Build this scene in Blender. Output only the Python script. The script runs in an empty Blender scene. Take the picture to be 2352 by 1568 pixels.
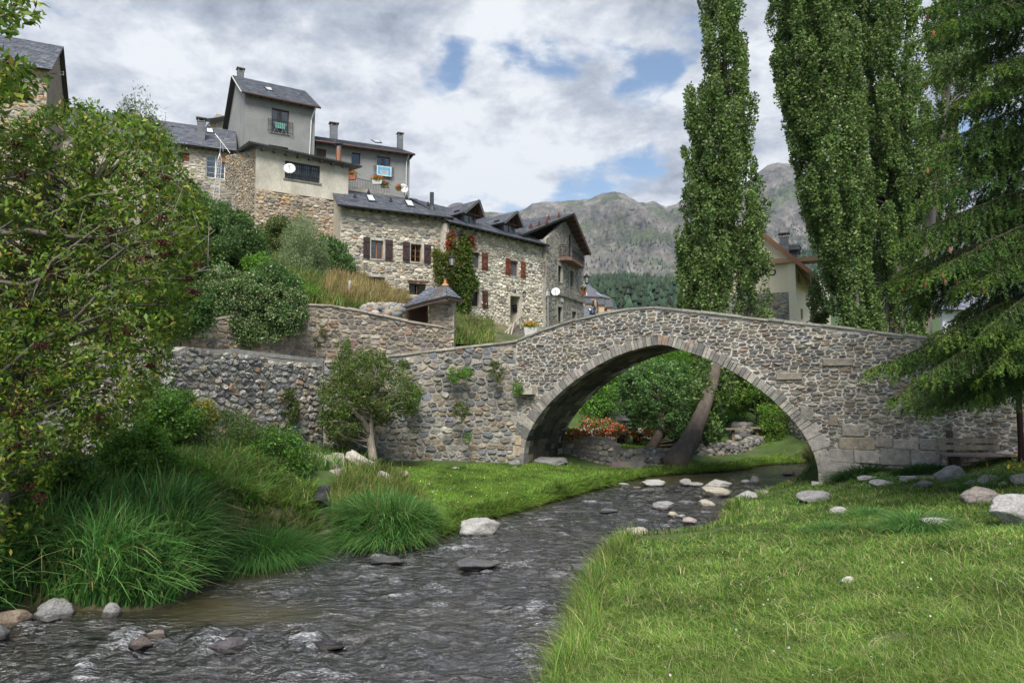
import bpy, math, random
import numpy as np
from mathutils import Vector
from mathutils.geometry import tessellate_polygon
random.seed(7); RNG = np.random.default_rng(7)
SC = bpy.context.scene; COL = SC.collection
# ---------------------------------------------------------------- camera model
F = 1568.0; CX = 1176.0; CY = 784.0; EYE = 3.0; PITCH = math.atan(106/1568)
cp, sp = math.cos(PITCH), math.sin(PITCH)
WZ = -0.12                                  # water level
def ray(px, py):
    u = (px-CX)/F; v = (CY-py)/F
    Y = cp - v*sp; return u/Y, (sp+v*cp)/Y   # X and Z per metre of depth
def at(px, py, Y):
    a, b = ray(px, py); return Vector((a*Y, Y, EYE+b*Y))
def onz(px, py, z):
    a, b = ray(px, py); Y = (z-EYE)/b; return Vector((a*Y, Y, z))
def zm(x0, y0, s): return lambda x, y: ((x0+x/s)/1.7415, (y0+y/s)/1.7415)
cB = zm(700,250,2.24); cC = zm(1250,700,1.96); cD = zm(600,1100,1.47); cE = zm(2000,1100,1.68)
cH = zm(2800,1000,1.742); cJ = zm(2100,1700,1.178); cL = zm(1800,850,3.137); cM = zm(1350,800,3.484)
cN = zm(3600,1650,3.92); cO = zm(2200,1550,2.138); cQ = zm(2880,900,2.2405); cR = zm(2300,1080,4.073)
cA = zm(0,0,2.138); cK = zm(600,900,1.96)
# ---------------------------------------------------------------- objects
ORG = {}
def org(o): return ORG.get(o.name, Vector((0,0,0))) if o else Vector((0,0,0))
def tag(o, label=None, cat=None, group=None, kind=None):
    if label: o['label'] = label
    if cat: o['category'] = cat
    if group: o['group'] = group
    if kind: o['kind'] = kind
    return o
def thing(name, label, cat, loc, group=None):
    o = bpy.data.objects.new(name, None); COL.objects.link(o); o.empty_display_size = .3
    o.location = loc; ORG[o.name] = Vector(loc); return tag(o, label, cat, group)
def npmesh(name, V, Fq, C=None, mat=None, parent=None, smooth=False, base=None):
    V = np.asarray(V, dtype=np.float64); Fq = np.asarray(Fq, dtype=np.int64)
    if parent is not None: b = org(parent)
    elif base is not None: b = Vector(base)
    else: b = Vector((0,0,0))
    me = bpy.data.meshes.new(name); n = len(V); m, k = Fq.shape
    me.vertices.add(n); me.vertices.foreach_set('co', (V-np.array(b)).astype(np.float32).ravel())
    me.loops.add(m*k); me.loops.foreach_set('vertex_index', Fq.astype(np.int32).ravel())
    me.polygons.add(m); me.polygons.foreach_set('loop_start', (np.arange(m)*k).astype(np.int32))
    me.polygons.foreach_set('loop_total', np.full(m, k, dtype=np.int32))
    if smooth: me.polygons.foreach_set('use_smooth', np.ones(m, dtype=bool))
    me.update(calc_edges=True)
    if C is not None:
        a = me.color_attributes.new('Col', 'FLOAT_COLOR', 'POINT')
        cc = np.ones((n,4), dtype=np.float32); cc[:,:3] = C; a.data.foreach_set('color', cc.ravel())
    o = bpy.data.objects.new(name, me); COL.objects.link(o)
    if mat: me.materials.append(mat)
    if parent is not None: o.parent = parent; ORG[o.name] = b
    else: o.location = b; ORG[o.name] = b
    return o
class MB:
    def __init__(s): s.v = []; s.f = []; s.c = []; s.col = (1,1,1)
    def add(s, vs, fs, col=None):
        n = len(s.v); s.v += [tuple(p) for p in vs]; s.c += [col or s.col]*len(vs)
        s.f += [tuple(i+n for i in f) for f in fs]
    def quad(s, a, b, c, d, col=None): s.add([a,b,c,d], [(0,1,2,3)], col)
    def box8(s, p, col=None):   # p: 4 bottom, 4 top
        s.add(p, [(3,2,1,0),(4,5,6,7),(0,1,5,4),(1,2,6,5),(2,3,7,6),(3,0,4,7)], col)
    def box(s, c, sx, sy, sz, ax=(1,0,0), ay=None, col=None):
        ax = Vector(ax).normalized(); az = Vector((0,0,1))
        ay = Vector(ay).normalized() if ay else az.cross(ax).normalized()
        az = ax.cross(ay).normalized(); c = Vector(c)
        P = [c+ax*(i*sx/2)+ay*(j*sy/2)+az*(k*sz/2) for k in (-1,1) for i,j in ((-1,-1),(1,-1),(1,1),(-1,1))]
        s.box8(P, col)
    def beam(s, a, b, w, h, up=(0,0,1), col=None):
        a = Vector(a); b = Vector(b); d = (b-a); L = d.length; d = d/L
        up = Vector(up); side = d.cross(up)
        if side.length < 1e-4: side = d.cross(Vector((1,0,0)))
        side.normalize(); u2 = side.cross(d)
        P = [q+side*(i*w/2)+u2*(j*h/2) for q in (a,b) for i,j in ((-1,-1),(1,-1),(1,1),(-1,1))]
        s.box8(P, col)
    def tube(s, pts, rad, n=8, col=None, caps=True, wob=0, ridge=0):
        pts = [Vector(p) for p in pts]
        if not hasattr(rad, '__len__'): rad = [rad]*len(pts)
        rk = [1+(random.uniform(-ridge,ridge) if ridge else 0) for _ in range(n)]
        vs = []; fs = []; ref = Vector((.3,.9,.2)) if abs((pts[-1]-pts[0]).normalized().z) > .7 else Vector((0,0,1))
        for i, p in enumerate(pts):
            d = (pts[min(i+1,len(pts)-1)]-pts[max(i-1,0)]).normalized()
            a = d.cross(ref).normalized(); b = d.cross(a)
            for k in range(n):
                t = 2*math.pi*k/n; r = rad[i]*rk[k]*(1+(random.uniform(-wob,wob) if wob else 0)); t += (i*.05 if ridge else 0)
                vs.append(p+a*(r*math.cos(t))+b*(r*math.sin(t)))
        for i in range(len(pts)-1):
            for k in range(n):
                fs.append((i*n+k, i*n+(k+1)%n, (i+1)*n+(k+1)%n, (i+1)*n+k))
        if caps: fs.append(tuple(range(n))[::-1]); fs.append(tuple((len(pts)-1)*n+k for k in range(n)))
        s.add(vs, fs, col)
    def lathe(s, c, prof, n=12, col=None, axis=None):
        vs = []; c = Vector(c)
        for r, z in prof:
            for k in range(n):
                t = 2*math.pi*k/n; vs.append(c+Vector((r*math.cos(t), r*math.sin(t), z)))
        fs = [(i*n+k, i*n+(k+1)%n, (i+1)*n+(k+1)%n, (i+1)*n+k) for i in range(len(prof)-1) for k in range(n)]
        s.add(vs, fs, col)
    def build(s, name, mat, parent=None, base=None, smooth=False):
        b = org(parent) if parent is not None else (Vector(base) if base is not None else Vector((0,0,0)))
        me = bpy.data.meshes.new(name)
        me.from_pydata([(p[0]-b.x, p[1]-b.y, p[2]-b.z) for p in s.v], [], s.f)
        a = me.color_attributes.new('Col', 'FLOAT_COLOR', 'POINT')
        cc = np.ones((len(s.v),4), dtype=np.float32)
        if s.c: cc[:,:3] = np.array(s.c)
        a.data.foreach_set('color', cc.ravel())
        if smooth: me.polygons.foreach_set('use_smooth', np.ones(len(me.polygons), dtype=bool))
        me.update(); o = bpy.data.objects.new(name, me); COL.objects.link(o)
        if mat: me.materials.append(mat)
        if parent is not None: o.parent = parent
        else: o.location = b
        ORG[o.name] = b
        return o
def copy_tree(o, parent=None):
    c = o.copy(); COL.objects.link(c)
    if parent: c.parent = parent
    for ch in list(o.children): copy_tree(ch, c)
    return c
# ---------------------------------------------------------------- materials
def material(name, col=(1,1,1), rough=.9, n1=(3,.25), n2=(25,.15), bump=.3, bscale=30, metal=0, spec=.3,
             transl=0, stain=None, stretch=None, coat=0, bdist=.02):
    m = bpy.data.materials.new(name); m.use_nodes = True; nt = m.node_tree; N = nt.nodes; L = nt.links; N.clear()
    out = N.new('ShaderNodeOutputMaterial'); P = N.new('ShaderNodeBsdfPrincipled')
    tc = N.new('ShaderNodeTexCoord'); src = tc.outputs['Object']
    if stretch:
        mp = N.new('ShaderNodeMapping'); mp.inputs['Scale'].default_value = stretch; L.new(src, mp.inputs[0]); src = mp.outputs[0]
    at_ = N.new('ShaderNodeAttribute'); at_.attribute_name = 'Col'
    cur = N.new('ShaderNodeMix'); cur.data_type = 'RGBA'; cur.blend_type = 'MULTIPLY'; cur.inputs[0].default_value = 1
    L.new(at_.outputs['Color'], cur.inputs[6]); cur.inputs[7].default_value = (*col, 1); c = cur.outputs[2]
    for sc, am in (n1, n2):
        if am <= 0: continue
        no = N.new('ShaderNodeTexNoise'); no.inputs['Scale'].default_value = sc; no.inputs['Detail'].default_value = 5
        L.new(src, no.inputs['Vector'])
        mr = N.new('ShaderNodeMapRange'); mr.inputs[1].default_value = .28; mr.inputs[2].default_value = .72
        mr.inputs[3].default_value = 1-am; mr.inputs[4].default_value = 1+am; L.new(no.outputs[0], mr.inputs[0])
        mx = N.new('ShaderNodeVectorMath'); mx.operation = 'SCALE'; L.new(c, mx.inputs[0]); L.new(mr.outputs[0], mx.inputs['Scale']); c = mx.outputs[0]
    if stain:   # (colour, scale, low, high, amount)
        no = N.new('ShaderNodeTexNoise'); no.inputs['Scale'].default_value = stain[1]; no.inputs['Detail'].default_value = 6
        no.inputs['Roughness'].default_value = .65
        L.new(src, no.inputs['Vector']); mr = N.new('ShaderNodeMapRange')
        mr.inputs[1].default_value = stain[2]; mr.inputs[2].default_value = stain[3]; mr.inputs[4].default_value = stain[4]
        L.new(no.outputs[0], mr.inputs[0]); mx = N.new('ShaderNodeMix'); mx.data_type = 'RGBA'
        L.new(mr.outputs[0], mx.inputs[0]); L.new(c, mx.inputs[6]); mx.inputs[7].default_value = (*stain[0],1); c = mx.outputs[2]
    L.new(c, P.inputs['Base Color']); P.inputs['Roughness'].default_value = rough; P.inputs['Metallic'].default_value = metal
    P.inputs['Specular IOR Level'].default_value = spec; P.inputs['Coat Weight'].default_value = coat
    if bump > 0:
        no = N.new('ShaderNodeTexNoise'); no.inputs['Scale'].default_value = bscale; no.inputs['Detail'].default_value = 6
        L.new(src, no.inputs['Vector']); b = N.new('ShaderNodeBump'); b.inputs['Strength'].default_value = bump
        b.inputs['Distance'].default_value = bdist; L.new(no.outputs[0], b.inputs['Height']); L.new(b.outputs[0], P.inputs['Normal'])
    if transl > 0:
        T = N.new('ShaderNodeBsdfTranslucent'); L.new(c, T.inputs[0]); ms = N.new('ShaderNodeMixShader')
        ms.inputs[0].default_value = transl; L.new(P.outputs[0], ms.inputs[1]); L.new(T.outputs[0], ms.inputs[2]); L.new(ms.outputs[0], out.inputs[0])
    else: L.new(P.outputs[0], out.inputs[0])
    return m
def glass(name):
    m = bpy.data.materials.new(name); m.use_nodes = True; nt = m.node_tree; N = nt.nodes; L = nt.links; N.clear()
    out = N.new('ShaderNodeOutputMaterial'); t = N.new('ShaderNodeBsdfTransparent'); t.inputs[0].default_value = (.75,.78,.8,1)
    g = N.new('ShaderNodeBsdfGlossy'); g.inputs['Roughness'].default_value = .03; fr = N.new('ShaderNodeFresnel'); fr.inputs[0].default_value = 1.9
    ms = N.new('ShaderNodeMixShader'); L.new(fr.outputs[0], ms.inputs[0]); L.new(t.outputs[0], ms.inputs[1]); L.new(g.outputs[0], ms.inputs[2])
    L.new(ms.outputs[0], out.inputs[0]); return m
# ---------------------------------------------------------------- numpy noise
def pnoise(x, y, seed=0):
    xi = np.floor(x).astype(np.int64); yi = np.floor(y).astype(np.int64); xf = x-xi; yf = y-yi
    def g(i, j):
        h = (i*374761393 + j*668265263 + seed*982451653) & 0x7fffffff
        h = ((h ^ (h >> 13))*1274126177) & 0x7fffffff; h = h ^ (h >> 16)
        return (h & 0xffff)/65535.0*2*np.pi
    def d(i, j, a, b):
        t = g(i, j); return np.cos(t)*a+np.sin(t)*b
    u = xf*xf*xf*(xf*(xf*6-15)+10); v = yf*yf*yf*(yf*(yf*6-15)+10)
    n00 = d(xi,yi,xf,yf); n10 = d(xi+1,yi,xf-1,yf); n01 = d(xi,yi+1,xf,yf-1); n11 = d(xi+1,yi+1,xf-1,yf-1)
    return 1.4*((n00*(1-u)+n10*u)*(1-v)+(n01*(1-u)+n11*u)*v)
def fbm(x, y, oct=4, seed=0, gain=.5):
    s = 0; a = 1; 
    for k in range(oct): s = s+a*pnoise(x*2**k, y*2**k, seed+k); a *= gain
    return s
def inpoly(px, py, poly):
    x = np.asarray(px, dtype=float); y = np.asarray(py, dtype=float); r = np.zeros(x.shape, bool); n = len(poly)
    for i in range(n):
        x0,y0 = poly[i][:2]; x1,y1 = poly[(i+1)%n][:2]
        if y0 == y1: continue
        r ^= ((y0 > y) != (y1 > y)) & (x < (x1-x0)*(y-y0)/(y1-y0)+x0)
    return r
def distpoly(px, py, poly, closed=True):
    x = np.asarray(px, dtype=float); y = np.asarray(py, dtype=float); D = np.full(x.shape, 1e9); n = len(poly)
    for i in range(n if closed else n-1):
        x0,y0 = poly[i][:2]; x1,y1 = poly[(i+1)%n][:2]; dx,dy = x1-x0,y1-y0
        t = np.clip(((x-x0)*dx+(y-y0)*dy)/(dx*dx+dy*dy+1e-12), 0, 1)
        D = np.minimum(D, np.hypot(x-x0-t*dx, y-y0-t*dy))
    return D
def tps(pts):
    P = np.array(pts, dtype=float); n = len(P)
    r = np.hypot(P[:,None,0]-P[None,:,0], P[:,None,1]-P[None,:,1])
    A = np.zeros((n+3,n+3)); A[:n,:n] = r; A[:n,n] = 1; A[:n,n+1:] = P[:,:2]; A[n,:n] = 1; A[n+1:,:n] = P[:,:2].T
    w = np.linalg.solve(A+1e-9*np.eye(n+3), np.concatenate([P[:,2],[0,0,0]]))
    def f(x, y):
        x = np.asarray(x, dtype=float); y = np.asarray(y, dtype=float); z = w[n]+w[n+1]*x+w[n+2]*y
        for i in range(n): z = z+w[i]*np.hypot(x-P[i,0], y-P[i,1])
        return z
    return f
# ================================================================ ground, river
RIVPX_R = [(1300,1568),(1315,1480),(1335,1400),(1385,1310),(1440,1245),(1540,1236),(1670,1222),(1662,1180),(1700,1150),(1790,1132),(1835,1114),(1885,1101)]
RIVPX_L = [(1870,1062),(1740,1068),(1700,1080),(1500,1092),(1430,1106),(1280,1148),(1150,1185),(1060,1208),(1020,1228),(1000,1248),(780,1258),(770,1222),(740,1222),(700,1248),(500,1264),(485,1280),(470,1345),(380,1400),(230,1404),(140,1398),(60,1400),(0,1412)]
def wz(p): q = onz(p[0], p[1], WZ); return (q.x, q.y)
RIVER = [(-9,-12),(-4.5,-2),(-2.2,3)] + [wz(p) for p in RIVPX_R] + [(11.3,24.2),(14,27),(20,30),(34,33),(34,38),(22,34.5),(14.5,31)] + [wz(p) for p in RIVPX_L] + [(-8.5,5),(-14,0),(-20,-12)]
# round the corners a little
def chaikin(P, k=1, closed=True):
    for _ in range(k):
        Q = []; n = len(P)
        for i in range(n if closed else n-1):
            a, b = P[i], P[(i+1)%n]
            Q += [tuple(a[j]*.75+b[j]*.25 for j in range(len(a))), tuple(a[j]*.25+b[j]*.75 for j in range(len(a)))]
        P = Q
    return P
RIVER_S = chaikin(RIVER, 1)
def g(px, py, z): q = onz(px, py, z); return (q.x, q.y, z)
LOWPTS = [g(1300,1500,.18),g(1450,1290,.15),g(1700,1245,.12),g(1820,1140,.12),g(1900,1112,.2),(9.0,19.0,.42),(9.75,18.7,.66),(10.6,18.15,.82),(11.4,17.75,.9),(9.9,17.2,.72),g(2200,1100,.75),
  g(1500,1560,.42),g(1900,1560,.75),g(2350,1560,1.0),g(1900,1300,.45),g(2350,1300,.95),g(2100,1200,.6),g(2000,1130,.45),
  (11.5,16,1.15),(10.8,14,1.2),(13,17.2,1.4),(11.6,17.6,.9),(15,15,1.8),(9.5,13.5,.8),(9,10,1.0),(15,8,2.0),
  (0,0,1.35),(5,2,1.6),(-2,1,1.0),(1.6,4,.6),(0,-6,1.6),(12,-4,2),(-22,6,1.6),(-11,6,.5),
  (-6.6,9.4,.2),(-5,10.6,.3),(-5,12.5,.7),(-4,12.3,.3),(-7,14,1.25),(-6.5,17,1.4),(-8,19,1.3),(-10,16,1.4),(-12,12,1.4),(-4.2,15.5,.35),(-4.5,18,.7),(-5.2,20,.8),
  (-3.2,17.5,.5),(-3,20.5,.55),(-2.2,14.7,.15),(-2.4,16.5,.3),g(900,1078,.38),g(1000,1073,.4),g(1190,1068,.3),g(1000,1150,.2),g(1200,1100,.25),(1.5,21,.2),(3,22,.08),
  (2.2,25.2,.1),(4,25,.04),(6,25.2,.03),(8,26,.03),(10,27,.02),(11.5,28,.02),
  (3.5,27.6,.55),(6,27.8,.5),(8,30,.45),(11,33,.4),(3,31,.6),(6,33,.6),(0,32,1.5),(-1,36,4),(3,38,2.6),(7,38,1.6),(11,38,1.2),(8,46,5),(0,46,6.5),
  (14,36.5,1.4),(17,38.5,3.0),(22,39,3.5),(40,45,4),(14,22,2.4),(17,26,3.2),(24,22,3.5),(30,28,3.6),(20,14,2.6),(40,10,4),
  (-10,24,1.5),(-20,20,2),(-30,30,3),(-4,27,1.5),(-30,60,8),(0,60,8),(30,60,6),(60,60,8),(-60,30,6),(-60,100,14),(60,110,14),(0,110,14)]
LAND = tps(LOWPTS)
def land_z(x, y, rough=True):
    x = np.asarray(x, dtype=float); y = np.asarray(y, dtype=float)
    z = np.maximum(LAND(x, y), -.02)
    if rough: z = z + .035*fbm(x*.9, y*.9, 3, 5)
    d = distpoly(x, y, RIVER_S); ins = inpoly(x, y, RIVER_S)
    edge = np.clip(d/.22, 0, 1); zl = (WZ-.04)*(1-edge)+np.maximum(z, WZ+.07)*edge
    zw = WZ-.05-.4*np.clip(d/1.2, 0, 1)+.06*fbm(x*1.7,y*1.7,2,9)
    return np.where(ins, zw, zl)
def onland(px, py):
    u = (px-CX)/F; v = (CY-py)/F; Yc = cp-v*sp; a = u/Yc; b = (sp+v*cp)/Yc
    z = np.full(np.shape(px), .4); Y = None
    for _ in range(9):
        Y = (z-EYE)/b; z = .5*z+.5*land_z(a*Y, Y)
    return a*Y, Y, land_z(a*Y, Y)
def gz(x, y): return float(land_z(np.array([x]), np.array([y]))[0])

M_ground = material('ground_soil', rough=1, n1=(1.2,.3), n2=(14,.35), bump=.6, bscale=18, bdist=.05)
def sheet(name, xs, ys, zf, colf, mat, keep=None, smooth=True):
    X, Y = np.meshgrid(xs, ys); Z = zf(X, Y); nx, ny = len(xs), len(ys)
    V = np.stack([X.ravel(), Y.ravel(), Z.ravel()], 1)
    i, j = np.meshgrid(np.arange(nx-1), np.arange(ny-1)); a = (j*nx+i).ravel()
    Fq = np.stack([a, a+1, a+1+nx, a+nx], 1)
    if keep is not None:
        cx = (V[Fq[:,0],0]+V[Fq[:,2],0])/2; cy = (V[Fq[:,0],1]+V[Fq[:,2],1])/2; Fq = Fq[keep(cx, cy)]
    C = colf(V[:,0], V[:,1], V[:,2])
    o = npmesh(name, V, Fq, C, mat, smooth=smooth); o['kind'] = 'structure'; return o
def grow(a, b, h0, k):
    s = [a]; 
    while s[-1] < b: s.append(s[-1]+h0+k*abs(s[-1]-a))
    return s
ys = np.array(sorted([-y for y in grow(0.0, 300, .4, .08)][1:] + grow(0.0, 40, .12, .006) + grow(40.5, 2700, .8, .06)))
xp = grow(0, 24, .16, .004) + grow(24.4, 2300, .7, .07)
xs = np.array(sorted([-x for x in xp[1:]] + xp))
def gcol(x, y, z):
    n = fbm(x*.8, y*.8, 3, 3); d = distpoly(x, y, RIVER_S); ins = inpoly(x, y, RIVER_S)
    grass = np.array([.055,.10,.022]); soil = np.array([.12,.095,.06]); bed = np.array([.05,.043,.03])
    t = np.clip(.25+n*.5, 0, 1)[:,None]; c = grass*(1-t*.45)+soil*t*.45
    # worn path in front of the bridge, bare patch, dry bank
    pth = np.exp(-(((x-10.4)/1.3)**2+((y-17.55+(x-10.4)*.5)/.24)**2))
    bare = np.exp(-(((x-3.35)/.62)**2+((y-6.1-.1*(x-3.35)+.12*np.sin(x*7))/.24)**2)); 
    dry = np.exp(-(((x+4.0)/.8)**2+((y-13.0)/.8)**2))
    for w, cc in ((pth,(.26,.23,.19)),(bare,(.20,.165,.12)),(dry,(.30,.21,.13))):
        w = np.clip(w*1.6+n*.25*w,0,1)[:,None]; c = c*(1-w)+np.array(cc)*w
    e = np.clip(1-d/.3,0,1)[:,None]; c = c*(1-e)+soil*.6*e
    c = np.where(ins[:,None], bed, c)
    far = np.clip((y-60)/80,0,1)[:,None]; c = c*(1-far)+np.array([.04,.07,.03])*far
    return c
sheet('ground', xs, ys, land_z, gcol, M_ground)

# ---------------------------------------------------------------- water
def water_mat():
    m = bpy.data.materials.new('river_water'); m.use_nodes = True; nt = m.node_tree; N = nt.nodes; L = nt.links; N.clear()
    out = N.new('ShaderNodeOutputMaterial'); P = N.new('ShaderNodeBsdfPrincipled'); tc = N.new('ShaderNodeTexCoord')
    a = N.new('ShaderNodeAttribute'); a.attribute_name = 'Col'
    mp = N.new('ShaderNodeMapping'); mp.inputs['Rotation'].default_value = (0,0,-.12); mp.inputs['Scale'].default_value = (.5,1.35,1)
    L.new(tc.outputs['Object'], mp.inputs[0])
    foam_glint_n = N.new('ShaderNodeTexNoise'); foam_glint_n.inputs['Scale'].default_value = 30; foam_glint_n.inputs['Detail'].default_value = 6; foam_glint_n.inputs['Roughness'].default_value = .7
    L.new(mp.outputs[0], foam_glint_n.inputs['Vector'])
    sep = N.new('ShaderNodeSeparateColor'); L.new(a.outputs['Color'], sep.inputs[0])
    ad = N.new('ShaderNodeMath'); ad.operation = 'ADD'; L.new(sep.outputs[0], ad.inputs[0]); L.new(foam_glint_n.outputs[0], ad.inputs[1])
    mr = N.new('ShaderNodeMapRange'); mr.inputs[1].default_value = .90; mr.inputs[2].default_value = 1.22; L.new(ad.outputs[0], mr.inputs[0])
    # shallows tint
    mixc = N.new('ShaderNodeMix'); mixc.data_type = 'RGBA'; L.new(sep.outputs[1], mixc.inputs[0])
    mixc.inputs[6].default_value = (.014,.013,.012,1); mixc.inputs[7].default_value = (.065,.055,.032,1)
    mf = N.new('ShaderNodeMix'); mf.data_type = 'RGBA'; L.new(mr.outputs[0], mf.inputs[0]); L.new(mixc.outputs[2], mf.inputs[6]); mf.inputs[7].default_value = (.55,.56,.60,1)  # pale flecks paint glints on the water as well as foam
    L.new(mf.outputs[2], P.inputs['Base Color'])
    rr = N.new('ShaderNodeMapRange'); rr.inputs[3].default_value = .06; rr.inputs[4].default_value = .6; L.new(mr.outputs[0], rr.inputs[0]); L.new(rr.outputs[0], P.inputs['Roughness'])
    P.inputs['IOR'].default_value = 1.6; P.inputs['Specular IOR Level'].default_value = .95
    last = None
    for sc, st, dist in ((3.0,.9,.17),(8,1.0,.10),(20,.9,.026)):
        no = N.new('ShaderNodeTexNoise'); no.inputs['Scale'].default_value = sc; no.inputs['Detail'].default_value = 5; no.inputs['Roughness'].default_value = .55; no.inputs['Distortion'].default_value = .35
        L.new(mp.outputs[0], no.inputs['Vector'])
        b = N.new('ShaderNodeBump'); b.inputs['Strength'].default_value = st; b.inputs['Distance'].default_value = dist; L.new(no.outputs[0], b.inputs['Height'])
        ml = N.new('ShaderNodeMath'); ml.operation = 'MULTIPLY'; ml.inputs[1].default_value = st; L.new(sep.outputs[2], ml.inputs[0]); L.new(ml.outputs[0], b.inputs['Strength'])
        if last: L.new(last.outputs[0], b.inputs['Normal'])
        last = b
    L.new(last.outputs[0], P.inputs['Normal']); L.new(P.outputs[0], out.inputs[0]); return m
M_water = water_mat()
RIP = [wz(p)+(r,a) for p, r, a in (((880,1285),.55,.09),((1100,1298),.5,.07),((1220,1310),.35,.06),((300,1478),.7,.10),((480,1470),.6,.12),((560,1475),.4,.1),((720,1478),.7,.09),
      ((1200,1500),.6,.05),((950,1500),.7,.05),((760,1400),.6,.04),((1560,1150),.5,.03),((1290,1225),.5,.06),((1180,1215),.3,.08),((1400,1240),.4,.05),((1520,1180),.5,.05),((200,1530),.8,.07),((650,1540),.7,.05))]
def water_h(x, y):
    c, s = math.cos(.55), math.sin(.55); u = x*c+y*s; v = -x*s+y*c
    calm = calmness(x, y)
    h = .04*fbm(u*1.0, v*1.6, 3, 21)+.030*fbm(x*1.6+y*.3, y*5.0, 3, 31)+.016*fbm(x*4+y*.8, y*12, 2, 41)
    h = h*(1-.85*calm)
    for cx, cy, r, a in RIP:
        q = ((x-cx)*.9+(y-cy)*.5)/(r*.35); w = np.exp(-((x-cx)**2+(y-cy)**2)/(r*r*1.3))
        h = h+.6*a*w*(np.exp(-q*q)-.3+.35*fbm(x*5, y*5, 2, 71))
    return WZ+h
def calmness(x, y):
    d = distpoly(x, y, RIVER_S)
    c = np.clip(1-d/.5, 0, 1)*.6
    for px, py, rx, ry in ((610,1268,1.2,.5),(560,1310,.8,.8),(450,1390,.9,.5),(560,1410,1.2,.45),(1560,1100,3.2,1.3),(1640,1082,3.2,1.3),(740,1235,.5,.8)):
        X0, Y0 = wz((px,py)); c = np.maximum(c, np.exp(-((x-X0)/rx)**2-((y-Y0)/ry)**2))
    return np.clip(c*1.25, 0, 1)
def wcol(x, y, z):
    calm = calmness(x, y); h = (z-WZ)
    foam = np.clip(h*6.0, -.3, .25)*(1-calm*.9)+.13*fbm(x*.7,y*.7,2,91)  # whiter on crests: foam and painted glints together
    for cx, cy, r, a in RIP: foam = foam+.03*np.exp(-((x-cx+.15)**2+(y-cy+.25)**2)/(r*r*.6))*(1+fbm(x*6,y*6,2,13))
    far = np.clip((y-20)/6,0,1); foam = foam-.12*far*(y<26)
    shal = np.clip(calm*.9+.25*fbm(x*.6+3,y*.6,2,97),0,1)
    return np.stack([np.clip(foam+.215,0,1), shal, 1-calm*.75], 1)  # base lift spreads the painted glints and foam across the river
wys = np.array(grow(-8, 5.4, .25, 0)+grow(5.5, 38, .028, .0032)); wxs = np.arange(-14, 34, .055)
wxs = np.concatenate([np.arange(-20,-7.5,.12), np.arange(-7.4,8,.036), np.arange(8,16,.07), np.arange(16,34,.3)])
sheet('river_water', wxs, wys, water_h, wcol, M_water, keep=lambda x, y: inpoly(x, y, RIVER_S) | (distpoly(x, y, RIVER_S) < .25))
# ================================================================ masonry tools
class Plane:
    """vertical plane through two ground points; u runs from A to B, off points towards the camera"""
    def __init__(s, A, B):
        s.A = Vector((A[0],A[1],0)); s.B = Vector((B[0],B[1],0)); s.L = (s.B-s.A).length; s.d = (s.B-s.A)/s.L
        n = Vector((-s.d.y, s.d.x, 0)); s.n = n if n.dot(-s.A) > 0 else -n
    def pt(s, u, z, off=0): return s.A+s.d*u+s.n*off+Vector((0,0,z))
    def hit(s, px, py):
        a, b = ray(px, py); r = Vector((a,1,b)); Y = s.A.dot(s.n)/(Vector((a,1,0)).dot(s.n))
        P = Vector((a*Y, Y, EYE+b*Y)); return (P-s.A).dot(s.d), P.z
def clip_half(poly, px, py, nx, ny, c):
    out = []; n = len(poly)
    for i in range(n):
        a = poly[i]; b = poly[(i+1)%n]; da = a[0]*nx+a[1]*ny-c; db = b[0]*nx+b[1]*ny-c
        if da <= 0: out.append(a)
        if (da < 0) != (db < 0) and da != db:
            t = da/(da-db); out.append((a[0]+(b[0]-a[0])*t, a[1]+(b[1]-a[1])*t))
    return out
def pip(x, y, poly):
    r = False; n = len(poly); j = n-1
    for i in range(n):
        yi = poly[i][1]; yj = poly[j][1]
        if (yi > y) != (yj > y) and x < (poly[j][0]-poly[i][0])*(y-yi)/(yj-yi)+poly[i][0]: r = not r
        j = i
    return r
PAL = {
 'bridge': [((.25,.225,.195),5),((.165,.155,.145),2.6),((.30,.265,.215),4),((.21,.165,.13),1.3),((.35,.32,.28),2),((.19,.19,.195),1.5),((.28,.20,.14),.35)],
 'quay':   [((.24,.225,.20),4),((.17,.17,.17),3),((.30,.26,.20),3),((.38,.35,.30),1.6),((.24,.18,.13),1),((.20,.21,.23),1.5)],
 'cobble': [((.27,.26,.245),4),((.19,.185,.185),3),((.38,.365,.34),2.6),((.30,.265,.21),2.4),((.30,.21,.15),.6),((.45,.42,.36),1.2)],
 'terrace':[((.27,.23,.18),4),((.20,.18,.16),3),((.34,.28,.2),2),((.38,.34,.28),1.5),((.25,.17,.12),1)],
 'pale':   [((.47,.43,.35),5),((.37,.335,.275),3.4),((.60,.56,.47),3),((.29,.26,.215),2),((.22,.22,.215),1.3),((.44,.31,.2),.5)],
 'white':  [((.60,.56,.47),5),((.50,.46,.37),3),((.70,.66,.57),3),((.37,.33,.27),1.6),((.27,.25,.23),.4)],
 'grey':   [((.31,.30,.27),4),((.22,.22,.21),3),((.38,.35,.29),2.5),((.42,.35,.23),1),((.27,.24,.2),1)],
 'warm':   [((.42,.34,.24),3),((.35,.29,.22),3),((.50,.45,.38),1.6),((.26,.24,.22),1.6),((.46,.28,.17),1),((.52,.36,.17),.3)],
 'church': [((.50,.38,.25),3),((.42,.33,.23),3),((.56,.47,.34),2),((.3,.25,.2),1)],
 'dark':   [((.17,.16,.15),3),((.11,.11,.11),3),((.26,.24,.22),1.5),((.21,.17,.13),1)],
}
def pick(pal):
    t = random.random()*sum(w for _, w in pal)
    for c, w in pal:
        t -= w
        if t <= 0: break
    k = random.uniform(.82,1.2); return tuple(min(.85,x*k*random.uniform(.97,1.03)) for x in c)
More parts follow.
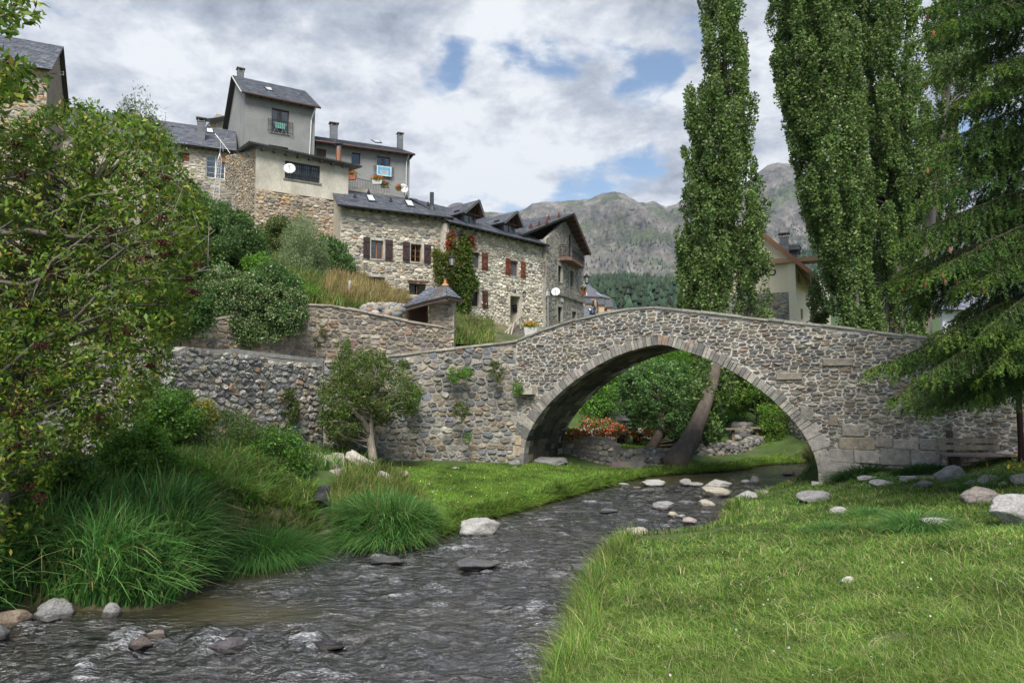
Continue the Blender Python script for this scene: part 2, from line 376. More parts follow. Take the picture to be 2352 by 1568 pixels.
def rubble(M, P, poly, sw, sh, pal, gap=.012, h=.03, holes=(), seed=1, jit=.36, flat=False, big=.25):
    random.seed(seed); pal = PAL[pal]
    us = [p[0] for p in poly]; zs = [p[1] for p in poly]; u0, u1, z0, z1 = min(us), max(us), min(zs), max(zs)
    pts = []; row = 0; z = z0-sh*.5
    while z < z1+sh:
        rh = sh*random.uniform(.65,1.4); u = u0-sw*random.random()
        while u < u1+sw:
            w = sw*random.uniform(.55,1.5)
            pts.append(((u+w/2+random.uniform(-1,1)*jit*.5*sw)/sw, (z+rh/2+random.uniform(-1,1)*jit*sh)/sh, random.uniform(0,big)))
            u += w
        z += rh
    grid = {}
    for i, p in enumerate(pts): grid.setdefault((int(math.floor(p[0]/1.2)), int(math.floor(p[1]/1.2))), []).append(i)
    for i, p in enumerate(pts):
        cu, cz = p[0]*sw, p[1]*sh
        if not pip(cu, cz, poly): continue
        if any(pip(cu, cz, hp) for hp in holes): continue
        x, y, wt = p; c = [(x-1.3,y-1.3),(x+1.3,y-1.3),(x+1.3,y+1.3),(x-1.3,y+1.3)]
        gx, gy = int(math.floor(x/1.2)), int(math.floor(y/1.2)); nb = []
        for a in (-2,-1,0,1,2):
            for b in (-2,-1,0,1,2):
                for j in grid.get((gx+a, gy+b), ()):
                    if j != i:
                        q = pts[j]; dd = (q[0]-x)**2+(q[1]-y)**2
                        if dd < 7: nb.append((dd, j))
        nb.sort()
        for dd, j in nb[:18]:
            q = pts[j]; nx, ny = q[0]-x, q[1]-y
            cc = (q[0]**2+q[1]**2-x*x-y*y+wt-q[2])/2
            c = clip_half(c, x, y, nx, ny, cc)
            if len(c) < 3: break
        if len(c) < 3: continue
        # to metres, shrink by the mortar gap, round
        c = [(a*sw, b*sh) for a, b in c]; cu = sum(a for a, b in c)/len(c); cz = sum(b for a, b in c)/len(c)
        gp = gap*random.uniform(.6,1.9); s = []
        for a, b in c:
            du, dz = a-cu, b-cz; r = math.hypot(du, dz)
            if r < gp*1.6: s = None; break
            k = (r-gp*1.25)/r; s.append((cu+du*k, cz+dz*k))
        if not s: continue
        if not flat: s = chaikin(s, 1)
        rn = min(sw, sh)*.07
        s = [(a+random.uniform(-rn,rn), b+random.uniform(-rn,rn)) for a, b in s]
        ok = []
        for a, b in s:
            t = 1
            while t > .1 and (not pip(cu+(a-cu)*t, cz+(b-cz)*t, poly) or any(pip(cu+(a-cu)*t, cz+(b-cz)*t, hp) for hp in holes)): t -= .15
            ok.append((cu+(a-cu)*t, cz+(b-cz)*t))
        s = ok; n = len(s); hh = h*random.uniform(.35,1.35); tu, tz = random.uniform(-.3,.3)*hh, random.uniform(-.3,.3)*hh
        V = [P(a, b, -.012) for a, b in s]; rz = hh*.22
        V += [P(cu+(a-cu)*.93, cz+(b-cz)*.93, hh*.72+random.uniform(-rz,rz)) for a, b in s]
        V += [P(cu+(a-cu)*.6, cz+(b-cz)*.6, hh+random.uniform(-rz,rz)+tu*(1 if a>cu else -1)+tz*(1 if b>cz else -1)) for a, b in s]
        V.append(P(cu, cz, hh*1.05))
        Fc = [(r*n+k, r*n+(k+1)%n, (r+1)*n+(k+1)%n, (r+1)*n+k) for r in (0,1) for k in range(n)]+[(2*n+k, 2*n+(k+1)%n, 3*n) for k in range(n)]
        M.add(V, Fc, pick(pal))
def wallpoly(M, P, poly, th, holes=(), col=(.5,.47,.4)):
    """flat wall of thickness th with openings; front face at off 0"""
    loops = [[Vector((a,b,0)) for a, b in poly]]+[[Vector((a,b,0)) for a, b in hp] for hp in holes]
    flat = [p for l in loops for p in l]; tris = tessellate_polygon(loops)
    for off in (0, -th):
        M.add([P(p.x, p.y, off) for p in flat], [tuple(t) for t in tris], col)
    for l in loops:
        n = len(l)
        for i in range(n):
            a, b = l[i], l[(i+1)%n]; M.quad(P(a.x,a.y,0), P(b.x,b.y,0), P(b.x,b.y,-th), P(a.x,a.y,-th), col)
M_stone = material('masonry', rough=.92, n1=(7,.30), n2=(42,.36), bump=1.0, bscale=34, bdist=.015, stain=((.10,.095,.085),.9,.5,.72,.45))
M_pale = material('pale_masonry', rough=.92, n1=(5,.2), n2=(24,.3), bump=1.0, bscale=26, bdist=.02, stain=((.30,.27,.22),.45,.5,.75,.35))
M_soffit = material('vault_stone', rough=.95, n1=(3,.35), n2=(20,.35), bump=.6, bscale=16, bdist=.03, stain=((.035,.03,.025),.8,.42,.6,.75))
M_cop = material('coping_stone', rough=.9, n1=(4,.2), n2=(30,.3), bump=.6, bscale=20, stain=((.12,.115,.1),1.6,.48,.66,.6))
MORT = (.52,.49,.44)

# ================================================================ the bridge
BW = 3.2
BR = Plane((.45,24.2), (8.81,19.5))
br = thing('stone_bridge', 'humped single-arch stone footbridge crossing the river', 'bridge', BR.pt(0,.1))
topbr = [BR.hit(*p) for p in ((1186,784),(1250,758),(1320,736),(1400,719),(1460,709),(1500,707),(1560,713),(1700,729),(1880,748),(2050,768),(2352,804),(2600,842),(2900,885))]
arch = [BR.hit(*p) for p in ((1200,1075),(1203,1038),(1210,1001),(1234,960),(1265,922),(1302,888),(1353,850),(1405,821),(1456,802.5),(1500,792),(1520,790.5),(1540,794),(1569,804),(1610,817),(1646,832),(1695,859),(1746.5,893),(1781,922),(1815,956),(1846,994),(1866,1031.5),(1880,1066),(1883,1110))]
arch[0] = (arch[0][0], -.4); arch[-1] = (arch[-1][0], -.4)
def interp(P, u):
    if u <= P[0][0]: return P[0][1]
    for a, b in zip(P, P[1:]):
        if u <= b[0]: return a[1]+(b[1]-a[1])*(u-a[0])/(b[0]-a[0]+1e-9)
    return P[-1][1]
# dense arch
def resample(P, step):
    out = [P[0]]; acc = 0
    for a, b in zip(P, P[1:]):
        L = math.hypot(b[0]-a[0], b[1]-a[1]); t = step-acc
        while t <= L: out.append((a[0]+(b[0]-a[0])*t/L, a[1]+(b[1]-a[1])*t/L)); t += step
        acc = (acc+L) % step
    out.append(P[-1]); return out
archS = chaikin(arch, 2, closed=False); archS = [arch[0]]+archS+[arch[-1]]
def outward(P, th):
    out = []
    for i, p in enumerate(P):
        a = P[max(i-1,0)]; b = P[min(i+1,len(P)-1)]; dx, dz = b[0]-a[0], b[1]-a[1]; l = math.hypot(dx, dz)
        out.append((p[0]-dz/l*th, p[1]+dx/l*th))
    return out
ringO = outward(resample(archS, .12), .29)
ub0, ub1 = topbr[0][0], topbr[-1][0]
topS = [(ub0+(ub1-ub0)*i/160, interp(topbr, ub0+(ub1-ub0)*i/160)) for i in range(161)]
face = topS+[(ub1,-.5)]+[(arch[-1][0],-.5)]+archS[::-1]+[(arch[0][0],-.5),(ub0,-.5)]
fm = MB(); 
def face_flat(M, P, th): wallpoly(M, P, face, th, col=MORT)
face_flat(fm, BR.pt, .42)
stonepoly = [(a, b-.05) for a, b in topS]+[(ub1,-.2),(arch[-1][0]+.42,-.2)]+[p for p in ringO[::-1] if p[1] > -.1]+[(arch[0][0]-.42,-.2),(ub0,-.2)]
ucut = BR.hit(1905,1000)[0]
rubble(fm, BR.pt, stonepoly, .225, .098, 'bridge', gap=.012, h=.042, seed=11, big=.5)
fm.build('spandrel_wall', M_stone, br, smooth=False)
bm_ = MB(); BK = Plane(BR.pt(0,0,-BW)[:2], BR.pt(8,0,-BW)[:2])
if BK.n.dot(BR.n) < 0: BK.n = -BK.n
wallpoly(bm_, lambda u, z, o=0: BR.pt(u, z, o-BW+.42), face, .42, col=MORT)
rubble(bm_, lambda u, z, o=0: BR.pt(u, z, -BW-o), stonepoly, .55, .25, 'bridge', gap=.016, h=.03, seed=12)
bm_.build('spandrel_wall', M_stone, br)
# voussoirs
vm = MB(); random.seed(5); V0 = resample(archS, .005); s = [0]
for a, b in zip(V0, V0[1:]): s.append(s[-1]+math.hypot(b[0]-a[0], b[1]-a[1]))
def along(t):
    k = min(range(0,len(s),1), key=lambda i: abs(s[i]-t)) if False else int(np.searchsorted(s, t)); k = min(k, len(V0)-1)
    a = V0[max(k-14,0)]; b = V0[min(k+14,len(V0)-1)]; dx, dz = b[0]-a[0], b[1]-a[1]; l = math.hypot(dx, dz)
    return V0[k], (-dz/l, dx/l)
t = .25
while t < s[-1]-.3:
    frac = min(t, s[-1]-t)/s[-1]; w = random.uniform(.09,.21) if frac > .16 else random.uniform(.22,.40)
    L_ = random.uniform(.25,.37) if frac > .16 else random.uniform(.34,.62)
    (a, na), (b, nb) = along(t+.007), along(t+w-.007)
    o = random.uniform(.035,.062); i0 = -.012; cc = pick([((.29,.27,.24),6),((.24,.225,.205),2.8),((.35,.325,.285),2),((.25,.19,.15),.9),((.18,.175,.165),1.2)])
    q = [(a[0]+na[0]*i0,a[1]+na[1]*i0),(b[0]+nb[0]*i0,b[1]+nb[1]*i0),(b[0]+nb[0]*L_,b[1]+nb[1]*L_),(a[0]+na[0]*L_,a[1]+na[1]*L_)]
    cu = sum(p[0] for p in q)/4; cz = sum(p[1] for p in q)/4; e = [(cu+(p[0]-cu)*.93+random.uniform(-.008,.008), cz+(p[1]-cz)*.95+random.uniform(-.008,.008)) for p in q]
    vs = [BR.pt(x, z, -.3) for x, z in q]+[BR.pt(x, z, o*.7) for x, z in q]+[BR.pt(x, z, o) for x, z in e]
    vm.add(vs, [(0,1,5,4),(1,2,6,5),(2,3,7,6),(3,0,4,7),(4,5,9,8),(5,6,10,9),(6,7,11,10),(7,4,8,11),(8,9,10,11)], cc)
    t += w
# big dressed blocks at the right foot and a long course
def dressed(M, P, u, z, w, h, o=.05, col=None, seedj=.012):
    col = col or pick([((.28,.26,.23),3),((.23,.215,.19),2.4),((.33,.31,.27),1),((.26,.22,.17),.7)]); j = lambda: random.uniform(-seedj,seedj)
    q = [(u+j(),z+j()),(u+w+j(),z+j()),(u+w+j(),z+h+j()),(u+j(),z+h+j())]; cu, cz = u+w/2, z+h/2
    e = [(cu+(a-cu)*(1-.03/w), cz+(b-cz)*(1-.03/h)) for a, b in q]
    vs = [P(a,b,-.05) for a, b in q]+[P(a,b,o*.6) for a, b in q]+[P(a,b,o+j()*.5) for a, b in e]
    M.add(vs, [(0,1,5,4),(1,2,6,5),(2,3,7,6),(3,0,4,7),(4,5,9,8),(5,6,10,9),(6,7,11,10),(7,4,8,11),(8,9,10,11)], col)
for (xa,ya,xb,yb) in ((1882,1066,1925,1040),(1884,1100,1900,1068),(1905,1060,1960,1032),(1927,1030,2010,1006),(2012,1026,2050,1004),(1962,1062,2020,1034),(2022,1066,2090,1030),(1904,1098,1975,1064),(2052,1030,2110,1010),(1840,965,1868,935),(2092,1066,2160,1036),(1935,1000,1985,976),(1905,976,1925,952),(2112,1032,2180,1008)):
    (ua,za),(ub,zb) = BR.hit(xa,ya), BR.hit(xb,yb); dressed(vm, BR.pt, ua, za, ub-ua, zb-za, .062)
for (xa,ya,xb,yb) in ((1890,841,1960,823),(1784,872,1842,855)): (ua,za),(ub,zb) = BR.hit(xa,ya), BR.hit(xb,yb); dressed(vm, BR.pt, ua, za, ub-ua, zb-za, .07, (.27,.24,.2))
qm = MB()
for (xa,ya,xb,yb) in ((1160,1021,1180,1000),(1181,1021,1199,1000),(1172,1045,1196,1024)): (ua,za),(ub,zb) = BR.hit(xa,ya), BR.hit(xb,yb); dressed(qm, BR.pt, ua, za, ub-ua, zb-za, .075, (.42,.34,.24))
vm.build('arch_ring', M_stone, br); qm.build('springer_stones', M_stone, br)
cb = MB(); (ua,za),(ub,zb) = BR.hit(1196,905), BR.hit(1231,890); c0 = BR.pt((ua+ub)/2,(za+zb)/2,.12); cb.box(c0, ub-ua, .36, zb-za, BR.d, BR.n, (.44,.41,.35)); cb.build('corbel_stone', M_cop, br)
# vault: courses of blocks across the width
so = MB(); random.seed(8); t = .02
while t < s[-1]-.1:
    w = random.uniform(.2,.34); (a, na), (b, nb) = along(t+.006), along(min(t+w-.006, s[-1])); y = -.02
    while y > -BW+.02:
        l = random.uniform(.3,.75); y2 = max(y-l, -BW+.02); o = random.uniform(-.012,.018)
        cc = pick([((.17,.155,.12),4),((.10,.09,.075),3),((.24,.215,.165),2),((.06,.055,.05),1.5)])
        q = [BR.pt(a[0]-na[0]*o, a[1]-na[1]*o, y), BR.pt(b[0]-nb[0]*o, b[1]-nb[1]*o, y), BR.pt(b[0]-nb[0]*o, b[1]-nb[1]*o, y2+.012), BR.pt(a[0]-na[0]*o, a[1]-na[1]*o, y2+.012)]
        up = [BR.pt(a[0]+na[0]*.08, a[1]+na[1]*.08, y), BR.pt(b[0]+nb[0]*.08, b[1]+nb[1]*.08, y), BR.pt(b[0]+nb[0]*.08, b[1]+nb[1]*.08, y2+.012), BR.pt(a[0]+na[0]*.08, a[1]+na[1]*.08, y2+.012)]
        so.box8(q+up, cc); y = y2
    t += w
A2 = resample(archS, .15); 
for a, b in zip(A2, A2[1:]):
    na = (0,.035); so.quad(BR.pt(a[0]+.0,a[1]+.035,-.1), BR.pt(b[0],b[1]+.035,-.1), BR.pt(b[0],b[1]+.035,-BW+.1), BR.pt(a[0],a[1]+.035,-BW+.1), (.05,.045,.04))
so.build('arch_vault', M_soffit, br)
dk = MB()
for a, b in zip(topS, topS[1:]):
    dk.quad(BR.pt(a[0],a[1]-.85,-.41), BR.pt(b[0],b[1]-.85,-.41), BR.pt(b[0],b[1]-.85,-BW+.41), BR.pt(a[0],a[1]-.85,-BW+.41), (.3,.28,.25))
dk.build('deck', M_cop, br)
def coping(M, P, top, w, back, over=.06, seed=3, th=.055, col=(.25,.24,.215), step=(.4,.9)):
    random.seed(seed); L = top[-1][0]; u = top[0][0]
    while u < L:
        e = min(u+random.uniform(*step), L); j = random.uniform(-.01,.015); o = over+random.uniform(-.015,.02); k = random.uniform(.8,1.2); t_ = th*random.uniform(.75,1.3)
        za, zb = interp(top, u)+j, interp(top, e)+j
        p = [P(u+.005,za-.012,o),P(e-.005,zb-.012,o),P(e-.005,zb-.012,back),P(u+.005,za-.012,back),P(u+.01,za+t_,o-.01),P(e-.01,zb+t_,o-.01),P(e-.01,zb+t_,back),P(u+.01,za+t_,back)]
        M.box8(p, tuple(x*k for x in col)); u = e
cm = MB(); coping(cm, BR.pt, topS, 0, -.47, seed=3)
cm.build('parapet_coping', M_cop, br)
cm = MB(); coping(cm, lambda u,z,o=0: BR.pt(u,z,-BW+.42+o*0+ (o if o<0 else 0)), [(a,b) for a,b in topS], 0, -.47, seed=4); cm.build('parapet_coping', M_cop, br)

# ================================================================ retaining walls
def ret_wall(name, label, pl, top, zb, sw, sh, pal, seed, th=.5, cop='stone', gap=.02, h=.05, group=None, mort=(.34,.31,.27), z_of=None, holes=()):
    w = thing(name, label, 'wall', pl.pt(top[0][0], zb)); M = MB()
    poly = list(top)+[(top[-1][0], zb), (top[0][0], zb)]
    wallpoly(M, pl.pt, poly, th, holes, col=mort); rubble(M, pl.pt, [(a,b-.02) for a,b in top]+[(top[-1][0],zb),(top[0][0],zb)], sw, sh, pal, gap, h, holes, seed)
    M.build('masonry', M_stone, w)
    if cop:
        C = MB(); coping(C, pl.pt, top, 0, -th-.05, over=.07 if cop == 'stone' else .015, seed=seed, th=.06 if cop == 'stone' else .13, col=(.34,.31,.26) if cop == 'stone' else (.24,.235,.22), step=(.5,1.3) if cop == 'stone' else (2,3.5))
        C.build('coping', M_cop, w)
    return w
Q1 = Plane(BR.pt(ub0,0)[:2], at(742,830,22.4)[:2])   # quay wall left of the bridge
t1 = [Q1.hit(*p) for p in ((1187,784),(1140,791),(1080,797),(1000,806),(930,815),(890,821),(800,829),(745,832))]
ret_wall('quay_wall', 'tall rubble quay wall joining the left end of the bridge', Q1, sorted(t1), -.2, .30, .19, 'quay', 21, gap=.014, h=.05, mort=(.33,.31,.275))
Q2 = Plane(at(742,830,22.35)[:2], at(395,800,17.4)[:2])
t2 = [Q2.hit(*p) for p in ((742,832),(690,829),(640,824),(560,812),(480,801),(425,796),(396,812),(380,822))]
ret_wall('river_wall', 'retaining wall of grey cobbles under a concrete cap', Q2, sorted(t2), .2, .25, .2, 'cobble', 22, cop='cap', gap=.012, h=.06, mort=(.33,.31,.28))
Q3 = Plane(at(395,812,17.35)[:2], at(60,880,15.5)[:2])
t3 = [Q3.hit(*p) for p in ((395,812),(330,845),(200,880),(60,900))]
ret_wall('river_wall', 'low river wall largely hidden behind the elder bush', Q3, sorted(t3), .2, .34, .28, 'cobble', 23, cop='cap', gap=.018, h=.06, mort=(.25,.24,.225))
UW = Plane(at(1045,760,27.3)[:2], at(385,740,21.2)[:2])
t4 = [UW.hit(*p) for p in ((1045,757),(985,747),(930,738),(860,722),(780,707),(740,699),(712,697),(650,705),(560,722),(470,738),(385,750),(300,770),(120,800))]
ret_wall('terrace_wall', 'brown rubble terrace wall with a slab coping above the lane', UW, sorted(t4), 2.6, .30, .17, 'terrace', 24, gap=.016, h=.045, mort=(.33,.29,.235))
# lane between the walls
rd = MB(); LN = [(BR.pt(9,0,-.4), BR.pt(9,0,-2.8), 5.2),(BR.pt(-.2,0,-.4),BR.pt(-.4,0,-3.0),3.75),(Vector((-2,23.9,0)),Vector((-1.5,27.0,0)),3.3),(Vector((-6.0,22.6,0)),Vector((-6.5,25.6,0)),3.15),(Vector((-8.9,17.9,0)),Vector((-11.3,21.4,0)),3.3),(Vector((-14,14,0)),Vector((-17,17.5,0)),3.5)]
for (a,b,z1),(c,d,z2) in zip(LN, LN[1:]):
    for q in range(1): rd.quad(Vector((a.x,a.y,z1)), Vector((b.x,b.y,z1)), Vector((d.x,d.y,z2)), Vector((c.x,c.y,z2)), (.3,.29,.27))
rd = rd  # the bridge deck already carries the first stretch
rd.f = rd.f[1:]
rd.build('lane', M_cop)['kind'] = 'structure'
# gatehouse pillar and its broken slate roof
ge = thing('gate_shelter', 'small ruined gate shelter with a sagging slate roof on a stone pier', 'shelter', at(1015,790,27.2))
GP = Plane(at(985,760,27.0)[:2], at(1045,760,27.0)[:2]); gm = MB()
(ua,zt),(ub_,_) = GP.hit(985,697), GP.hit(1043,690)
wallpoly(gm, GP.pt, [(ua,2.8),(ub_,2.8),(ub_,zt+.15),(ua,zt-.05)], 1.0, col=(.36,.32,.26))
rubble(gm, GP.pt, [(ua,2.8),(ub_,2.8),(ub_,zt+.1),(ua,zt-.1)], .27, .13, 'terrace', .014, .04, seed=31)
GS = Plane(GP.pt(ub_,0,0)[:2], GP.pt(ub_,0,-1)[:2]); 
gm.build('pier', M_stone, ge)
# ================================================================ houses
M_slate = material('slate', rough=.55, n1=(2,.2), n2=(30,.25), bump=.35, bscale=25, spec=.45)
M_wood = material('wood', rough=.75, n1=(4,.2), n2=(30,.3), bump=.3, bscale=30, stretch=(1,1,.2))
M_metal = material('metal', rough=.45, n1=(5,.1), n2=(40,.1), bump=0, spec=.5, metal=.6)
M_paint = material('paint', rough=.6, n1=(2,.06), n2=(20,.06), bump=.1, bscale=20)
M_render = material('cement_render', (.80,.825,.85), rough=.95, n1=(.8,.12), n2=(9,.10), bump=.35, bscale=14, stain=((.20,.195,.18),.5,.5,.75,.35))
M_plaster = material('worn_plaster', (1.15,1.13,1.08), rough=.95, n1=(.9,.14), n2=(9,.12), bump=.4, bscale=12, stain=((.26,.24,.2),.7,.47,.7,.6), stretch=(1,1,.6))
M_yellow = material('cream_plaster', (1.16,1.2,1.42), rough=.9, n1=(.6,.05), n2=(12,.05), bump=.15, bscale=20)
M_glass = glass('window_glass'); M_dark = material('dark_room', rough=1, n1=(3,0), n2=(3,0), bump=0)
M_cloth = material('cloth', rough=.95, n1=(3,.08), n2=(30,.05), bump=.2, bscale=15, transl=.2)
SL = [((.105,.115,.14),4),((.08,.087,.105),2),((.14,.15,.175),2),((.11,.112,.12),1)]
def slates(M, a, b, c, d, tw=.32, th=.24, lift=.03, seed=1, under=None, k=1.0, thick=.05, wav=.0):
    """a,b eave left/right, c,d ridge right/left"""
    random.seed(seed); a, b, c, d = map(Vector, (a, b, c, d)); n = (b-a).cross(d-a).normalized()
    if n.z < 0: n = -n
    W = ((b-a).length+(c-d).length)/2; H = ((d-a).length+(c-b).length)/2; rows = max(2,int(H/th)); cols = max(2,int(W/tw))
    def P(u, v, o): return (a*(1-u)+b*u)*(1-v)+(d*(1-u)+c*u)*v+n*(o+wav*math.sin(u*7)*math.sin(v*5))
    M.box8([P(0,0,-thick),P(1,0,-thick),P(1,1,-thick),P(0,1,-thick),P(0,0,0),P(1,0,0),P(1,1,0),P(0,1,0)], under or (.05,.04,.035))
    for r in range(rows):
        v0, v1 = r/rows, min(1,(r+1.35)/rows); u = -random.random()/cols
        while u < 1:
            e = u+random.uniform(.8,1.2)/cols; u0, u1 = max(0,u), min(1,e)-.008/W*2
            if u1-u0 > .1/cols:
                j = random.uniform(-.006,.008); z0 = lift+j
                col = tuple(x*k for x in pick(SL))
                M.add([P(u0,v0+random.uniform(-.02,.02)/rows,z0),P(u1,v0+random.uniform(-.02,.02)/rows,z0),P(u1,v1,.004),P(u0,v1,.004),P(u0,v0,0),P(u1,v0,0)], [(0,1,2,3),(4,5,1,0)], col)
            u = e
def rect(F, p0, p1):
    (a, b), (c, d) = F.hit(*p0), F.hit(*p1); u0, u1 = sorted((a, c)); z0, z1 = sorted((b, d)); return u0, z0, u1, z1
def rpoly(r): return [(r[0],r[1]),(r[2],r[1]),(r[2],r[3]),(r[0],r[3])]
def window(F, house, r, frame=(.28,.11,.05), depth=.16, fr=.06, leaves=2, bars=0, curtain=None, sill=True, name='window', fill=None, surround=None, sillcol=(.5,.48,.42)):
    u0, z0, u1, z1 = r; M = MB(); P = F.pt; o = -depth
    def bar(ua, za, ub, zb, oo=o, t=.05, col=frame):
        M.box8([P(ua,za,oo-t),P(ub,za,oo-t),P(ub,za,oo),P(ua,za,oo),P(ua,zb,oo-t),P(ub,zb,oo-t),P(ub,zb,oo),P(ua,zb,oo)], col)
    bar(u0,z0,u1,z0+fr); bar(u0,z1-fr,u1,z1); bar(u0,z0+fr,u0+fr,z1-fr); bar(u1-fr,z0+fr,u1,z1-fr)
    for i in range(1, leaves): m = u0+(u1-u0)*i/leaves; bar(m-fr*.6,z0+fr,m+fr*.6,z1-fr, oo=o+.012)
    for i in range(1, bars+1):
        zz = z0+(z1-z0)*i/(bars+1); bar(u0+fr,zz-.012,u1-fr,zz+.012,oo=o-.008,t=.02)
    w = M.build(name, M_wood, house)
    if fill:      # closed blind
        B = MB(); n = max(6,int((z1-z0)/.06))
        for i in range(n):
            za = z0+fr+(z1-z0-2*fr)*i/n; zb = z0+fr+(z1-z0-2*fr)*(i+.85)/n
            B.box8([P(u0+fr,za,o-.03),P(u1-fr,za,o-.03),P(u1-fr,za,o-.006),P(u0+fr,za,o-.006),P(u0+fr,zb,o-.04),P(u1-fr,zb,o-.04),P(u1-fr,zb,o-.02),P(u0+fr,zb,o-.02)], fill)
        B.build('blind', M_wood, w)
    else:
        G = MB(); G.quad(P(u0+fr,z0+fr,o-.025),P(u1-fr,z0+fr,o-.025),P(u1-fr,z1-fr,o-.025),P(u0+fr,z1-fr,o-.025)); G.build('pane', M_glass, w)
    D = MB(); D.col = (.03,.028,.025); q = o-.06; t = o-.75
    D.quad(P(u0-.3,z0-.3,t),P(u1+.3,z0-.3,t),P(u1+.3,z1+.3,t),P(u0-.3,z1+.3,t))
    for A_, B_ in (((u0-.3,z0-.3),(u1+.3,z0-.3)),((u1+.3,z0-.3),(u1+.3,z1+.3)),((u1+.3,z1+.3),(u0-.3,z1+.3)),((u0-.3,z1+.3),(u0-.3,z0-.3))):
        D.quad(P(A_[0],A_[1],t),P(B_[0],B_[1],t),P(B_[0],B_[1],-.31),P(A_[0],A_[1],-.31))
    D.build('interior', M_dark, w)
    if curtain:
        C = MB(); n = 14
        for side in range(2):
            ua, ub = (u0+fr, (u0+u1)/2-.01) if side == 0 else ((u0+u1)/2+.01, u1-fr)
            if curtain[1] < 1: ub, ua = (ua+(ub-ua)*curtain[1], ua) if side == 0 else (ub, ub-(ub-ua)*curtain[1])
            for i in range(n):
                a, b = ua+(ub-ua)*i/n, ua+(ub-ua)*(i+1)/n; oa, ob = o-.1+.02*math.sin(i*1.9), o-.1+.02*math.sin((i+1)*1.9)
                C.quad(P(a,z0+fr,oa),P(b,z0+fr,ob),P(b,z1-fr,ob),P(a,z1-fr,oa), curtain[0])
        C.build('curtain', M_cloth, w)
    if sill:
        S = MB(); S.box8([P(u0-.1,z0-.11,-.1),P(u1+.1,z0-.11,-.1),P(u1+.1,z0-.11,.05),P(u0-.1,z0-.11,.05),P(u0-.1,z0-.003,-.1),P(u1+.1,z0-.003,-.1),P(u1+.1,z0-.003,.07),P(u0-.1,z0-.003,.07)], sillcol); S.build('sill', M_cop, w)
    if surround:
        S = MB(); k = surround[1]; oo = .045
        for A_, B_ in (((u0-k,z0),(u0-.003,z1)),((u1+.003,z0),(u1+k,z1)),((u0-k,z1+.003),(u1+k,z1+k*1.15))):
            S.box8([P(A_[0],A_[1],-.1),P(B_[0],A_[1],-.1),P(B_[0],A_[1],oo),P(A_[0],A_[1],oo),P(A_[0],B_[1],-.1),P(B_[0],B_[1],-.1),P(B_[0],B_[1],oo),P(A_[0],B_[1],oo)], surround[0])
        S.build('surround', M_cop, w)
    return w
def shutter(F, house, r, col, flip=1, off=.06):
    """plank shutter folded back flat on the wall"""
    u0, z0, u1, z1 = r; M = MB(); P = F.pt; n = 5
    def bx(ua,za,ub,zb,o0,o1,c): M.box8([P(ua,za,o0),P(ub,za,o0),P(ub,za,o1),P(ua,za,o1),P(ua,zb,o0),P(ub,zb,o0),P(ub,zb,o1),P(ua,zb,o1)], c)
    for i in range(n):
        k = random.uniform(.85,1.1); bx(u0+(u1-u0)*i/n+.004,z0,u0+(u1-u0)*(i+1)/n-.004,z1,off,off+.035,tuple(x*k for x in col))
    h = z1-z0; dk = tuple(x*.75 for x in col)
    bx(u0+.02,z0+h*.12,u1-.02,z0+h*.2,off+.035,off+.065,dk); bx(u0+.02,z0+h*.76,u1-.02,z0+h*.84,off+.035,off+.065,dk)
    a, b = (u0+.05, u1-.05) if flip > 0 else (u1-.05, u0+.05)
    M.beam(P(a,z0+h*.76,off+.05), P(b,z0+h*.2,off+.05), .07, .03, up=F.n, col=dk)
    return M.build('shutter', M_wood, house)
def gutter(house, a, b, r=.07, col=(.03,.035,.035), mat=None):
    M = MB(); a, b = Vector(a), Vector(b); M.tube([a, a.lerp(b,.5)-Vector((0,0,.02)), b], r, 8, col); return M.build('gutter', mat or M_metal, house)
def pipe(house, pts, r=.05, col=(.3,.31,.32), name='downpipe'):
    M = MB(); M.tube(pts, r, 8, col); return M.build(name, M_metal, house)
def rafters(house, F, u0, u1, z, n, ln=.45, slope=.25, col=(.05,.035,.025)):
    M = MB()
    for i in range(n):
        u = u0+(u1-u0)*(i+.5)/n; M.beam(F.pt(u,z+slope*.0,-.1), F.pt(u,z-ln*slope,ln-.06), .1, .12, col=col)
    return M.build('rafters', M_wood, house)
def chimney(house, c, w, d, h, F, col=(.11,.115,.13), cap=True):
    M = MB(); c = Vector(c); n = max(2,int(h/.28))
    for i in range(n):
        k = random.uniform(.85,1.15); M.box(c+Vector((0,0,h*(i+.5)/n)), w*(1+random.uniform(0,.012)), d, h/n-.012, F.d, F.n, tuple(x*k for x in col))
    M.box(c+Vector((0,0,h*.5)), w*.97, d*.97, h, F.d, F.n, (.07,.07,.075))
    ch = M.build('chimney', M_slate, house)
    if cap:
        K = MB(); 
        for i in (-1,1):
            for j in (-1,1): K.box(c+F.d*(i*w*.36)+F.n*(j*d*.36)+Vector((0,0,h+.14)), .1, .1, .28, F.d, F.n, (.35,.33,.3))
        K.box(c+Vector((0,0,h+.02)), w*1.12, d*1.12, .05, F.d, F.n, (.3,.28,.25)); K.box(c+Vector((0,0,h+.31)), w*1.35, d*1.35, .07, F.d, F.n, (.14,.14,.14))
        K.build('chimney_cap', M_cop, ch)
    return ch
def skylight(house, a, b, c, d, name='skylight'):
    """corners on the roof"""
    a, b, c, d = map(Vector, (a,b,c,d)); n = (b-a).cross(d-a).normalized(); n = n if n.z > 0 else -n; M = MB()
    M.box8([a,b,c,d]+[q+n*.09 for q in (a,b,c,d)], (.04,.04,.045)); w = M.build(name, M_metal, house); G = MB(); m = (a+b+c+d)/4
    G.add([m+(q-m)*.78+n*.1 for q in (a,b,c,d)], [(0,1,2,3)], (.62,.68,.72)); G.build('pane', M_pane, w); return w
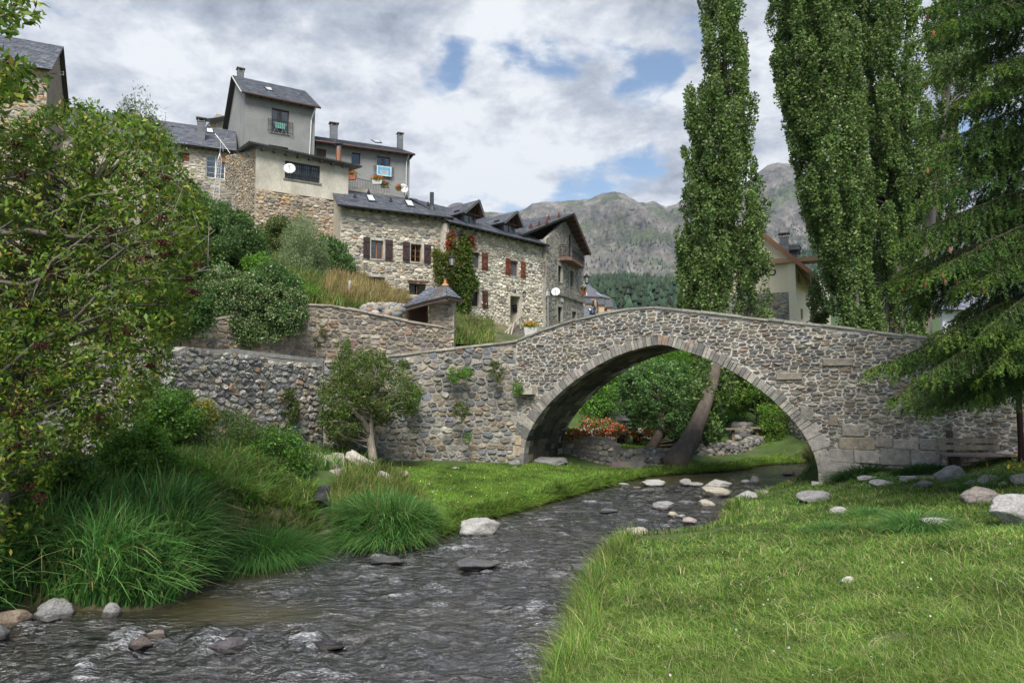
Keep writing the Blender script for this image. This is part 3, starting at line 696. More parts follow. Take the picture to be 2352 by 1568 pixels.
M_pane = material('skylight_glass', rough=.12, n1=(3,0), n2=(3,0), bump=0, spec=.8)
def cowl(house, p, F, col=(.04,.04,.045), s=.28):
    M = MB(); p = Vector(p); M.add([p+F.d*-s*.5+F.n*s*.6, p+F.d*s*.5+F.n*s*.6, p-F.n*s*.5, p+Vector((0,0,s*1.5))+F.n*s*.3], [(0,1,3),(1,2,3),(2,0,3)], col); return M.build('snow_guard', M_metal, house)
def onquad(a, b, c, d, px, py):
    """pixel ray onto the plane of a roof slope"""
    a, b, c, d = map(Vector, (a,b,c,d)); n = (b-a).cross(d-a); x, z = ray(px, py); r = Vector((x,1,z)); o = Vector((0,0,EYE)); t = (a-o).dot(n)/r.dot(n); return o+r*t
def backwall(M, F, u0, u1, zb, zt, depth, col, left=True, right=True, off=-.3):
    for u, s_ in ((u0,left),(u1,right)):
        if s_: M.box8([F.pt(u,zb,off),F.pt(u+(.3 if u==u0 else -.3),zb,off),F.pt(u+(.3 if u==u0 else -.3),zb,-depth),F.pt(u,zb,-depth),F.pt(u,zt,off),F.pt(u+(.3 if u==u0 else -.3),zt,off),F.pt(u+(.3 if u==u0 else -.3),zt,-depth),F.pt(u,zt,-depth)], col)
    M.box8([F.pt(u0,zb,-depth),F.pt(u1,zb,-depth),F.pt(u1,zb,-depth-.3),F.pt(u0,zb,-depth-.3),F.pt(u0,zt,-depth),F.pt(u1,zt,-depth),F.pt(u1,zt,-depth-.3),F.pt(u0,zt,-depth-.3)], col)

# ---- House A: pale stone, two shuttered windows
FA = Plane(at(781,600,45)[:2], at(1024,600,48.3)[:2])
hA = thing('stone_house', 'pale stone house with two dark-shuttered windows and skylights in its slate roof', 'house', FA.pt(FA.L/2,8))
ze = FA.hit(905,487)[1]; LA = FA.L
wA1 = rect(FA, cM(468,556), cM(632,828)); wA2 = rect(FA, cM(1020,610), cM(1168,868)); wA3 = rect(FA, cM(392,1062), cM(655,1330)); wA4 = rect(FA, cM(996,1158), cM(1232,1330))
hs = [rpoly(r) for r in (wA1,wA2,wA3,wA4)]; M = MB()
wallpoly(M, FA.pt, [(0,6),(LA,6),(LA,ze),(0,ze)], .3, hs, (.47,.43,.36)); big = [rpoly((r[0]-.2,r[1]-.15,r[2]+.2,r[3]+.22)) for r in (wA1,wA2)]+hs[2:]
rubble(M, FA.pt, [(0,6.2),(LA,6.2),(LA,ze-.1),(0,ze-.1)], .42, .21, 'pale', .018, .06, big, 41, big=.5)
backwall(M, FA, 0, LA, 6, ze, 8, (.45,.41,.34)); M.build('wall', M_pale, hA)
rd_, rr = 4.2, ze+2.35
eL, eR = FA.pt(-.35,ze-.05,.55), FA.pt(LA+.35,ze-.05,.55); rL, rR = FA.pt(.1,rr,-rd_), FA.pt(LA-.9,rr,-rd_)
zl, zr = FA.hit(800,470)[1], 0
M = MB(); slates(M, eL, eR, rR, rL, seed=51); slates(M, FA.pt(LA+.35,ze-.05,-9), FA.pt(-.35,ze-.05,-9), rL, rR, .5, .4, seed=52)
slates(M, eR, FA.pt(LA+.35,ze-.05,-9), rR, rR, .4,.3, seed=53); M.add([FA.pt(0,ze-.2,-.1),FA.pt(0,ze-.2,-8.3),rL],[(0,1,2)],(.4,.38,.32))
M.build('roof', M_slate, hA); gutter(hA, eL+FA.n*.06-Vector((0,0,.06)), eR+FA.n*.06-Vector((0,0,.06)), .08); rafters(hA, FA, 0, LA, ze-.05, 13)
for (r, c) in ((wA1, ((.75,.75,.74),1)), (wA2, ((.5,.55,.58),.45))): window(FA, hA, r, (.30,.12,.05), bars=2, curtain=c, surround=((.46,.44,.39),.17))
w3 = window(FA, hA, wA3, (.07,.035,.02), leaves=2, curtain=((.72,.76,.76),1), sill=False, surround=((.47,.45,.40),.18)); window(FA, hA, wA4, (.12,.06,.04), curtain=((.55,.57,.55),.8), sill=False)
lt = MB(); r = rect(FA, cM(972,1112), cM(1258,1160)); lt.box8([FA.pt(r[0],r[1],-.1),FA.pt(r[2],r[1],-.1),FA.pt(r[2],r[1],.09),FA.pt(r[0],r[1],.09),FA.pt(r[0],r[3],-.1),FA.pt(r[2],r[3],-.1),FA.pt(r[2],r[3],.09),FA.pt(r[0],r[3],.09)],(.11,.06,.04)); lt.build('lintel', M_wood, hA)
for (a, b, f) in (((357,515),(447,820),1),((664,552),(764,852),1),((906,582),(1003,868),1),((1204,620),(1298,893),-1)): shutter(FA, hA, rect(FA, cM(*a), cM(*b)), (.055,.035,.035), f)
q = (eL,eR,rR,rL)
for pts in (((415,160),(470,162),(500,217),(440,212)),((715,200),(775,205),(805,258),(745,250))): skylight(hA, *[onquad(*q, *cC(*p)) for p in (pts[3],pts[2],pts[1],pts[0])])
for p in ((330,178),(437,148),(610,212),(733,188),(902,245)): cowl(hA, onquad(*q, *cC(*p)), FA)
p0 = onquad(*q, *cC(935,275)); M = MB(); M.tube([p0-Vector((0,0,.2)), p0+Vector((0,0,1.3))], .15, 10, (.07,.075,.085)); M.tube([p0-Vector((0,0,.2)), p0+Vector((0,0,.3))], [.3,.17], 10, (.07,.075,.085)); M.build('flue', M_metal, hA)
pd = [FA.pt(LA+.3,ze-.15,.6), FA.pt(LA+.02,ze-.6,.2), FA.pt(LA-.02,ze-.9,.1), FA.pt(LA-.02,FA.hit(1010,590)[1],.1)]; pipe(hA, pd, .06, (.12,.12,.12))

# ---- House B: whiter stone, red-brown shutters, two dormers
FB = Plane(at(1026,600,47.6)[:2], at(1247,640,55.2)[:2]); LB = FB.L
hB = thing('dormer_house', 'white rubble house with russet shutters, an open doorway and two slate dormers', 'house', FB.pt(LB/2,7))
ze = FB.hit(*cL(615,262))[1]-.12
def bL(a, b): return rect(FB, cL(*a), cL(*b))
wB = [bL((265,490),(370,705)), bL((762,600),(856,806)), bL((262,970),(362,1182))]; dB = bL((750,1040),(875,1400)); hs = [rpoly(r) for r in wB+[dB]]; M = MB()
wallpoly(M, FB.pt, [(0,4),(LB,4),(LB,ze),(0,ze)], .3, hs, (.50,.47,.40)); rubble(M, FB.pt, [(0,4.4),(LB,4.4),(LB,ze-.1),(0,ze-.1)], .36, .24, 'white', .024, .07, hs, 42, big=.5)
backwall(M, FB, 0, LB, 4, ze, 8, (.45,.41,.34)); M.build('wall', M_pale, hB)
rr = ze+2.6; q = (FB.pt(-.2,ze-.05,.55), FB.pt(LB+.1,ze-.05,.55), FB.pt(LB-.2,rr,-4.2), FB.pt(0,rr,-4.2))
M = MB(); slates(M, *q, seed=55); slates(M, FB.pt(LB,ze-.05,-9), FB.pt(0,ze-.05,-9), q[3], q[2], .5, .4, seed=56); M.build('roof', M_slate, hB)
gutter(hB, q[0]+FB.n*.06-Vector((0,0,.06)), q[1]+FB.n*.06-Vector((0,0,.06)), .08); rafters(hB, FB, 0, LB, ze-.05, 17)
window(FB, hB, wB[0], (.12,.05,.03), fill=(.12,.13,.15), leaves=1); window(FB, hB, wB[1], (.25,.09,.05), fill=(.13,.13,.15), leaves=1); window(FB, hB, wB[2], (.05,.03,.025), curtain=((.2,.25,.25),.5), surround=((.5,.47,.4),.1))
RED = (.19,.055,.03)
for a, b, c_, f in (((204,468),(256,690),RED,1),((392,506),(466,735),(.15,.05,.035),1),((689,568),(752,795),RED,1),((880,612),(940,830),RED,1),((188,985),(248,1180),(.09,.045,.035),1),((398,976),(468,1208),(.09,.04,.03),1)): shutter(FB, hB, bL(a, b), c_, f)
# doorway: surround, reddish leaf, letter box
M = MB(); u0,z0,u1,z1 = dB; oo = .06; k = .22
for A_, B_ in (((u0-k,z0),(u0-.003,z1)),((u1+.003,z0),(u1+k,z1)),((u0-k,z1+.003),(u1+k,z1+.25))): M.box8([FB.pt(A_[0],A_[1],-.28),FB.pt(B_[0],A_[1],-.28),FB.pt(B_[0],A_[1],oo),FB.pt(A_[0],A_[1],oo),FB.pt(A_[0],B_[1],-.28),FB.pt(B_[0],B_[1],-.28),FB.pt(B_[0],B_[1],oo),FB.pt(A_[0],B_[1],oo)],(.50,.47,.39))
dr = M.build('door_frame', M_plaster, hB); M = MB()
for y in (0,): M.box8([FB.pt(u0,z0,-1.1),FB.pt(u1,z0,-1.1),FB.pt(u1,z0,-1.15),FB.pt(u0,z0,-1.15),FB.pt(u0,z1,-1.1),FB.pt(u1,z1,-1.1),FB.pt(u1,z1,-1.15),FB.pt(u0,z1,-1.15)],(.16,.05,.03))
for (za,zb) in ((z0+.15,z0+.8),(z0+1.0,z1-.2)): M.box8([FB.pt(u0+.15,za,-1.08),FB.pt(u1-.15,za,-1.08),FB.pt(u1-.15,za,-1.1),FB.pt(u0+.15,za,-1.1),FB.pt(u0+.15,zb,-1.08),FB.pt(u1-.15,zb,-1.08),FB.pt(u1-.15,zb,-1.1),FB.pt(u0+.15,zb,-1.1)],(.10,.035,.02) if za < z0+.5 else (.05,.05,.055))
M.build('door', M_wood, hB); M = MB(); M.quad(FB.pt(u1,z0,-.28),FB.pt(u1,z0,-1.1),FB.pt(u1,z1,-1.1),FB.pt(u1,z1,-.28),(.5,.47,.39)); M.quad(FB.pt(u0,z0,-.28),FB.pt(u0,z0,-1.1),FB.pt(u0,z1,-1.1),FB.pt(u0,z1,-.28),(.42,.4,.33)); M.quad(FB.pt(u0,z1,-.28),FB.pt(u1,z1,-.28),FB.pt(u1,z1,-1.1),FB.pt(u0,z1,-1.1),(.4,.38,.32)); M.quad(FB.pt(u0,z0,-.28),FB.pt(u1,z0,-.28),FB.pt(u1,z0,-1.1),FB.pt(u0,z0,-1.1),(.3,.28,.25)); M.build('porch_reveal', M_plaster, hB)
r = bL((828,1155),(868,1240)); M = MB(); M.box(FB.pt(u1-.06,(r[1]+r[3])/2,-.45), .1, .42, r[3]-r[1], FB.d, FB.n, (.015,.015,.017)); M.tube([FB.pt(u1-.06,r[3],-.24),FB.pt(u1-.06,r[3],-.66)],.055,10,(.015,.015,.017)); M.box(FB.pt(u1-.115,r[3]-.12,-.45),.012,.3,.03,FB.d,FB.n,(.3,.3,.3)); tag(M.build('letter_box', M_paint, None, base=FB.pt(u1-.06,r[1],-.45)), 'black wall letter box inside the russet-door entrance', 'letter box')
# dormers
def dormer(px0, px1, pyt, pyb, apex, seed, q, F, house, eL_, eR_):
    (ua,_), (ub2,_) = F.hit(*px0), F.hit(*px1); zb = F.hit(*pyb)[1]; zt = F.hit(*pyt)[1]; za = F.hit(*apex)[1]; off = -.35
    u0_, u1_ = ua, ub2; uc = F.hit(*apex)[0]; M = MB(); P = lambda u,z,o=0: F.pt(u,z,off+o); W = u1_-u0_; back = -3.2
    for u_ in (u0_, u1_):
        s_ = .12 if u_ == u0_ else -.12
        M.box8([P(u_,zb-.3,0),P(u_+s_,zb-.3,0),P(u_+s_,zb-.3,back),P(u_,zb-.3,back),P(u_,zt,0),P(u_+s_,zt,0),P(u_+s_,zt,back),P(u_,zt,back)],(.06,.065,.085))
    d_ = M.build('dormer', M_slate, house)
    ov = (u1_-u0_)*.28; fo = .55; el, er = (u0_-ov, zt-.12), (u1_+ov, zt-.12); ap = (uc, za+.02); M = MB()
    slates(M, P(el[0],el[1],back), P(el[0],el[1],fo), P(ap[0],ap[1],fo), P(ap[0],ap[1],back), .3, .22, seed=seed, under=(.08,.045,.03), thick=.08)
    slates(M, P(er[0],er[1],fo), P(er[0],er[1],back), P(ap[0],ap[1],back), P(ap[0],ap[1],fo), .3, .22, seed=seed+1, under=(.08,.045,.03), thick=.08)
    M.build('dormer_roof', M_slate, d_); M = MB()
    for A_ in (el, er): M.beam(P(A_[0],A_[1]-.06,fo+.02), P(ap[0],ap[1]-.04,fo+.02), .05, .18, up=F.n.cross(Vector((0,0,1))), col=(.11,.115,.12))
    M.beam(P(u0_-.1,zt,.06), P(u1_+.1,zt,.06), .12, .12, col=(.10,.05,.035)); M.beam(P(uc,zt,.06),P(uc,ap[1]-.15,.06),.1,.1,up=F.n,col=(.10,.05,.035))
    M.add([P(u0_,zt,-.05),P(u1_,zt,-.05),P(uc,ap[1]-.1,-.05)],[(0,1,2)],(.07,.04,.03)); M.build('dormer_gable', M_wood, d_)
    window(Plane(P(0,0)[:2], P(5,0)[:2]) if False else shiftplane(F, off), d_, (u0_+.12,zb-.05,u1_-.12,zt-.06), (.13,.10,.085), depth=.03, curtain=((.85,.85,.83),1), sill=False)
    return d_
def shiftplane(F, off):
    G = Plane(F.A[:2], F.B[:2]); G.A = F.A+F.n*off; G.n = F.n; return G
d1 = dormer(cC(1205,340), cC(1308,340), cC(1255,302), cC(1255,408), cC(1292,200), 61, q, FB, hB, 0, 0)
d2 = dormer(cC(1517,430), cC(1616,430), cC(1565,380), cC(1565,487), cC(1592,288), 63, q, FB, hB, 0, 0)
pipe(hB, [FB.pt(LB-.05,ze-.5,.1), FB.pt(LB-.05,FB.hit(*cL(1190,560))[1],.12), FB.pt(LB+.35,FB.hit(*cL(1190,560))[1],.12), FB.pt(LB+.35,FB.hit(*cL(1190,940))[1],.12)], .05, (.28,.27,.25))
# ---- House C: grey coursed stone, gable to the street, balcony on the bend
PC0 = FB.pt(LB,0,.35); FC = Plane(PC0[:2], (at(1291,650,57.6))[:2]); FD = Plane(FC.B[:2], at(1340,650,62.5)[:2])
hC = thing('corner_house', 'tall grey stone corner house with an iron balcony under its wooden gable', 'house', FC.pt(FC.L,6))
def cLr(F, a, b): return rect(F, cL(*a), cL(*b))
c1 = cLr(FC,(1352,660),(1442,895)); c2 = cLr(FC,(1350,1178),(1438,1382)); c3 = cLr(FC,(1398,235),(1447,548))
dd1 = cLr(FD,(1502,722),(1548,945)); dd2 = cLr(FD,(1527,1235),(1582,1400)); dd3 = cLr(FD,(1492,268),(1528,590))
zc = FC.hit(*cL(1150,300))[1]; zpk = 0
def clampr(r, F): return (max(r[0],.05), r[1], min(r[2],F.L-.05), r[3])
c1, c2, c3 = (clampr(r, FC) for r in (c1,c2,c3)); dd1, dd2, dd3 = (clampr(r, FD) for r in (dd1,dd2,dd3))
pk = FD.hit(1318,500); pl_ = FC.hit(1246,545); zmid = FC.hit(1289,512)[1]; pr_ = FD.hit(1340,560)
M = MB(); h1 = [rpoly(c1),rpoly(c2),rpoly(c3)]; h2 = [rpoly(dd1),rpoly(dd2),rpoly(dd3)]
polC = [(0,3.5),(FC.L,3.5),(FC.L,zmid),(0,pl_[1])]; polD = [(0,3.5),(FD.L,3.5),(FD.L,pr_[1]),(min(pk[0],FD.L-.3),pk[1]),(0,zmid)]
wallpoly(M, FC.pt, polC, .3, h1, (.33,.31,.27)); wallpoly(M, FD.pt, polD, .3, h2, (.33,.31,.27))
rubble(M, FC.pt, polC, .36, .17, 'grey', .010, .03, h1, 43, flat=True); rubble(M, FD.pt, polD, .42, .17, 'grey', .010, .03, h2, 44, flat=True)
perp = -FC.n; 
M.box8([FC.pt(0,3.5,-.31),FC.pt(.3,3.5,-.31),FC.pt(.3,3.5,-9),FC.pt(0,3.5,-9),FC.pt(0,pl_[1],-.31),FC.pt(.3,pl_[1],-.31),FC.pt(.3,pl_[1],-9),FC.pt(0,pl_[1],-9)],(.45,.44,.42))
M.quad(FD.pt(FD.L,3.5,-.31),FD.pt(FD.L,3.5,-9),FD.pt(FD.L,pr_[1],-9),FD.pt(FD.L,pr_[1],-.31),(.33,.31,.27)); M.build('wall', M_stone, hC)
# roof with projecting verge
apx = onquad  # alias
A0 = at(1318,489,57.5); back = Vector((-FB.d.y*-1, -FB.d.x, 0)); back = (-FC.n).normalized()
EL = at(1200,537,53.2); ER = at(1357,583,62.2)
M = MB(); bk = back*10
slates(M, EL+bk, EL, A0, A0+bk, .34, .26, seed=71, under=(.10,.055,.035), thick=.12); slates(M, ER, ER+bk, A0+bk, A0, .4, .3, seed=72, under=(.10,.055,.035), thick=.12); M.build('roof', M_slate, hC)
M = MB(); M.beam(EL-Vector((0,0,.1)), A0-Vector((0,0,.1)), .05, .24, up=back.cross(Vector((0,0,1))), col=(.09,.10,.10)); M.beam(ER-Vector((0,0,.1)), A0-Vector((0,0,.1)), .05, .24, up=back.cross(Vector((0,0,1))), col=(.12,.07,.05)); M.build('verge', M_wood, hC)
M = MB()
for i in range(9):
    t = (i+.5)/9; p = A0.lerp(ER, t)-Vector((0,0,.22)); M.beam(p, p+back*1.6, .1, .14, col=(.09,.05,.035))
for i in range(5):
    t = (i+.5)/5; p = A0.lerp(EL, t)-Vector((0,0,.22)); M.beam(p+back*.1, p+back*1.6, .1, .14, col=(.09,.05,.035))
M.build('purlins', M_wood, hC)
qq = (EL+bk, EL, A0, A0+bk)
for p in ((1005,200),(1108,172),(1205,145),(1228,95),(1358,68)): cowl(hC, onquad(*qq, *cL(*p)), FC, (.22,.07,.04), .34)
gut = gutter(hC, EL+back*.2-Vector((0,0,.1)), EL+back*6-Vector((0,0,.1)), .07)
window(FC, hC, c1, (.03,.03,.035), leaves=2, curtain=((.5,.5,.5),.4), surround=((.36,.35,.31),.2), sillcol=(.36,.34,.3)); window(FC, hC, c2, (.03,.03,.035), leaves=2, curtain=((.12,.06,.2),.7), surround=((.36,.35,.31),.2), sillcol=(.36,.34,.3)); window(FC, hC, c3, (.06,.035,.03), leaves=1, sill=False, name='balcony_door', fill=(.07,.05,.05))
window(FD, hC, dd1, (.08,.06,.055), leaves=1, fill=(.16,.14,.13), surround=((.36,.35,.31),.25), sillcol=(.36,.34,.3)); window(FD, hC, dd2, (.08,.06,.055), leaves=1, fill=(.18,.17,.16), surround=((.36,.35,.31),.25)); window(FD, hC, dd3, (.05,.04,.04), leaves=1, sill=False, name='balcony_door')
zs = FC.hit(*cL(1200,975))[1]; M = MB(); zs2 = FD.hit(*cL(1660,1150))[1]
M.box8([FC.pt(0,zs-.12,-.05),FC.pt(FC.L,zs-.12,-.05),FC.pt(FC.L,zs-.12,.16),FC.pt(0,zs-.12,.16),FC.pt(0,zs+.12,-.05),FC.pt(FC.L,zs+.12,-.05),FC.pt(FC.L,zs+.12,.2),FC.pt(0,zs+.12,.2)],(.36,.34,.3))
M.box8([FD.pt(0,zs-.12,-.05),FD.pt(FD.L,zs-.12,-.05),FD.pt(FD.L,zs-.12,.16),FD.pt(0.02,zs-.12,.16),FD.pt(0,zs+.12,-.05),FD.pt(FD.L,zs+.12,-.05),FD.pt(FD.L,zs+.12,.2),FD.pt(.02,zs+.12,.2)],(.36,.34,.3)); M.build('string_course', M_cop, hC)
# balcony
zf = FC.hit(*cL(1375,560))[1]; ubal = FC.hit(*cL(1372,560))[0]; vbal = FD.hit(*cL(1615,640))[0]; vbal = min(vbal, FD.L*.75)
fl = [FC.pt(ubal,0,0), FC.pt(ubal,0,.55), FC.pt(FC.L,0,.0)+(FC.n+FD.n).normalized()*.95, FD.pt(vbal,0,.6), FD.pt(vbal,0,0), FD.pt(0,0,0)]
bal = MB(); n = len(fl); Z = lambda p,z: Vector((p.x,p.y,z)); bal.add([Z(p,zf-.28) for p in fl]+[Z(p,zf) for p in fl], [tuple(range(n))[::-1], tuple(range(n,2*n))]+[(i,(i+1)%n,(i+1)%n+n,i+n) for i in range(n)], (.20,.11,.08)); bal_o = bal.build('balcony_floor', M_cop, hC)
bal = MB(); rail = fl[:5]
for a, b in zip(rail, rail[1:]):
    L_ = (b-a).length; m = max(2,int(L_/.13))
    for z in (zf+.08, zf+.85, zf+1.02): bal.beam(Z(a,z), Z(b,z), .035, .035, col=(.015,.015,.015))
    for i in range(m+1):
        p = a.lerp(b, i/m); bal.beam(Z(p,zf), Z(p,zf+1.02), .02, .02, up=(1,0,0), col=(.015,.015,.015))
        if i < m:
            p2 = a.lerp(b,(i+.5)/m); bal.tube([Z(p2,zf+.25)+FC.n*.0, Z(a.lerp(b,(i+.8)/m),zf+.4), Z(p2,zf+.55), Z(a.lerp(b,(i+.2)/m),zf+.7)], .009, 4, (.015,.015,.015))
bal.build('balcony_railing', M_metal, hC)
pipe(hC, [FC.pt(-.2,FC.hit(*cL(1180,1040))[1],.25), FC.pt(-.2,4.5,.25)], .06, (.38,.39,.40)); M = MB(); M.box(FC.pt(-.2,FC.hit(*cL(1180,1018))[1],.26), .36,.2,.34, FC.d, FC.n, (.45,.46,.47)); M.build('junction_box', M_paint, hC)
M = MB(); r = cLr(FC,(1383,1068),(1418,1125)); M.box8([FC.pt(r[0],r[1],.03),FC.pt(r[2],r[1],.03),FC.pt(r[2],r[1],.06),FC.pt(r[0],r[1],.06),FC.pt(r[0],r[3],.03),FC.pt(r[2],r[3],.03),FC.pt(r[2],r[3],.06),FC.pt(r[0],r[3],.06)],(.55,.56,.58)); M.build('plaque', M_paint, hC)

# ---- Tower house
FT = Plane(at(561,300,57)[:2], at(723,300,60)[:2]); LT = FT.L
hT = thing('tower_house', 'tall narrow grey rendered house with a laundry rack on its window balcony', 'house', FT.pt(LT/2,12))
zt = FT.hit(*cB(925,335))[1]; t1_ = rect(FT, cB(868,405), cB(1018,648)); t2_ = rect(FT, cB(842,735), cB(1010,900)); DT = 11; M = MB()
wallpoly(M, FT.pt, [(0,10),(LT,10),(LT,zt),(0,zt)], .3, [rpoly(t1_),rpoly(t2_)], (.30,.295,.28)); M.build('wall', M_render, hT)
zr = zt+3.6; SP = Plane(FT.pt(0,0,-.31)[:2], FT.pt(0,0,-DT)[:2]); M = MB(); m_ = DT*.5
M.add([FT.pt(0,10,-.3),FT.pt(0,10,-DT),FT.pt(0,zt,-DT),FT.pt(0,zr,-m_),FT.pt(0,zt,-.3)],[(0,1,2,3,4)],(.36,.35,.33)); M.add([FT.pt(LT,10,-.3),FT.pt(LT,10,-DT),FT.pt(LT,zt,-DT),FT.pt(LT,zr,-m_),FT.pt(LT,zt,-.3)],[(0,1,2,3,4)],(.30,.29,.28)); M.quad(FT.pt(0,10,-DT),FT.pt(LT,10,-DT),FT.pt(LT,zt,-DT),FT.pt(0,zt,-DT),(.3,.29,.28)); M.build('side_wall', M_render, hT)
M = MB(); q = (FT.pt(-.35,zt-.1,.55), FT.pt(LT+.35,zt-.1,.55), FT.pt(LT+.35,zr+.12,-m_), FT.pt(-.35,zr+.12,-m_)); slates(M, *q, .34,.26, seed=81, thick=.12); slates(M, FT.pt(LT+.35,zt-.1,-DT-.5), FT.pt(-.35,zt-.1,-DT-.5), q[3], q[2], .5,.4, seed=82, thick=.12); M.build('roof', M_slate, hT)
M = MB(); M.beam(q[0]-Vector((0,0,.08)), q[3]-Vector((0,0,.08)), .04, .22, up=FT.d, col=(.45,.45,.44)); M.beam(FT.pt(-.36,zt-.15,-DT-.5), q[3]-Vector((0,0,.08)), .04,.22, up=FT.d, col=(.07,.07,.07)); M.build('verge', M_paint, hT)
gutter(hT, q[0]+FT.n*.05-Vector((0,0,.1)), q[1]+FT.n*.05-Vector((0,0,.1)), .1, (.10,.06,.05)); rafters(hT, FT, 0, LT, zt-.1, 7, .5)
window(FT, hT, t1_, (.11,.055,.035), curtain=((.6,.64,.68),.7), sillcol=(.28,.27,.25), depth=.22); window(FT, hT, t2_, (.14,.08,.05), curtain=((.7,.7,.7),.9), depth=.22, sillcol=(.28,.27,.25))
skylight(hT, *[onquad(*q, *cB(*p)) for p in ((830,255),(880,262),(860,232),(795,225))]); chimney(hT, FT.pt(.35,zr-.3,-m_), .55, .55, .85, FT, (.13,.14,.16))
pp = FT.hit(*cB(1232,500)); pipe(hT, [FT.pt(LT-.1,zt-.3,.5),FT.pt(LT-.35,zt-1.3,.12),FT.pt(LT-.45,FT.hit(*cB(1215,850))[1],.12)], .07, (.5,.51,.52))
def railing(P, house, u0, u1, z0, z1, o, n, rad=.014, col=(.02,.02,.02), extra=True):
    M = MB()
    for i in range(n+1): u = u0+(u1-u0)*i/n; M.beam(P(u,z0,o), P(u,z1,o), rad*2, rad*2, up=(1,0,0), col=col)
    for z in ((z0+.05,z1,z1-.14) if extra else (z0+.05,z1)): M.beam(P(u0,z,o), P(u1,z,o), .03,.03, col=col)
    for u in (u0,u1): M.beam(P(u,z1,o), P(u,z1,0), .03,.03, col=col); M.beam(P(u,z0+.05,o), P(u,z0+.05,0), .03,.03, col=col)
    return M.build('railing', M_metal, house)
railing(FT.pt, hT, t1_[0]-.3, t1_[2]+.3, t1_[1], t1_[1]+1.05, .18, 13)
lr = thing('laundry_rack', 'folding laundry rack with a pale green towel on the tower window ledge', 'laundry rack', FT.pt(t1_[0]+.6,t1_[1],-.05)); M = MB(); ua, ub3 = t1_[0]+.3, t1_[2]-.3; zz = t1_[1]
for u_ in (ua+.1,ub3-.1): M.beam(FT.pt(u_-.25,zz+.02,-.05), FT.pt(u_+.25,zz+.9,-.02), .02,.02,col=(.7,.7,.7)); M.beam(FT.pt(u_+.25,zz+.02,-.02), FT.pt(u_-.25,zz+.9,-.05), .02,.02,col=(.7,.7,.7))
M.beam(FT.pt(ua-.1,zz+.9,-.04),FT.pt(ub3+.1,zz+.9,-.04),.025,.025,col=(.7,.7,.7)); M.build('frame', M_paint, lr); M = MB()
for i in range(8):
    a, b = ua+(ub3-ua)*i/8, ua+(ub3-ua)*(i+1)/8; M.quad(FT.pt(a,zz+.42,.03+.01*math.sin(i*2)),FT.pt(b,zz+.40,.03+.01*math.sin(i*2+2)),FT.pt(b,zz+.93,.0),FT.pt(a,zz+.93,.0),(.28,.60,.52))
M.build('towel', M_cloth, lr)
# small pale stone annex behind the tower
M = MB(); aB = thing('annex', 'low slate-roofed annex peeping out behind the tower house', 'annex', at(505,300,70)); X = Plane(at(492,290,69)[:2], at(530,290,70)[:2])
(ua,za) = X.hit(496,285); M.box8([X.pt(0.2,14,0),X.pt(X.L+2,14,0),X.pt(X.L+2,14,-5),X.pt(.2,14,-5),X.pt(.2,X.hit(500,262)[1],0),X.pt(X.L+2,X.hit(500,262)[1],0),X.pt(X.L+2,X.hit(500,262)[1],-5),X.pt(.2,X.hit(500,262)[1],-5)],(.42,.36,.27)); M.build('wall', M_stone, aB)
M = MB(); z_ = X.hit(495,248)[1]; slates(M, X.pt(-.6,X.hit(490,280)[1],.5), X.pt(X.L+1,z_,.5), X.pt(X.L+1,z_+.4,-4), X.pt(-.6,z_,-4), .5,.4, seed=85, thick=.3, under=(.045,.04,.04)); M.build('roof', M_slate, aB)

# ---- Row house behind (grey, towel on balcony)
FR = Plane(at(724,370,61)[:2], at(941,380,64.5)[:2]); LR = FR.L
hR = thing('row_house', 'long grey rendered house with a blue towel hung from its balcony', 'house', FR.pt(LR/2,12))
zt = FR.hit(*cB(1690,765))[1]; def_ = lambda a,b: rect(FR, cB(*a), cB(*b)); w1, w2, w3_ = def_((1246,765),(1352,880)), def_((1582,805),(1660,918)), def_((1810,838),(1925,1040)); M = MB()
w1 = (max(w1[0],.1),)+w1[1:]
wallpoly(M, FR.pt, [(0,10),(LR,10),(LR,zt),(0,zt)], .3, [rpoly(w1),rpoly(w2),rpoly(w3_)], (.31,.305,.29)); backwall(M, FR, 0, LR, 10, zt, 8, (.3,.29,.28)); M.build('wall', M_render, hR)
q = (FR.pt(-.3,zt-.1,.6), FR.pt(LR+.35,zt-.1,.6), FR.pt(LR-.2,zt+1.9,-4), FR.pt(-.3,zt+1.9,-4)); M = MB(); slates(M, *q, .34,.26, seed=86, thick=.1); slates(M, FR.pt(LR+.35,zt-.1,-8.6), FR.pt(-.3,zt-.1,-8.6), q[3], q[2], .5,.4, seed=87, thick=.1); slates(M, q[1], FR.pt(LR+.35,zt-.1,-8.6), q[2], q[2], .4,.3, seed=88); M.build('roof', M_slate, hR)
gutter(hR, q[0]+FR.n*.05-Vector((0,0,.1)), q[1]+FR.n*.05-Vector((0,0,.1)), .1, (.10,.055,.05)); rafters(hR, FR, 0, LR, zt-.1, 11, .5)
window(FR, hR, w1, (.10,.05,.035), fill=(.12,.085,.07), sillcol=(.28,.27,.25)); window(FR, hR, w2, (.10,.05,.035), leaves=1, sillcol=(.28,.27,.25), surround=((.25,.24,.22),.12)); window(FR, hR, w3_, (.12,.055,.035), curtain=((.4,.45,.55),.6), sillcol=(.28,.27,.25), surround=((.25,.24,.22),.12))
skylight(hR, *[onquad(*q, *cB(*p)) for p in ((1795,722),(1855,725),(1830,703),(1755,697))]); 
for px, h_ in (((1425,672),1.7),((2022,742),1.5)): p = onquad(*q, *cB(*px)); chimney(hR, p-Vector((0,0,.4))-FR.n*.3, .72 if h_ > 1.6 else .55, .6, h_*.72+.4, FR, (.14,.15,.17))
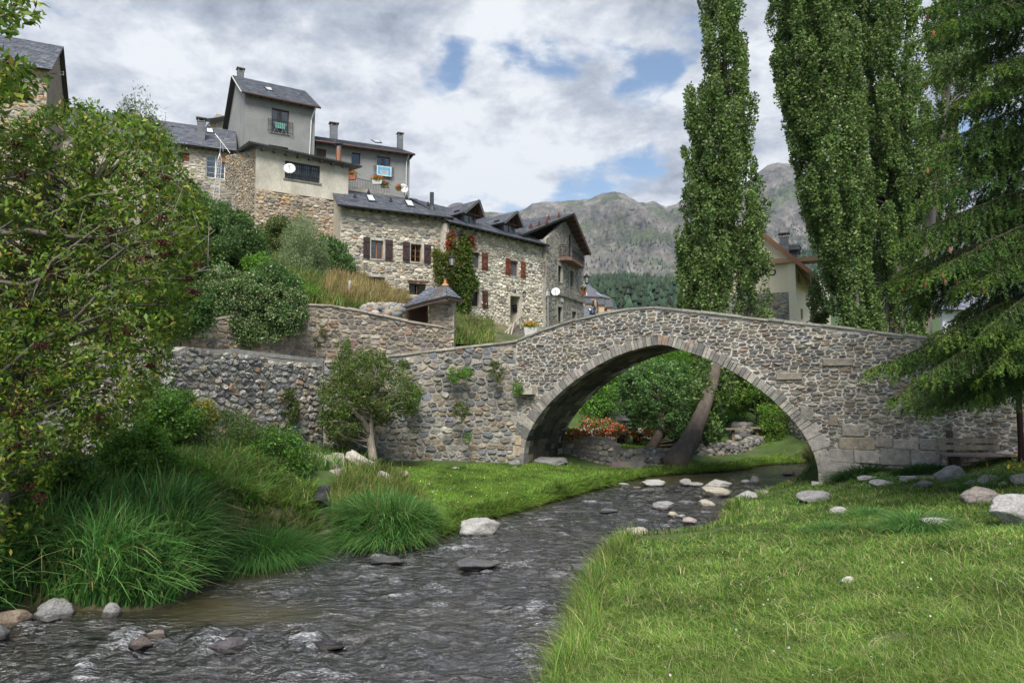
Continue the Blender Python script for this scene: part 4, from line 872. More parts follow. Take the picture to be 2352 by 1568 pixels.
pipe(hR, [FR.pt(LR-.2,zt-.2,.5),FR.pt(LR-.35,zt-.8,.12),FR.pt(LR-.4,12.5,.12)], .07, (.5,.51,.52)); railing(FR.pt, hR, w3_[0]-.3, w3_[2]+.3, w3_[1]+.05, w3_[1]+1.0, .18, 12)
tw = MB(); ua, ub3 = w3_[0]-.05, w3_[2]+.1; zt_ = w3_[1]+1.05
for i in range(14):
    for j in range(10):
        a, b = ua+(ub3-ua)*i/14, ua+(ub3-ua)*(i+1)/14; z0_, z1_ = zt_-.95*(j+1)/10, zt_-.95*j/10; o_ = .24+.015*math.sin(i*1.3); o2 = .24+.015*math.sin((i+1)*1.3)
        e = min(i,13-i); cc = (.62,.75,.80) if e < 1 or j in (0,9) else ((.16,.45,.70) if (j < 4 or e < 3) else ((.55,.45,.42) if abs(i-6.5) < 2.6 and j < 8 else (.30,.62,.78)))
        tw.quad(FR.pt(a,z0_,o_),FR.pt(b,z0_,o2),FR.pt(b,z1_,o2),FR.pt(a,z1_,o_),cc)
tag(tw.build('towel', M_cloth, None, base=FR.pt(ua,zt_,.24)), 'blue towel with a pale border hanging from the row house balcony', 'towel')
M = MB(); 
fl_ = MB(); p0 = FR.pt(FR.hit(*cB(1440,880))[0], FR.hit(*cB(1440,895))[1], 1.6); fl_.tube([p0-Vector((0,0,1)),p0+Vector((0,0,.75))], .24, 12, (.33,.16,.10)); fl_.tube([p0+Vector((0,0,.75)),p0+Vector((0,0,1.0))], .21, 12, (.35,.35,.36)); fl_.lathe(p0+Vector((0,0,1.02)), [(.21,0),(.45,.1),(.45,.14),(.04,.32)], 14, (.10,.09,.09)); tag(fl_.build('flue_pipe', M_metal, None, base=p0-Vector((0,0,1))), 'rusty round flue pipe with a cone cap before the row house', 'flue')

# ---- plastered lean-to block on rubble
FE = Plane(at(588,400,44.6)[:2], at(800,430,47.9)[:2]); LE = FE.L
hE = thing('plastered_outbuilding', 'patchy plastered outbuilding with a long barred window on a rubble base', 'outbuilding', FE.pt(LE/2,11))
zt0, zt1 = FE.hit(*cB(735,775))[1], FE.hit(*cB(1550,945))[1]; e1 = rect(FE, cB(985,878), cB(1320,1095)); e1 = (FE.hit(*cB(985,950))[0], FE.hit(*cB(1150,1062))[1], FE.hit(*cB(1300,1000))[0], FE.hit(*cB(1150,905))[1]); zbk = FE.hit(*cB(1130,1190))[1]; M = MB()
wallpoly(M, FE.pt, [(0,zbk),(LE,zbk),(LE,zt1),(0,zt0)], .3, [rpoly(e1)], (.46,.44,.39)); M.build('plastered_wall', M_plaster, hE); M = MB()
pol = [(0,9)]+[(LE,9),(LE,zbk-.02)]+[(LE*(1-i/10),zbk+.12*math.sin(i*2.3)-.05) for i in range(1,10)]+[(0,zbk+.05)]
wallpoly(M, lambda u,z,o=0: FE.pt(u,z,o+.05), pol, .3, (), (.40,.34,.27)); rubble(M, lambda u,z,o=0: FE.pt(u,z,o+.05), pol, .38,.23,'warm',.022,.06,seed=45)
ES = Plane(FE.pt(0,0,-.31)[:2], at(517,400,50.5)[:2]); 
zsl = ES.hit(*cB(452,838))[1]; zsr = zt0; pol = [(0,9),(ES.L,9),(ES.L,zsl),(0,zsr)]; wallpoly(M, ES.pt, pol, .3, (), (.34,.31,.26)); rubble(M, ES.pt, pol, .32,.17,'warm',.03,.05,seed=46)
backwall(M, FE, .3, LE, 9, zt1, 7, (.4,.36,.3), left=False); M.build('rubble_wall', M_stone, hE)
M = MB(); a_, b_ = FE.pt(-.55,zt0+.12,.6), FE.pt(LE+.8,zt1+.02,.6); bkv = -FE.n*5.2+Vector((0,0,.9)); M.box8([a_,b_,b_+bkv,a_+bkv,a_+Vector((0,0,.1)),b_+Vector((0,0,.1)),b_+bkv+Vector((0,0,.1)),a_+bkv+Vector((0,0,.1))],(.035,.045,.04)); nr = 46
for i in range(nr): p = (a_+Vector((0,0,.12))).lerp(b_+Vector((0,0,.12)), i/nr); M.beam(p, p+bkv, .05,.05,col=(.04,.055,.05))
M.build('corrugated_roof', M_metal, hE); rafters(hE, FE, -.3, LE+.4, (zt0+zt1)/2+.1, 1) if False else None
M = MB()
for i in range(8): u = LE*(i+.4)/8; z_ = zt0+(zt1-zt0)*u/LE; M.beam(FE.pt(u,z_+.02,-.3), FE.pt(u,z_-.03,.5), .12,.14,col=(.09,.075,.06))
M.build('rafters', M_wood, hE)
we = window(FE, hE, e1, (.10,.085,.08), leaves=4, depth=.22, curtain=((.5,.55,.58),1), sillcol=(.26,.24,.21)); M = MB()
for i in range(1,17): u = e1[0]+(e1[2]-e1[0])*i/17; M.beam(FE.pt(u,e1[1],-.1),FE.pt(u,e1[3],-.1),.03,.03,up=(1,0,0),col=(.02,.02,.02))
for k_ in (.3,.7): M.beam(FE.pt(e1[0],e1[1]+(e1[3]-e1[1])*k_,-.1),FE.pt(e1[2],e1[1]+(e1[3]-e1[1])*k_,-.1),.03,.03,col=(.02,.02,.02))
M.build('window_bars', M_metal, we)

# ---- far left: F long slate roof house, wall H, tall house G
FF = Plane(at(110,330,52)[:2], at(541,345,57.4)[:2]); LF = FF.L
hF = thing('long_slate_house', 'long low stone house with a broad slate roof behind the elder bush', 'house', FF.pt(LF*.8,10))
zt = FF.hit(480,341)[1]; f1 = rect(FF, cA(1762,1320), cA(1925,1535)); f2 = rect(FF, cA(1540,1300),cA(1618,1385)); M = MB(); f1 = (f1[0],f1[1],min(f1[2],LF-.1),min(f1[3],zt-.15))
f2 = (f2[0],f2[1],f2[2],min(f2[3],zt-.2))
wallpoly(M, FF.pt, [(0,8),(LF,8),(LF,zt),(0,zt)], .3, [rpoly(f1),rpoly(f2)], (.44,.40,.33)); rubble(M, FF.pt, [(LF*.55,9),(LF,9),(LF,zt-.1),(LF*.55,zt-.1)], .45,.22,'pale',.03,.04,[rpoly(f1),rpoly(f2)],47); backwall(M, FF, 0, LF, 8, zt, 8, (.4,.36,.3)); M.build('wall', M_pale, hF)
q = (FF.pt(-1,zt-.1,.6), FF.pt(LF+.1,zt-.1,.6), FF.pt(LF+.1,FF.hit(529,287)[1]+1.1,-4.4), FF.pt(-1,FF.hit(529,287)[1]+1.1,-4.4)); M = MB(); slates(M, *q, .4,.28, seed=91, thick=.1); slates(M, FF.pt(LF,zt-.1,-9.4), FF.pt(-1,zt-.1,-9.4), q[3], q[2], .6,.5, seed=92, thick=.1); M.build('roof', M_slate, hF)
rafters(hF, FF, LF*.5, LF, zt-.1, 12); window(FF, hF, f1, (.72,.70,.66), leaves=2, bars=3, curtain=((.85,.85,.83),1), sill=False, fr=.09); window(FF, hF, f2, (.2,.06,.035), leaves=1, fill=(.24,.08,.045))
for pts in (((1310,1040),(1360,1042),(1370,1080),(1318,1076)),((1760,1100),(1820,1104),(1832,1147),(1765,1140))): skylight(hF, *[onquad(*q, *cA(*p)) for p in (pts[3],pts[2],pts[1],pts[0])])
p = onquad(*q, *cA(1718,1190)); chimney(hF, p-Vector((0,0,.3)), .62,.6,1.75,FF,(.13,.14,.16))
for p in ((1475,1085),(1335,1020),(1788,1090),(1680,1110)): cowl(hF, onquad(*q, *cA(*p)), FF)
M = MB(); r = rect(FF, cA(1888,1335), cA(1925,1390)); M.box8([FF.pt(r[0],r[1],.05),FF.pt(r[2],r[1],.05),FF.pt(r[2],r[1],.1),FF.pt(r[0],r[1],.1),FF.pt(r[0],r[3],.05),FF.pt(r[2],r[3],.05),FF.pt(r[2],r[3],.1),FF.pt(r[0],r[3],.1)],(.40,.18,.06)); M.build('shutter', M_wood, hF)
HW = Plane(at(380,440,46)[:2], at(566,450,48.5)[:2]); th_ = [HW.hit(380,418), HW.hit(416,424), HW.hit(566,448)]; ret_wall('yard_wall', 'grey weathered yard wall below the long slate-roofed house', HW, sorted(th_), 9, .4,.2,'grey',48,cop='cap',gap=.03,h=.03,mort=(.36,.33,.29))
FG = Plane(at(-330,200,38.5)[:2], at(108,200,42.5)[:2]); LG = FG.L
hG = thing('tall_stone_house', 'tall stone house at the far left edge with a steep slate roof', 'house', FG.pt(LG*.8,8)); zt = FG.hit(60,154)[1]; M = MB()
M.quad(FG.pt(0,2,-.3),FG.pt(0,2,-7),FG.pt(0,zt,-7),FG.pt(0,zt,-.3),(.3,.26,.2)); wallpoly(M, FG.pt, [(0,2),(LG,2),(LG,zt),(0,zt)], .3, (), (.42,.38,.3)); rubble(M, FG.pt, [(0,8),(LG,8),(LG,zt-.1),(0,zt-.1)], .5,.24,'warm',.025,.05,seed=49)
zrg = FG.hit(119,107)[1]+1.6; M.add([FG.pt(LG,2,-.3),FG.pt(LG,2,-7),FG.pt(LG,zt,-7),FG.pt(LG,zrg-.1,-3.4),FG.pt(LG,zt,-.3)],[(0,1,2,3,4)],(.3,.26,.2)); M.quad(FG.pt(0,2,-7),FG.pt(LG,2,-7),FG.pt(LG,zt,-7),FG.pt(0,zt,-7),(.3,.26,.2)); M.build('wall', M_stone, hG)
M = MB(); q = (FG.pt(-.3,zt-.1,.5), FG.pt(LG+.3,zt-.1,.5), FG.pt(LG+.3,zrg,-3.4), FG.pt(-.3,zrg,-3.4)); slates(M, *q, .34,.26, seed=95); slates(M, FG.pt(LG+.3,zt-.1,-7.5), FG.pt(-.3,zt-.1,-7.5), q[3], q[2], .5,.4, seed=96); M.build('roof', M_slate, hG)
hy = thing('wall_antenna', 'small yagi antenna fixed to the tall house at the far left', 'antenna', at(121,170,43)); M = MB(); a = at(118,170,43); b = at(146,171,43); M.tube([at(112,170,43.3),b],.015,5,(.3,.3,.3))
M.tube([a,at(146,165,43)],.02,5,(.25,.25,.25)); M.tube([a,at(146,173,43)],.02,5,(.25,.25,.25)); M.tube([at(146,164,43),at(146,174,43)],.02,5,(.25,.25,.25))
M.build('boom', M_metal, hy)

# ---- Hostal (yellow)
FH = Plane(at(1600,640,50)[:2], at(1811,640,47.3)[:2]); LH = FH.L
hH = thing('yellow_guesthouse', 'cream-yellow gabled guesthouse with painted lettering behind the poplars', 'guesthouse', FH.pt(LH,4)); pkH = FH.hit(1720,511); el = FH.hit(*cQ(700,330)); k_ = (pkH[1]-el[1])/(el[0]-pkH[0])
uL = pkH[0]-(LH-pkH[0])-1.2; zE = FH.hit(*cQ(580,345))[1]; zst = FH.hit(*cQ(540,605))[1]; M = MB(); hw = rect(FH, cQ(190,200), cQ(275,295))
fpoly = [(uL,zst),(LH,zst),(LH,zE),(pkH[0]+(pkH[1]-zE)/k_, zE),pkH,(uL,pkH[1]-(pkH[0]-uL)*k_)]
if fpoly[3][0] <= LH: fpoly[3] = (LH, zE+.001); fpoly = [fpoly[0],fpoly[1],(LH,pkH[1]-(LH-pkH[0])*k_),pkH,fpoly[5]]
else: fpoly = [fpoly[0],fpoly[1],(LH,pkH[1]-(LH-pkH[0])*k_),pkH,fpoly[5]]
wallpoly(M, FH.pt, fpoly, .3, [rpoly(hw)], (.74,.63,.40)); 
# recessed right side wing
FS = Plane(FH.pt(LH,0,-.0)[:2], at(1900,640,58)[:2]); LS = FS.L; zS = lambda u: 0
s0 = FH.pt(LH,0,-.5)
M.build('wall', M_yellow, hH); M = MB(); wallpoly(M, lambda u,z,o=0: FH.pt(u,z,o+.08), [(uL,1),(LH,1),(LH,zst),(uL,zst)], .3, (), (.35,.33,.3)); rubble(M, lambda u,z,o=0: FH.pt(u,z,o+.08), [(LH-6,3),(LH,3),(LH,zst-.02),(LH-6,zst-.02)], .55,.27,'grey',.02,.05,seed=57,flat=True); M.build('stone_base', M_stone, hH)
window(FH, hH, hw, (.25,.09,.05), surround=((.35,.16,.09),.1), sill=False)
# side wing face (perpendicular, recessed) and corner column
SD = Plane(at(1817,640,48.2)[:2], at(1905,640,60)[:2]); M = MB(); g1 = rect(SD, cQ(697,425), cQ(722,520)); g2 = rect(SD, cQ(640,645), cQ(688,830)); g3 = rect(SD, cQ(722,745), cQ(745,850)); z_e = SD.hit(*cQ(690,400))[1]+.6
ze2 = SD.hit(*cQ(700,385))[1]
wallpoly(M, SD.pt, [(0,1),(SD.L,1),(SD.L,ze2),(0,ze2)], .3, [rpoly(g1),rpoly(g2),rpoly(g3)], (.72,.62,.41)); M.build('side_wall', M_yellow, hH)
for g_ in (g1,g2,g3): window(SD, hH, g_, (.22,.075,.045), leaves=1, fill=(.26,.10,.06) if g_ is not g1 else None, depth=.12, sill=g_ is g1)
M = MB(); cu = FH.hit(*cQ(600,500))[0]; cw = FH.hit(*cQ(632,500))[0]-FH.hit(*cQ(568,500))[0]; zc0 = 1; M.box(FH.pt(LH+cw*.5,(zE+zc0)/2,-.1), cw*1.0, .5, zE-zc0, FH.d, FH.n, (.76,.67,.45)); M.build('column', M_yellow, hH)
M = MB(); a = FH.pt(LH-1.6,zE+.12,.25); M.box(FH.pt(LH+.3,zE+.16,-.3), 4.2, 1.3, .32, FH.d, FH.n, (.48,.30,.19)); M.build('cornice', M_paint, hH)
bkH = -FH.n*14; pk = FH.pt(pkH[0],pkH[1]+.05,.35); er = FH.pt(*(lambda u:(u,pkH[1]+.05-(u-pkH[0])*k_))(LH+1.9),.35); elh = FH.pt(uL-.6,pkH[1]+.05-(pkH[0]-uL+.6)*k_,.35); M = MB()
slates(M, er, er+bkH, pk+bkH, pk, .35,.28, seed=98, thick=.14, under=(.40,.20,.12)); slates(M, elh+bkH, elh, pk, pk+bkH, .5,.4, seed=99, thick=.14, under=(.40,.20,.12)); M.build('roof', M_slate, hH)
M = MB(); 
for e_ in (er, elh): M.beam(e_-Vector((0,0,.14))+FH.n*.03, pk-Vector((0,0,.14))+FH.n*.03, .06, .28, up=FH.d, col=(.45,.22,.13))
M.build('verge', M_paint, hH)
qH = (er, er+bkH, pk+bkH, pk); p = at(*cQ(577,230), 52.5); chimney(hH, p-Vector((0,0,1.2)), .62, .6, .9+(at(*cQ(577,80),52.5)-p).z, FH, (.12,.125,.145)); p = at(*cQ(750,400), 58); chimney(hH, p-Vector((0,0,1)), .9,.8,.7+(at(*cQ(750,310),58)-p).z, FH, (.12,.125,.145))
M = MB(); p = at(*cQ(655,300), 54); M.box(p+Vector((0,0,-.1)), .75,1.8,1.7, FH.d, FH.n, (.06,.065,.08)); dmo = M.build('dormer', M_slate, hH); M = MB(); p = at(*cQ(655,238),54); M.box(p, 1.1,2.3,.1, FH.d, FH.n, (.08,.085,.1)); M.box(at(*cQ(665,206),54), 1.0,2.2,.08, FH.d, FH.n, (.13,.14,.16)); M.box((at(*cQ(660,222),54)), .95,2.1,.5, FH.d, FH.n, (.09,.095,.11)); M.build('dormer_roof', M_slate, dmo)
def text3d(name, body, F, px, py, size, mat, off=.02, parent=None, ext=.01, align='CENTER', bold=True):
    cu_ = bpy.data.curves.new(name, 'FONT'); cu_.body = body; cu_.size = size; cu_.extrude = ext; cu_.align_x = align; cu_.align_y = 'CENTER'; cu_.space_character = 1.1; cu_.offset = .012*size if bold else 0
    o = bpy.data.objects.new(name, cu_); COL.objects.link(o); bpy.context.view_layer.update(); dg = bpy.context.evaluated_depsgraph_get(); me = bpy.data.meshes.new_from_object(o.evaluated_get(dg)); bpy.data.objects.remove(o)
    from mathutils import Matrix
    u, z = F.hit(px, py); loc = F.pt(u, z, off); d = F.d if F.d.x > 0 else -F.d; R = Matrix((d, Vector((0,0,1)), F.n)).transposed().to_4x4(); me.transform(Matrix.Translation(loc-org(parent)) @ R); me.materials.clear(); me.materials.append(mat)
    o = bpy.data.objects.new(name, me); COL.objects.link(o); o.parent = parent; ORG[o.name] = org(parent); return o
M_ink = material('letter_paint', (.06,.035,.03), n1=(3,.1), n2=(3,0), bump=0)
uc = cQ(290,352); text3d('lettering', 'HOSTAL', FH, uc[0]-3, uc[1]+1, .78, M_ink, parent=hH); uc = cQ(290,432); text3d('lettering', 'PESQUERO', FH, uc[0]-5, uc[1]+2, .66, M_ink, parent=hH)

# ---- church apse and village roofs behind the bridge
ch = thing('church_apse', 'ochre church apse with a conical slate roof beyond the corner house', 'church', at(1345,720,95)); cc = at(1342,700,97); cc.z = 0
def toz(px, py, Y): return at(px, py, Y).z
R_ = (at(*cR(535,470),95)-at(*cR(120,430),95)).x*.97; zt = toz(*cR(330,420),92); ctr = Vector((at(*cR(130,430),95).x+.2, 95.5, 0)); M = MB(); n = 10
ring = [ctr+Vector((R_*math.cos(math.pi*2*k/n+.3), R_*math.sin(math.pi*2*k/n+.3), 0)) for k in range(n)]
for k in range(n):
    a, b = ring[k], ring[(k+1)%n]
    if (a+b).y/2 < ctr.y+1: Pk = Plane(a[:2], b[:2]); wallpoly(M, Pk.pt, [(0,4),(Pk.L,4),(Pk.L,zt),(0,zt)], .3, (), (.45,.35,.24)); rubble(M, Pk.pt, [(0,6),(Pk.L,6),(Pk.L,zt-.3),(0,zt-.3)], .7,.35,'church',.03,.05,seed=100+k)
    else: M.quad(Vector((a.x,a.y,4)),Vector((b.x,b.y,4)),Vector((b.x,b.y,zt)),Vector((a.x,a.y,zt)),(.45,.35,.24))
M.build('wall', M_pale, ch); M = MB(); ap = Vector((at(*cR(165,180),95).x, 95.5, toz(*cR(165,172),95.5))); M.col = (.08,.085,.10)
prof = [(1.07,zt-.1),(.72,zt+(ap.z-zt)*.2),(.38,zt+(ap.z-zt)*.55),(0.02,ap.z)]
for i in range(3):
    for k in range(n):
        f = lambda kk, j: ctr.lerp(Vector((ap.x,ap.y,0)), j/3)+(ring[kk%n]-ctr)*prof[j][0]+Vector((0,0,prof[j][1]))
        M.quad(f(k,i),f(k+1,i),f(k+1,i+1),f(k,i+1), tuple(x*random.uniform(.9,1.1) for x in (.10,.11,.135)))
for k in range(n): M.beam(f(k,0)+Vector((0,0,.05)) if False else ctr+(ring[k]-ctr)*1.07+Vector((0,0,zt)), ctr.lerp(Vector((ap.x,ap.y,0)),1/3)+(ring[k]-ctr)*.72+Vector((0,0,prof[1][1]+.05)), .25,.08,col=(.35,.36,.38))
M.build('roof', M_slate, ch)
for (px, w, k) in (((430,560),2.2,1),((570,600),2.4,2),((225,540),2.2,3)):
    b0 = at(*cR(*px), 91.0-k*.1); M = MB(); M.box(Vector((b0.x,b0.y+1.0,(b0.z+4)/2)), .75, 2.0, b0.z-4, (1,0,0), None, (.50,.36,.22)); bt = M.build('buttress', M_pale, ch); M = MB(); hB_ = 1.1
    M.box8([b0+Vector((i*.48,j,k2)) for k2 in (0,.14) for i,j,k2 in ((-1,-.2,k2-.1),(1,-.2,k2-.1),(1,2.1,k2+hB_),(-1,2.1,k2+hB_))],(.07,.075,.085)); M.build('buttress_cap', M_slate, bt)
M = MB(); wu = at(*cR(292,548), 91.9); pts = [(-.55,-1.6),(.55,-1.6),(.55,.7),(.35,1.3),(0,1.7),(-.35,1.3),(-.55,.7)]; M.add([wu+Vector((a*.28,-.35,b*.28)) for a,b in pts]+[wu+Vector((a*.28,.5,b*.28)) for a,b in pts],[tuple(range(7))]+[(i,(i+1)%7,(i+1)%7+7,i+7) for i in range(7)],(.04,.035,.03)); M.build('lancet_window', M_dark, ch)
vh = thing('village_house', 'low slate-roofed village house in front of the church apse', 'house', at(1360,745,78)); M = MB(); a,b,c,d = at(*cR(90,870),74), at(*cR(470,790),76), at(*cR(330,600),84), at(*cR(90,580),84); slates(M, a,b,c,d,.5,.4,seed=110,k=1.25); M.build('roof', M_slate, vh)
M = MB(); M.box((a+b)/2+Vector((0,3,-3.2)), 9, 6, 6, (1,0,0), None, (.35,.32,.28)); M.build('wall', M_stone, vh); skylight(vh, *[onquad(a,b,c,d,*cR(*p)) for p in ((235,672),(272,676),(250,635),(215,628))])
for p in ((250,720),(300,728),(350,735),(310,648)): cowl(vh, onquad(a,b,c,d,*cR(*p)), FC, s=.4)
v2 = thing('slate_shed', 'slate-roofed shed with a rust-red gable just above the bridge parapet', 'shed', at(1450,715,60)); M = MB(); a,b,c,d = at(*cR(790,715),60), at(*cR(1010,660),60), at(*cR(1030,605),66), at(*cR(830,665),66); slates(M, a,b,c,d,.4,.3,seed=111,k=1.2); M.build('roof', M_slate, v2)
M = MB(); M.add([at(*cR(980,655),60.2),at(*cR(1075,655),60.2),at(*cR(1035,608),60.2),at(*cR(980,720),60.2),at(*cR(1075,720),60.2)],[(0,1,2),(3,4,1,0)],(.28,.07,.04)); M.box((a+b)/2+Vector((1,3.4,-2.1)), 7, 6, 4, (1,0,0), None, (.3,.25,.2)); M.build('gable', M_wood, v2)
v3 = thing('slate_house', 'slate roof sloping down to the right of the church apse', 'house', at(1400,725,88)); M = MB(); a,b,c,d = at(*cR(600,750),88),at(*cR(760,705),86),at(*cR(620,585),92),at(*cR(590,570),92); slates(M, a,b,c,d,.5,.4,seed=112,k=1.3); M.build('roof', M_slate, v3); M = MB(); M.box((a+b)/2+Vector((0,2.5,-2.6)),4,4,5,(1,0,0),None,(.35,.3,.25)); M.build('wall', M_stone, v3)
# house behind the spruce at the right
v4 = thing('white_house', 'white house with a grey slate roof glimpsed through the spruce branches', 'house', at(2230,730,48)); S4 = Plane(at(2180,700,47)[:2], at(2420,700,47)[:2]); cS = zm(3600,1050,2.24); M = MB()
zt = S4.hit(*cS(820,408))[1]; wallpoly(M, S4.pt, [(-.5,3),(S4.L,3),(S4.L,zt),(-.5,zt)], .3, (), (.68,.66,.6)); M.build('wall', M_yellow, v4); M = MB(); slates(M, S4.pt(-1,zt-.2,.7),S4.pt(S4.L,zt-.2,.7),S4.pt(S4.L,zt+3.0,-4),S4.pt(-1,zt+3.0,-4),.4,.3,seed=113,k=1.4); M.build('roof', M_slate, v4)
# ================================================================ mountains, forest, hillside
def mcol(x, y, z, base, n):
    rock = np.array([.125,.118,.105]); green = np.array([.065,.09,.038]); pale = np.array([.23,.21,.195]); dark = np.array([.05,.055,.052])
    f = fbm(x/260, z/170+y/400, 5, 11); gch = fbm(x/90, z/60, 4, 17); c = np.repeat(rock[None], len(x), 0)
    t = np.clip(f*2.6+.35,0,1)[:,None]; c = c*(1-t*.75)+green*t*.75
    t = np.clip(gch*2.6-.15,0,1)[:,None]; c = c*(1-t*.75)+pale*t*.65
    t = np.clip(fbm(x/40, z/50, 4, 23)*2.4-.2,0,1)[:,None]; c = c*(1-t*.7)+dark*t*.7
    return c
M_mount = material('mountain_rock', rough=1, n1=(.012,.25), n2=(.07,.4), bump=1, bscale=.035, bdist=24)
def mountain(name, prof, Yr, Yf, zf, seed, amp):
    """ridge silhouette (pixels) at depth Yr, slope falling forwards to depth Yf"""
    R = [(ray(px,py)[0]*Yr, EYE+ray(px,py)[1]*Yr) for px, py in prof]; xs_ = np.arange(R[0][0], R[-1][0], 9.0); ts = np.linspace(-.35, 1, 190)
    X, T = np.meshgrid(xs_, ts); H = np.interp(X, [r[0] for r in R], [r[1] for r in R]); Yr_ = Yr
    Y = Yf+(Yr-Yf)*np.where(T<=1, T, 1); Y = np.where(T<0, Yr+(-T)*900, Y)
    tt = np.clip(T,0,1); g_ = .62*tt+.38*tt**2.2; Z = zf+(H-zf)*g_; Z = np.where(T<0, H+T*H*.9, Z)
    env = np.clip(np.minimum(tt,1-tt)*5,0,1)*(T>=0); rid = 1-np.abs(fbm(X/210+.0009*Y, Y/520, 5, seed, .55)); Z = Z+env*amp*(rid-.62)*2.0+env*amp*.25*fbm(X/45,Y/80,4,seed+3)+(1-env)*6*fbm(X/40,Y/40,4,seed+5)
    order = np.argsort(np.where(ts<0, 2-ts, ts)); X, Y, Z = X[order], Y[order], Z[order]; nx = len(xs_); ny = len(ts)
    V = np.stack([X.ravel(),Y.ravel(),Z.ravel()],1); i, j = np.meshgrid(np.arange(nx-1), np.arange(ny-1)); a = (j*nx+i).ravel()
    o = npmesh(name, V, np.stack([a,a+1,a+1+nx,a+nx],1), mcol(V[:,0],V[:,1],V[:,2],None,None), M_mount, smooth=True); o['kind'] = 'structure'; return X, Y, Z
mx = mountain('mountain', [(700,620),(900,560),(1040,468),(1060,466),(1080,480),(1140,492),(1195,485),(1225,468),(1270,463),(1320,460),(1352,457),(1378,446),(1405,438),(1430,442),(1445,455),(1470,464),(1484,466),(1497,460),(1512,467),(1530,478),(1560,462),(1600,440),(1640,455),(1700,430),(1745,392),(1765,378),(1790,373),(1830,380),(1870,372),(1920,400),(2000,430),(2100,470),(2250,520),(2500,600)], 2300, 900, 55, 3, 75)
M_forest = material('forest_foliage', rough=1, n1=(.02,.3), n2=(.3,.3), bump=0)
def conifers(name, label, P, hs, cols, seed):
    """many small conifers as one mesh"""
    r = np.random.default_rng(seed); n = len(P); V = []; Fq = []; C = []; K = 7
    base = np.asarray(P); 
    tiers = 3; vs = []; cs = []; fs = []; off = 0; th = np.arange(K)*2*np.pi/K
    for t in range(tiers):
        zb, zt = .12+t*.27, .12+t*.27+.40; rb = .25*(1-t*.27)
        ring = base[:,None,:]+np.stack([np.cos(th+t)[None]*rb*hs[:,None]*(1+.35*r.standard_normal((n,K))), np.sin(th+t)[None]*rb*hs[:,None]*(1+.3*r.standard_normal((n,K))), np.repeat((zb*hs)[:,None],K,1)],2)
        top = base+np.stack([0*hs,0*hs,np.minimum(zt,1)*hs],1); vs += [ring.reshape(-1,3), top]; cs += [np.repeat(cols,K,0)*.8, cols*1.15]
        i, k = np.meshgrid(np.arange(n), np.arange(K), indexing='ij'); a = off+(i*K+k).ravel(); b = off+(i*K+(k+1)%K).ravel(); c = off+n*K+i.ravel(); fs.append(np.stack([a,b,c],1)); off += n*(K+1)
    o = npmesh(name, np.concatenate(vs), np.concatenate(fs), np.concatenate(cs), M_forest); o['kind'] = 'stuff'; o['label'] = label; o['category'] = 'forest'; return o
# forested hill in the middle distance
FHp = [(-300,650),(300,660),(1000,660),(1300,640),(1340,642),(1400,636),(1480,652),(1550,658),(1640,650),(1760,625),(1800,600),(1870,560),(1930,560),(2100,600),(2300,600),(2700,640)]
Yh = 760; Hx = [ray(a,b)[0]*Yh for a,b in FHp]; Hz = [EYE+ray(a,b)[1]*Yh-8 for a,b in FHp]
def hill_z(x, y):
    H = np.interp(x, Hx, Hz); t = np.clip((y-170)/(Yh-170),0,1); return 8+(H-8)*t**.9+6*fbm(x/60,y/60,3,7)*np.clip(t*6,0,1)*np.clip((1-t)*5+.2,0,1)-np.clip(y-Yh,0,400)*.25
sheet('forest_hill', np.arange(-480,560,9.0), np.arange(110,1060,9.0), hill_z, lambda x,y,z: np.repeat(np.array([[.03,.05,.03]]),len(x),0)*(1+.2*fbm(x/30,y/30,2,3))[:,None], M_mount)
r = np.random.default_rng(3); n = 15000; y = 220+(Yh-215)*np.sqrt(r.random(n)); x = (r.random(n)*.72-.08)*y*1.0; cols = np.array([.028,.055,.032])*(1+.3*r.standard_normal(n))[:,None].clip(.45,1.8); cols[:,0] *= 1+.3*r.random(n)
conifers('forest', 'dense conifer forest covering the hill below the mountain', np.stack([x,y,hill_z(x,y)-1],1), 7+6*r.random(n), cols, 5)
# scattered pines on the mountain slope
X,Y,Z = mx; a, b = X/Y, (Z-EYE)/Y; px = a*F+CX; py = 890-b*F*1.0
m = fbm(X/85, Z/45, 4, 55)+.9*np.exp(-((px-1400)/95)**2-((py-598)/26)**2)+.7*np.exp(-((px-1480)/75)**2-((py-560)/40)**2)+.5*np.exp(-((px-1830)/70)**2-((py-540)/60)**2)+.5*np.exp(-((px-1500)/80)**2-((py-615)/12)**2)
sel = np.argwhere((py > 478) & (px > 1150) & (px < 2200) & (m > .48)); r = np.random.default_rng(9); sel = sel[r.permutation(len(sel))[:9000]]
P = np.stack([X[sel[:,0],sel[:,1]]+r.uniform(-5,5,len(sel)), Y[sel[:,0],sel[:,1]], Z[sel[:,0],sel[:,1]]-2],1); cols = np.array([.035,.055,.045])*(1+.25*r.standard_normal(len(P)))[:,None].clip(.5,1.6)
conifers('mountain_pines', 'scattered dark pines on the mountainside scree', P, 5+6*r.random(len(P)), cols, 6)
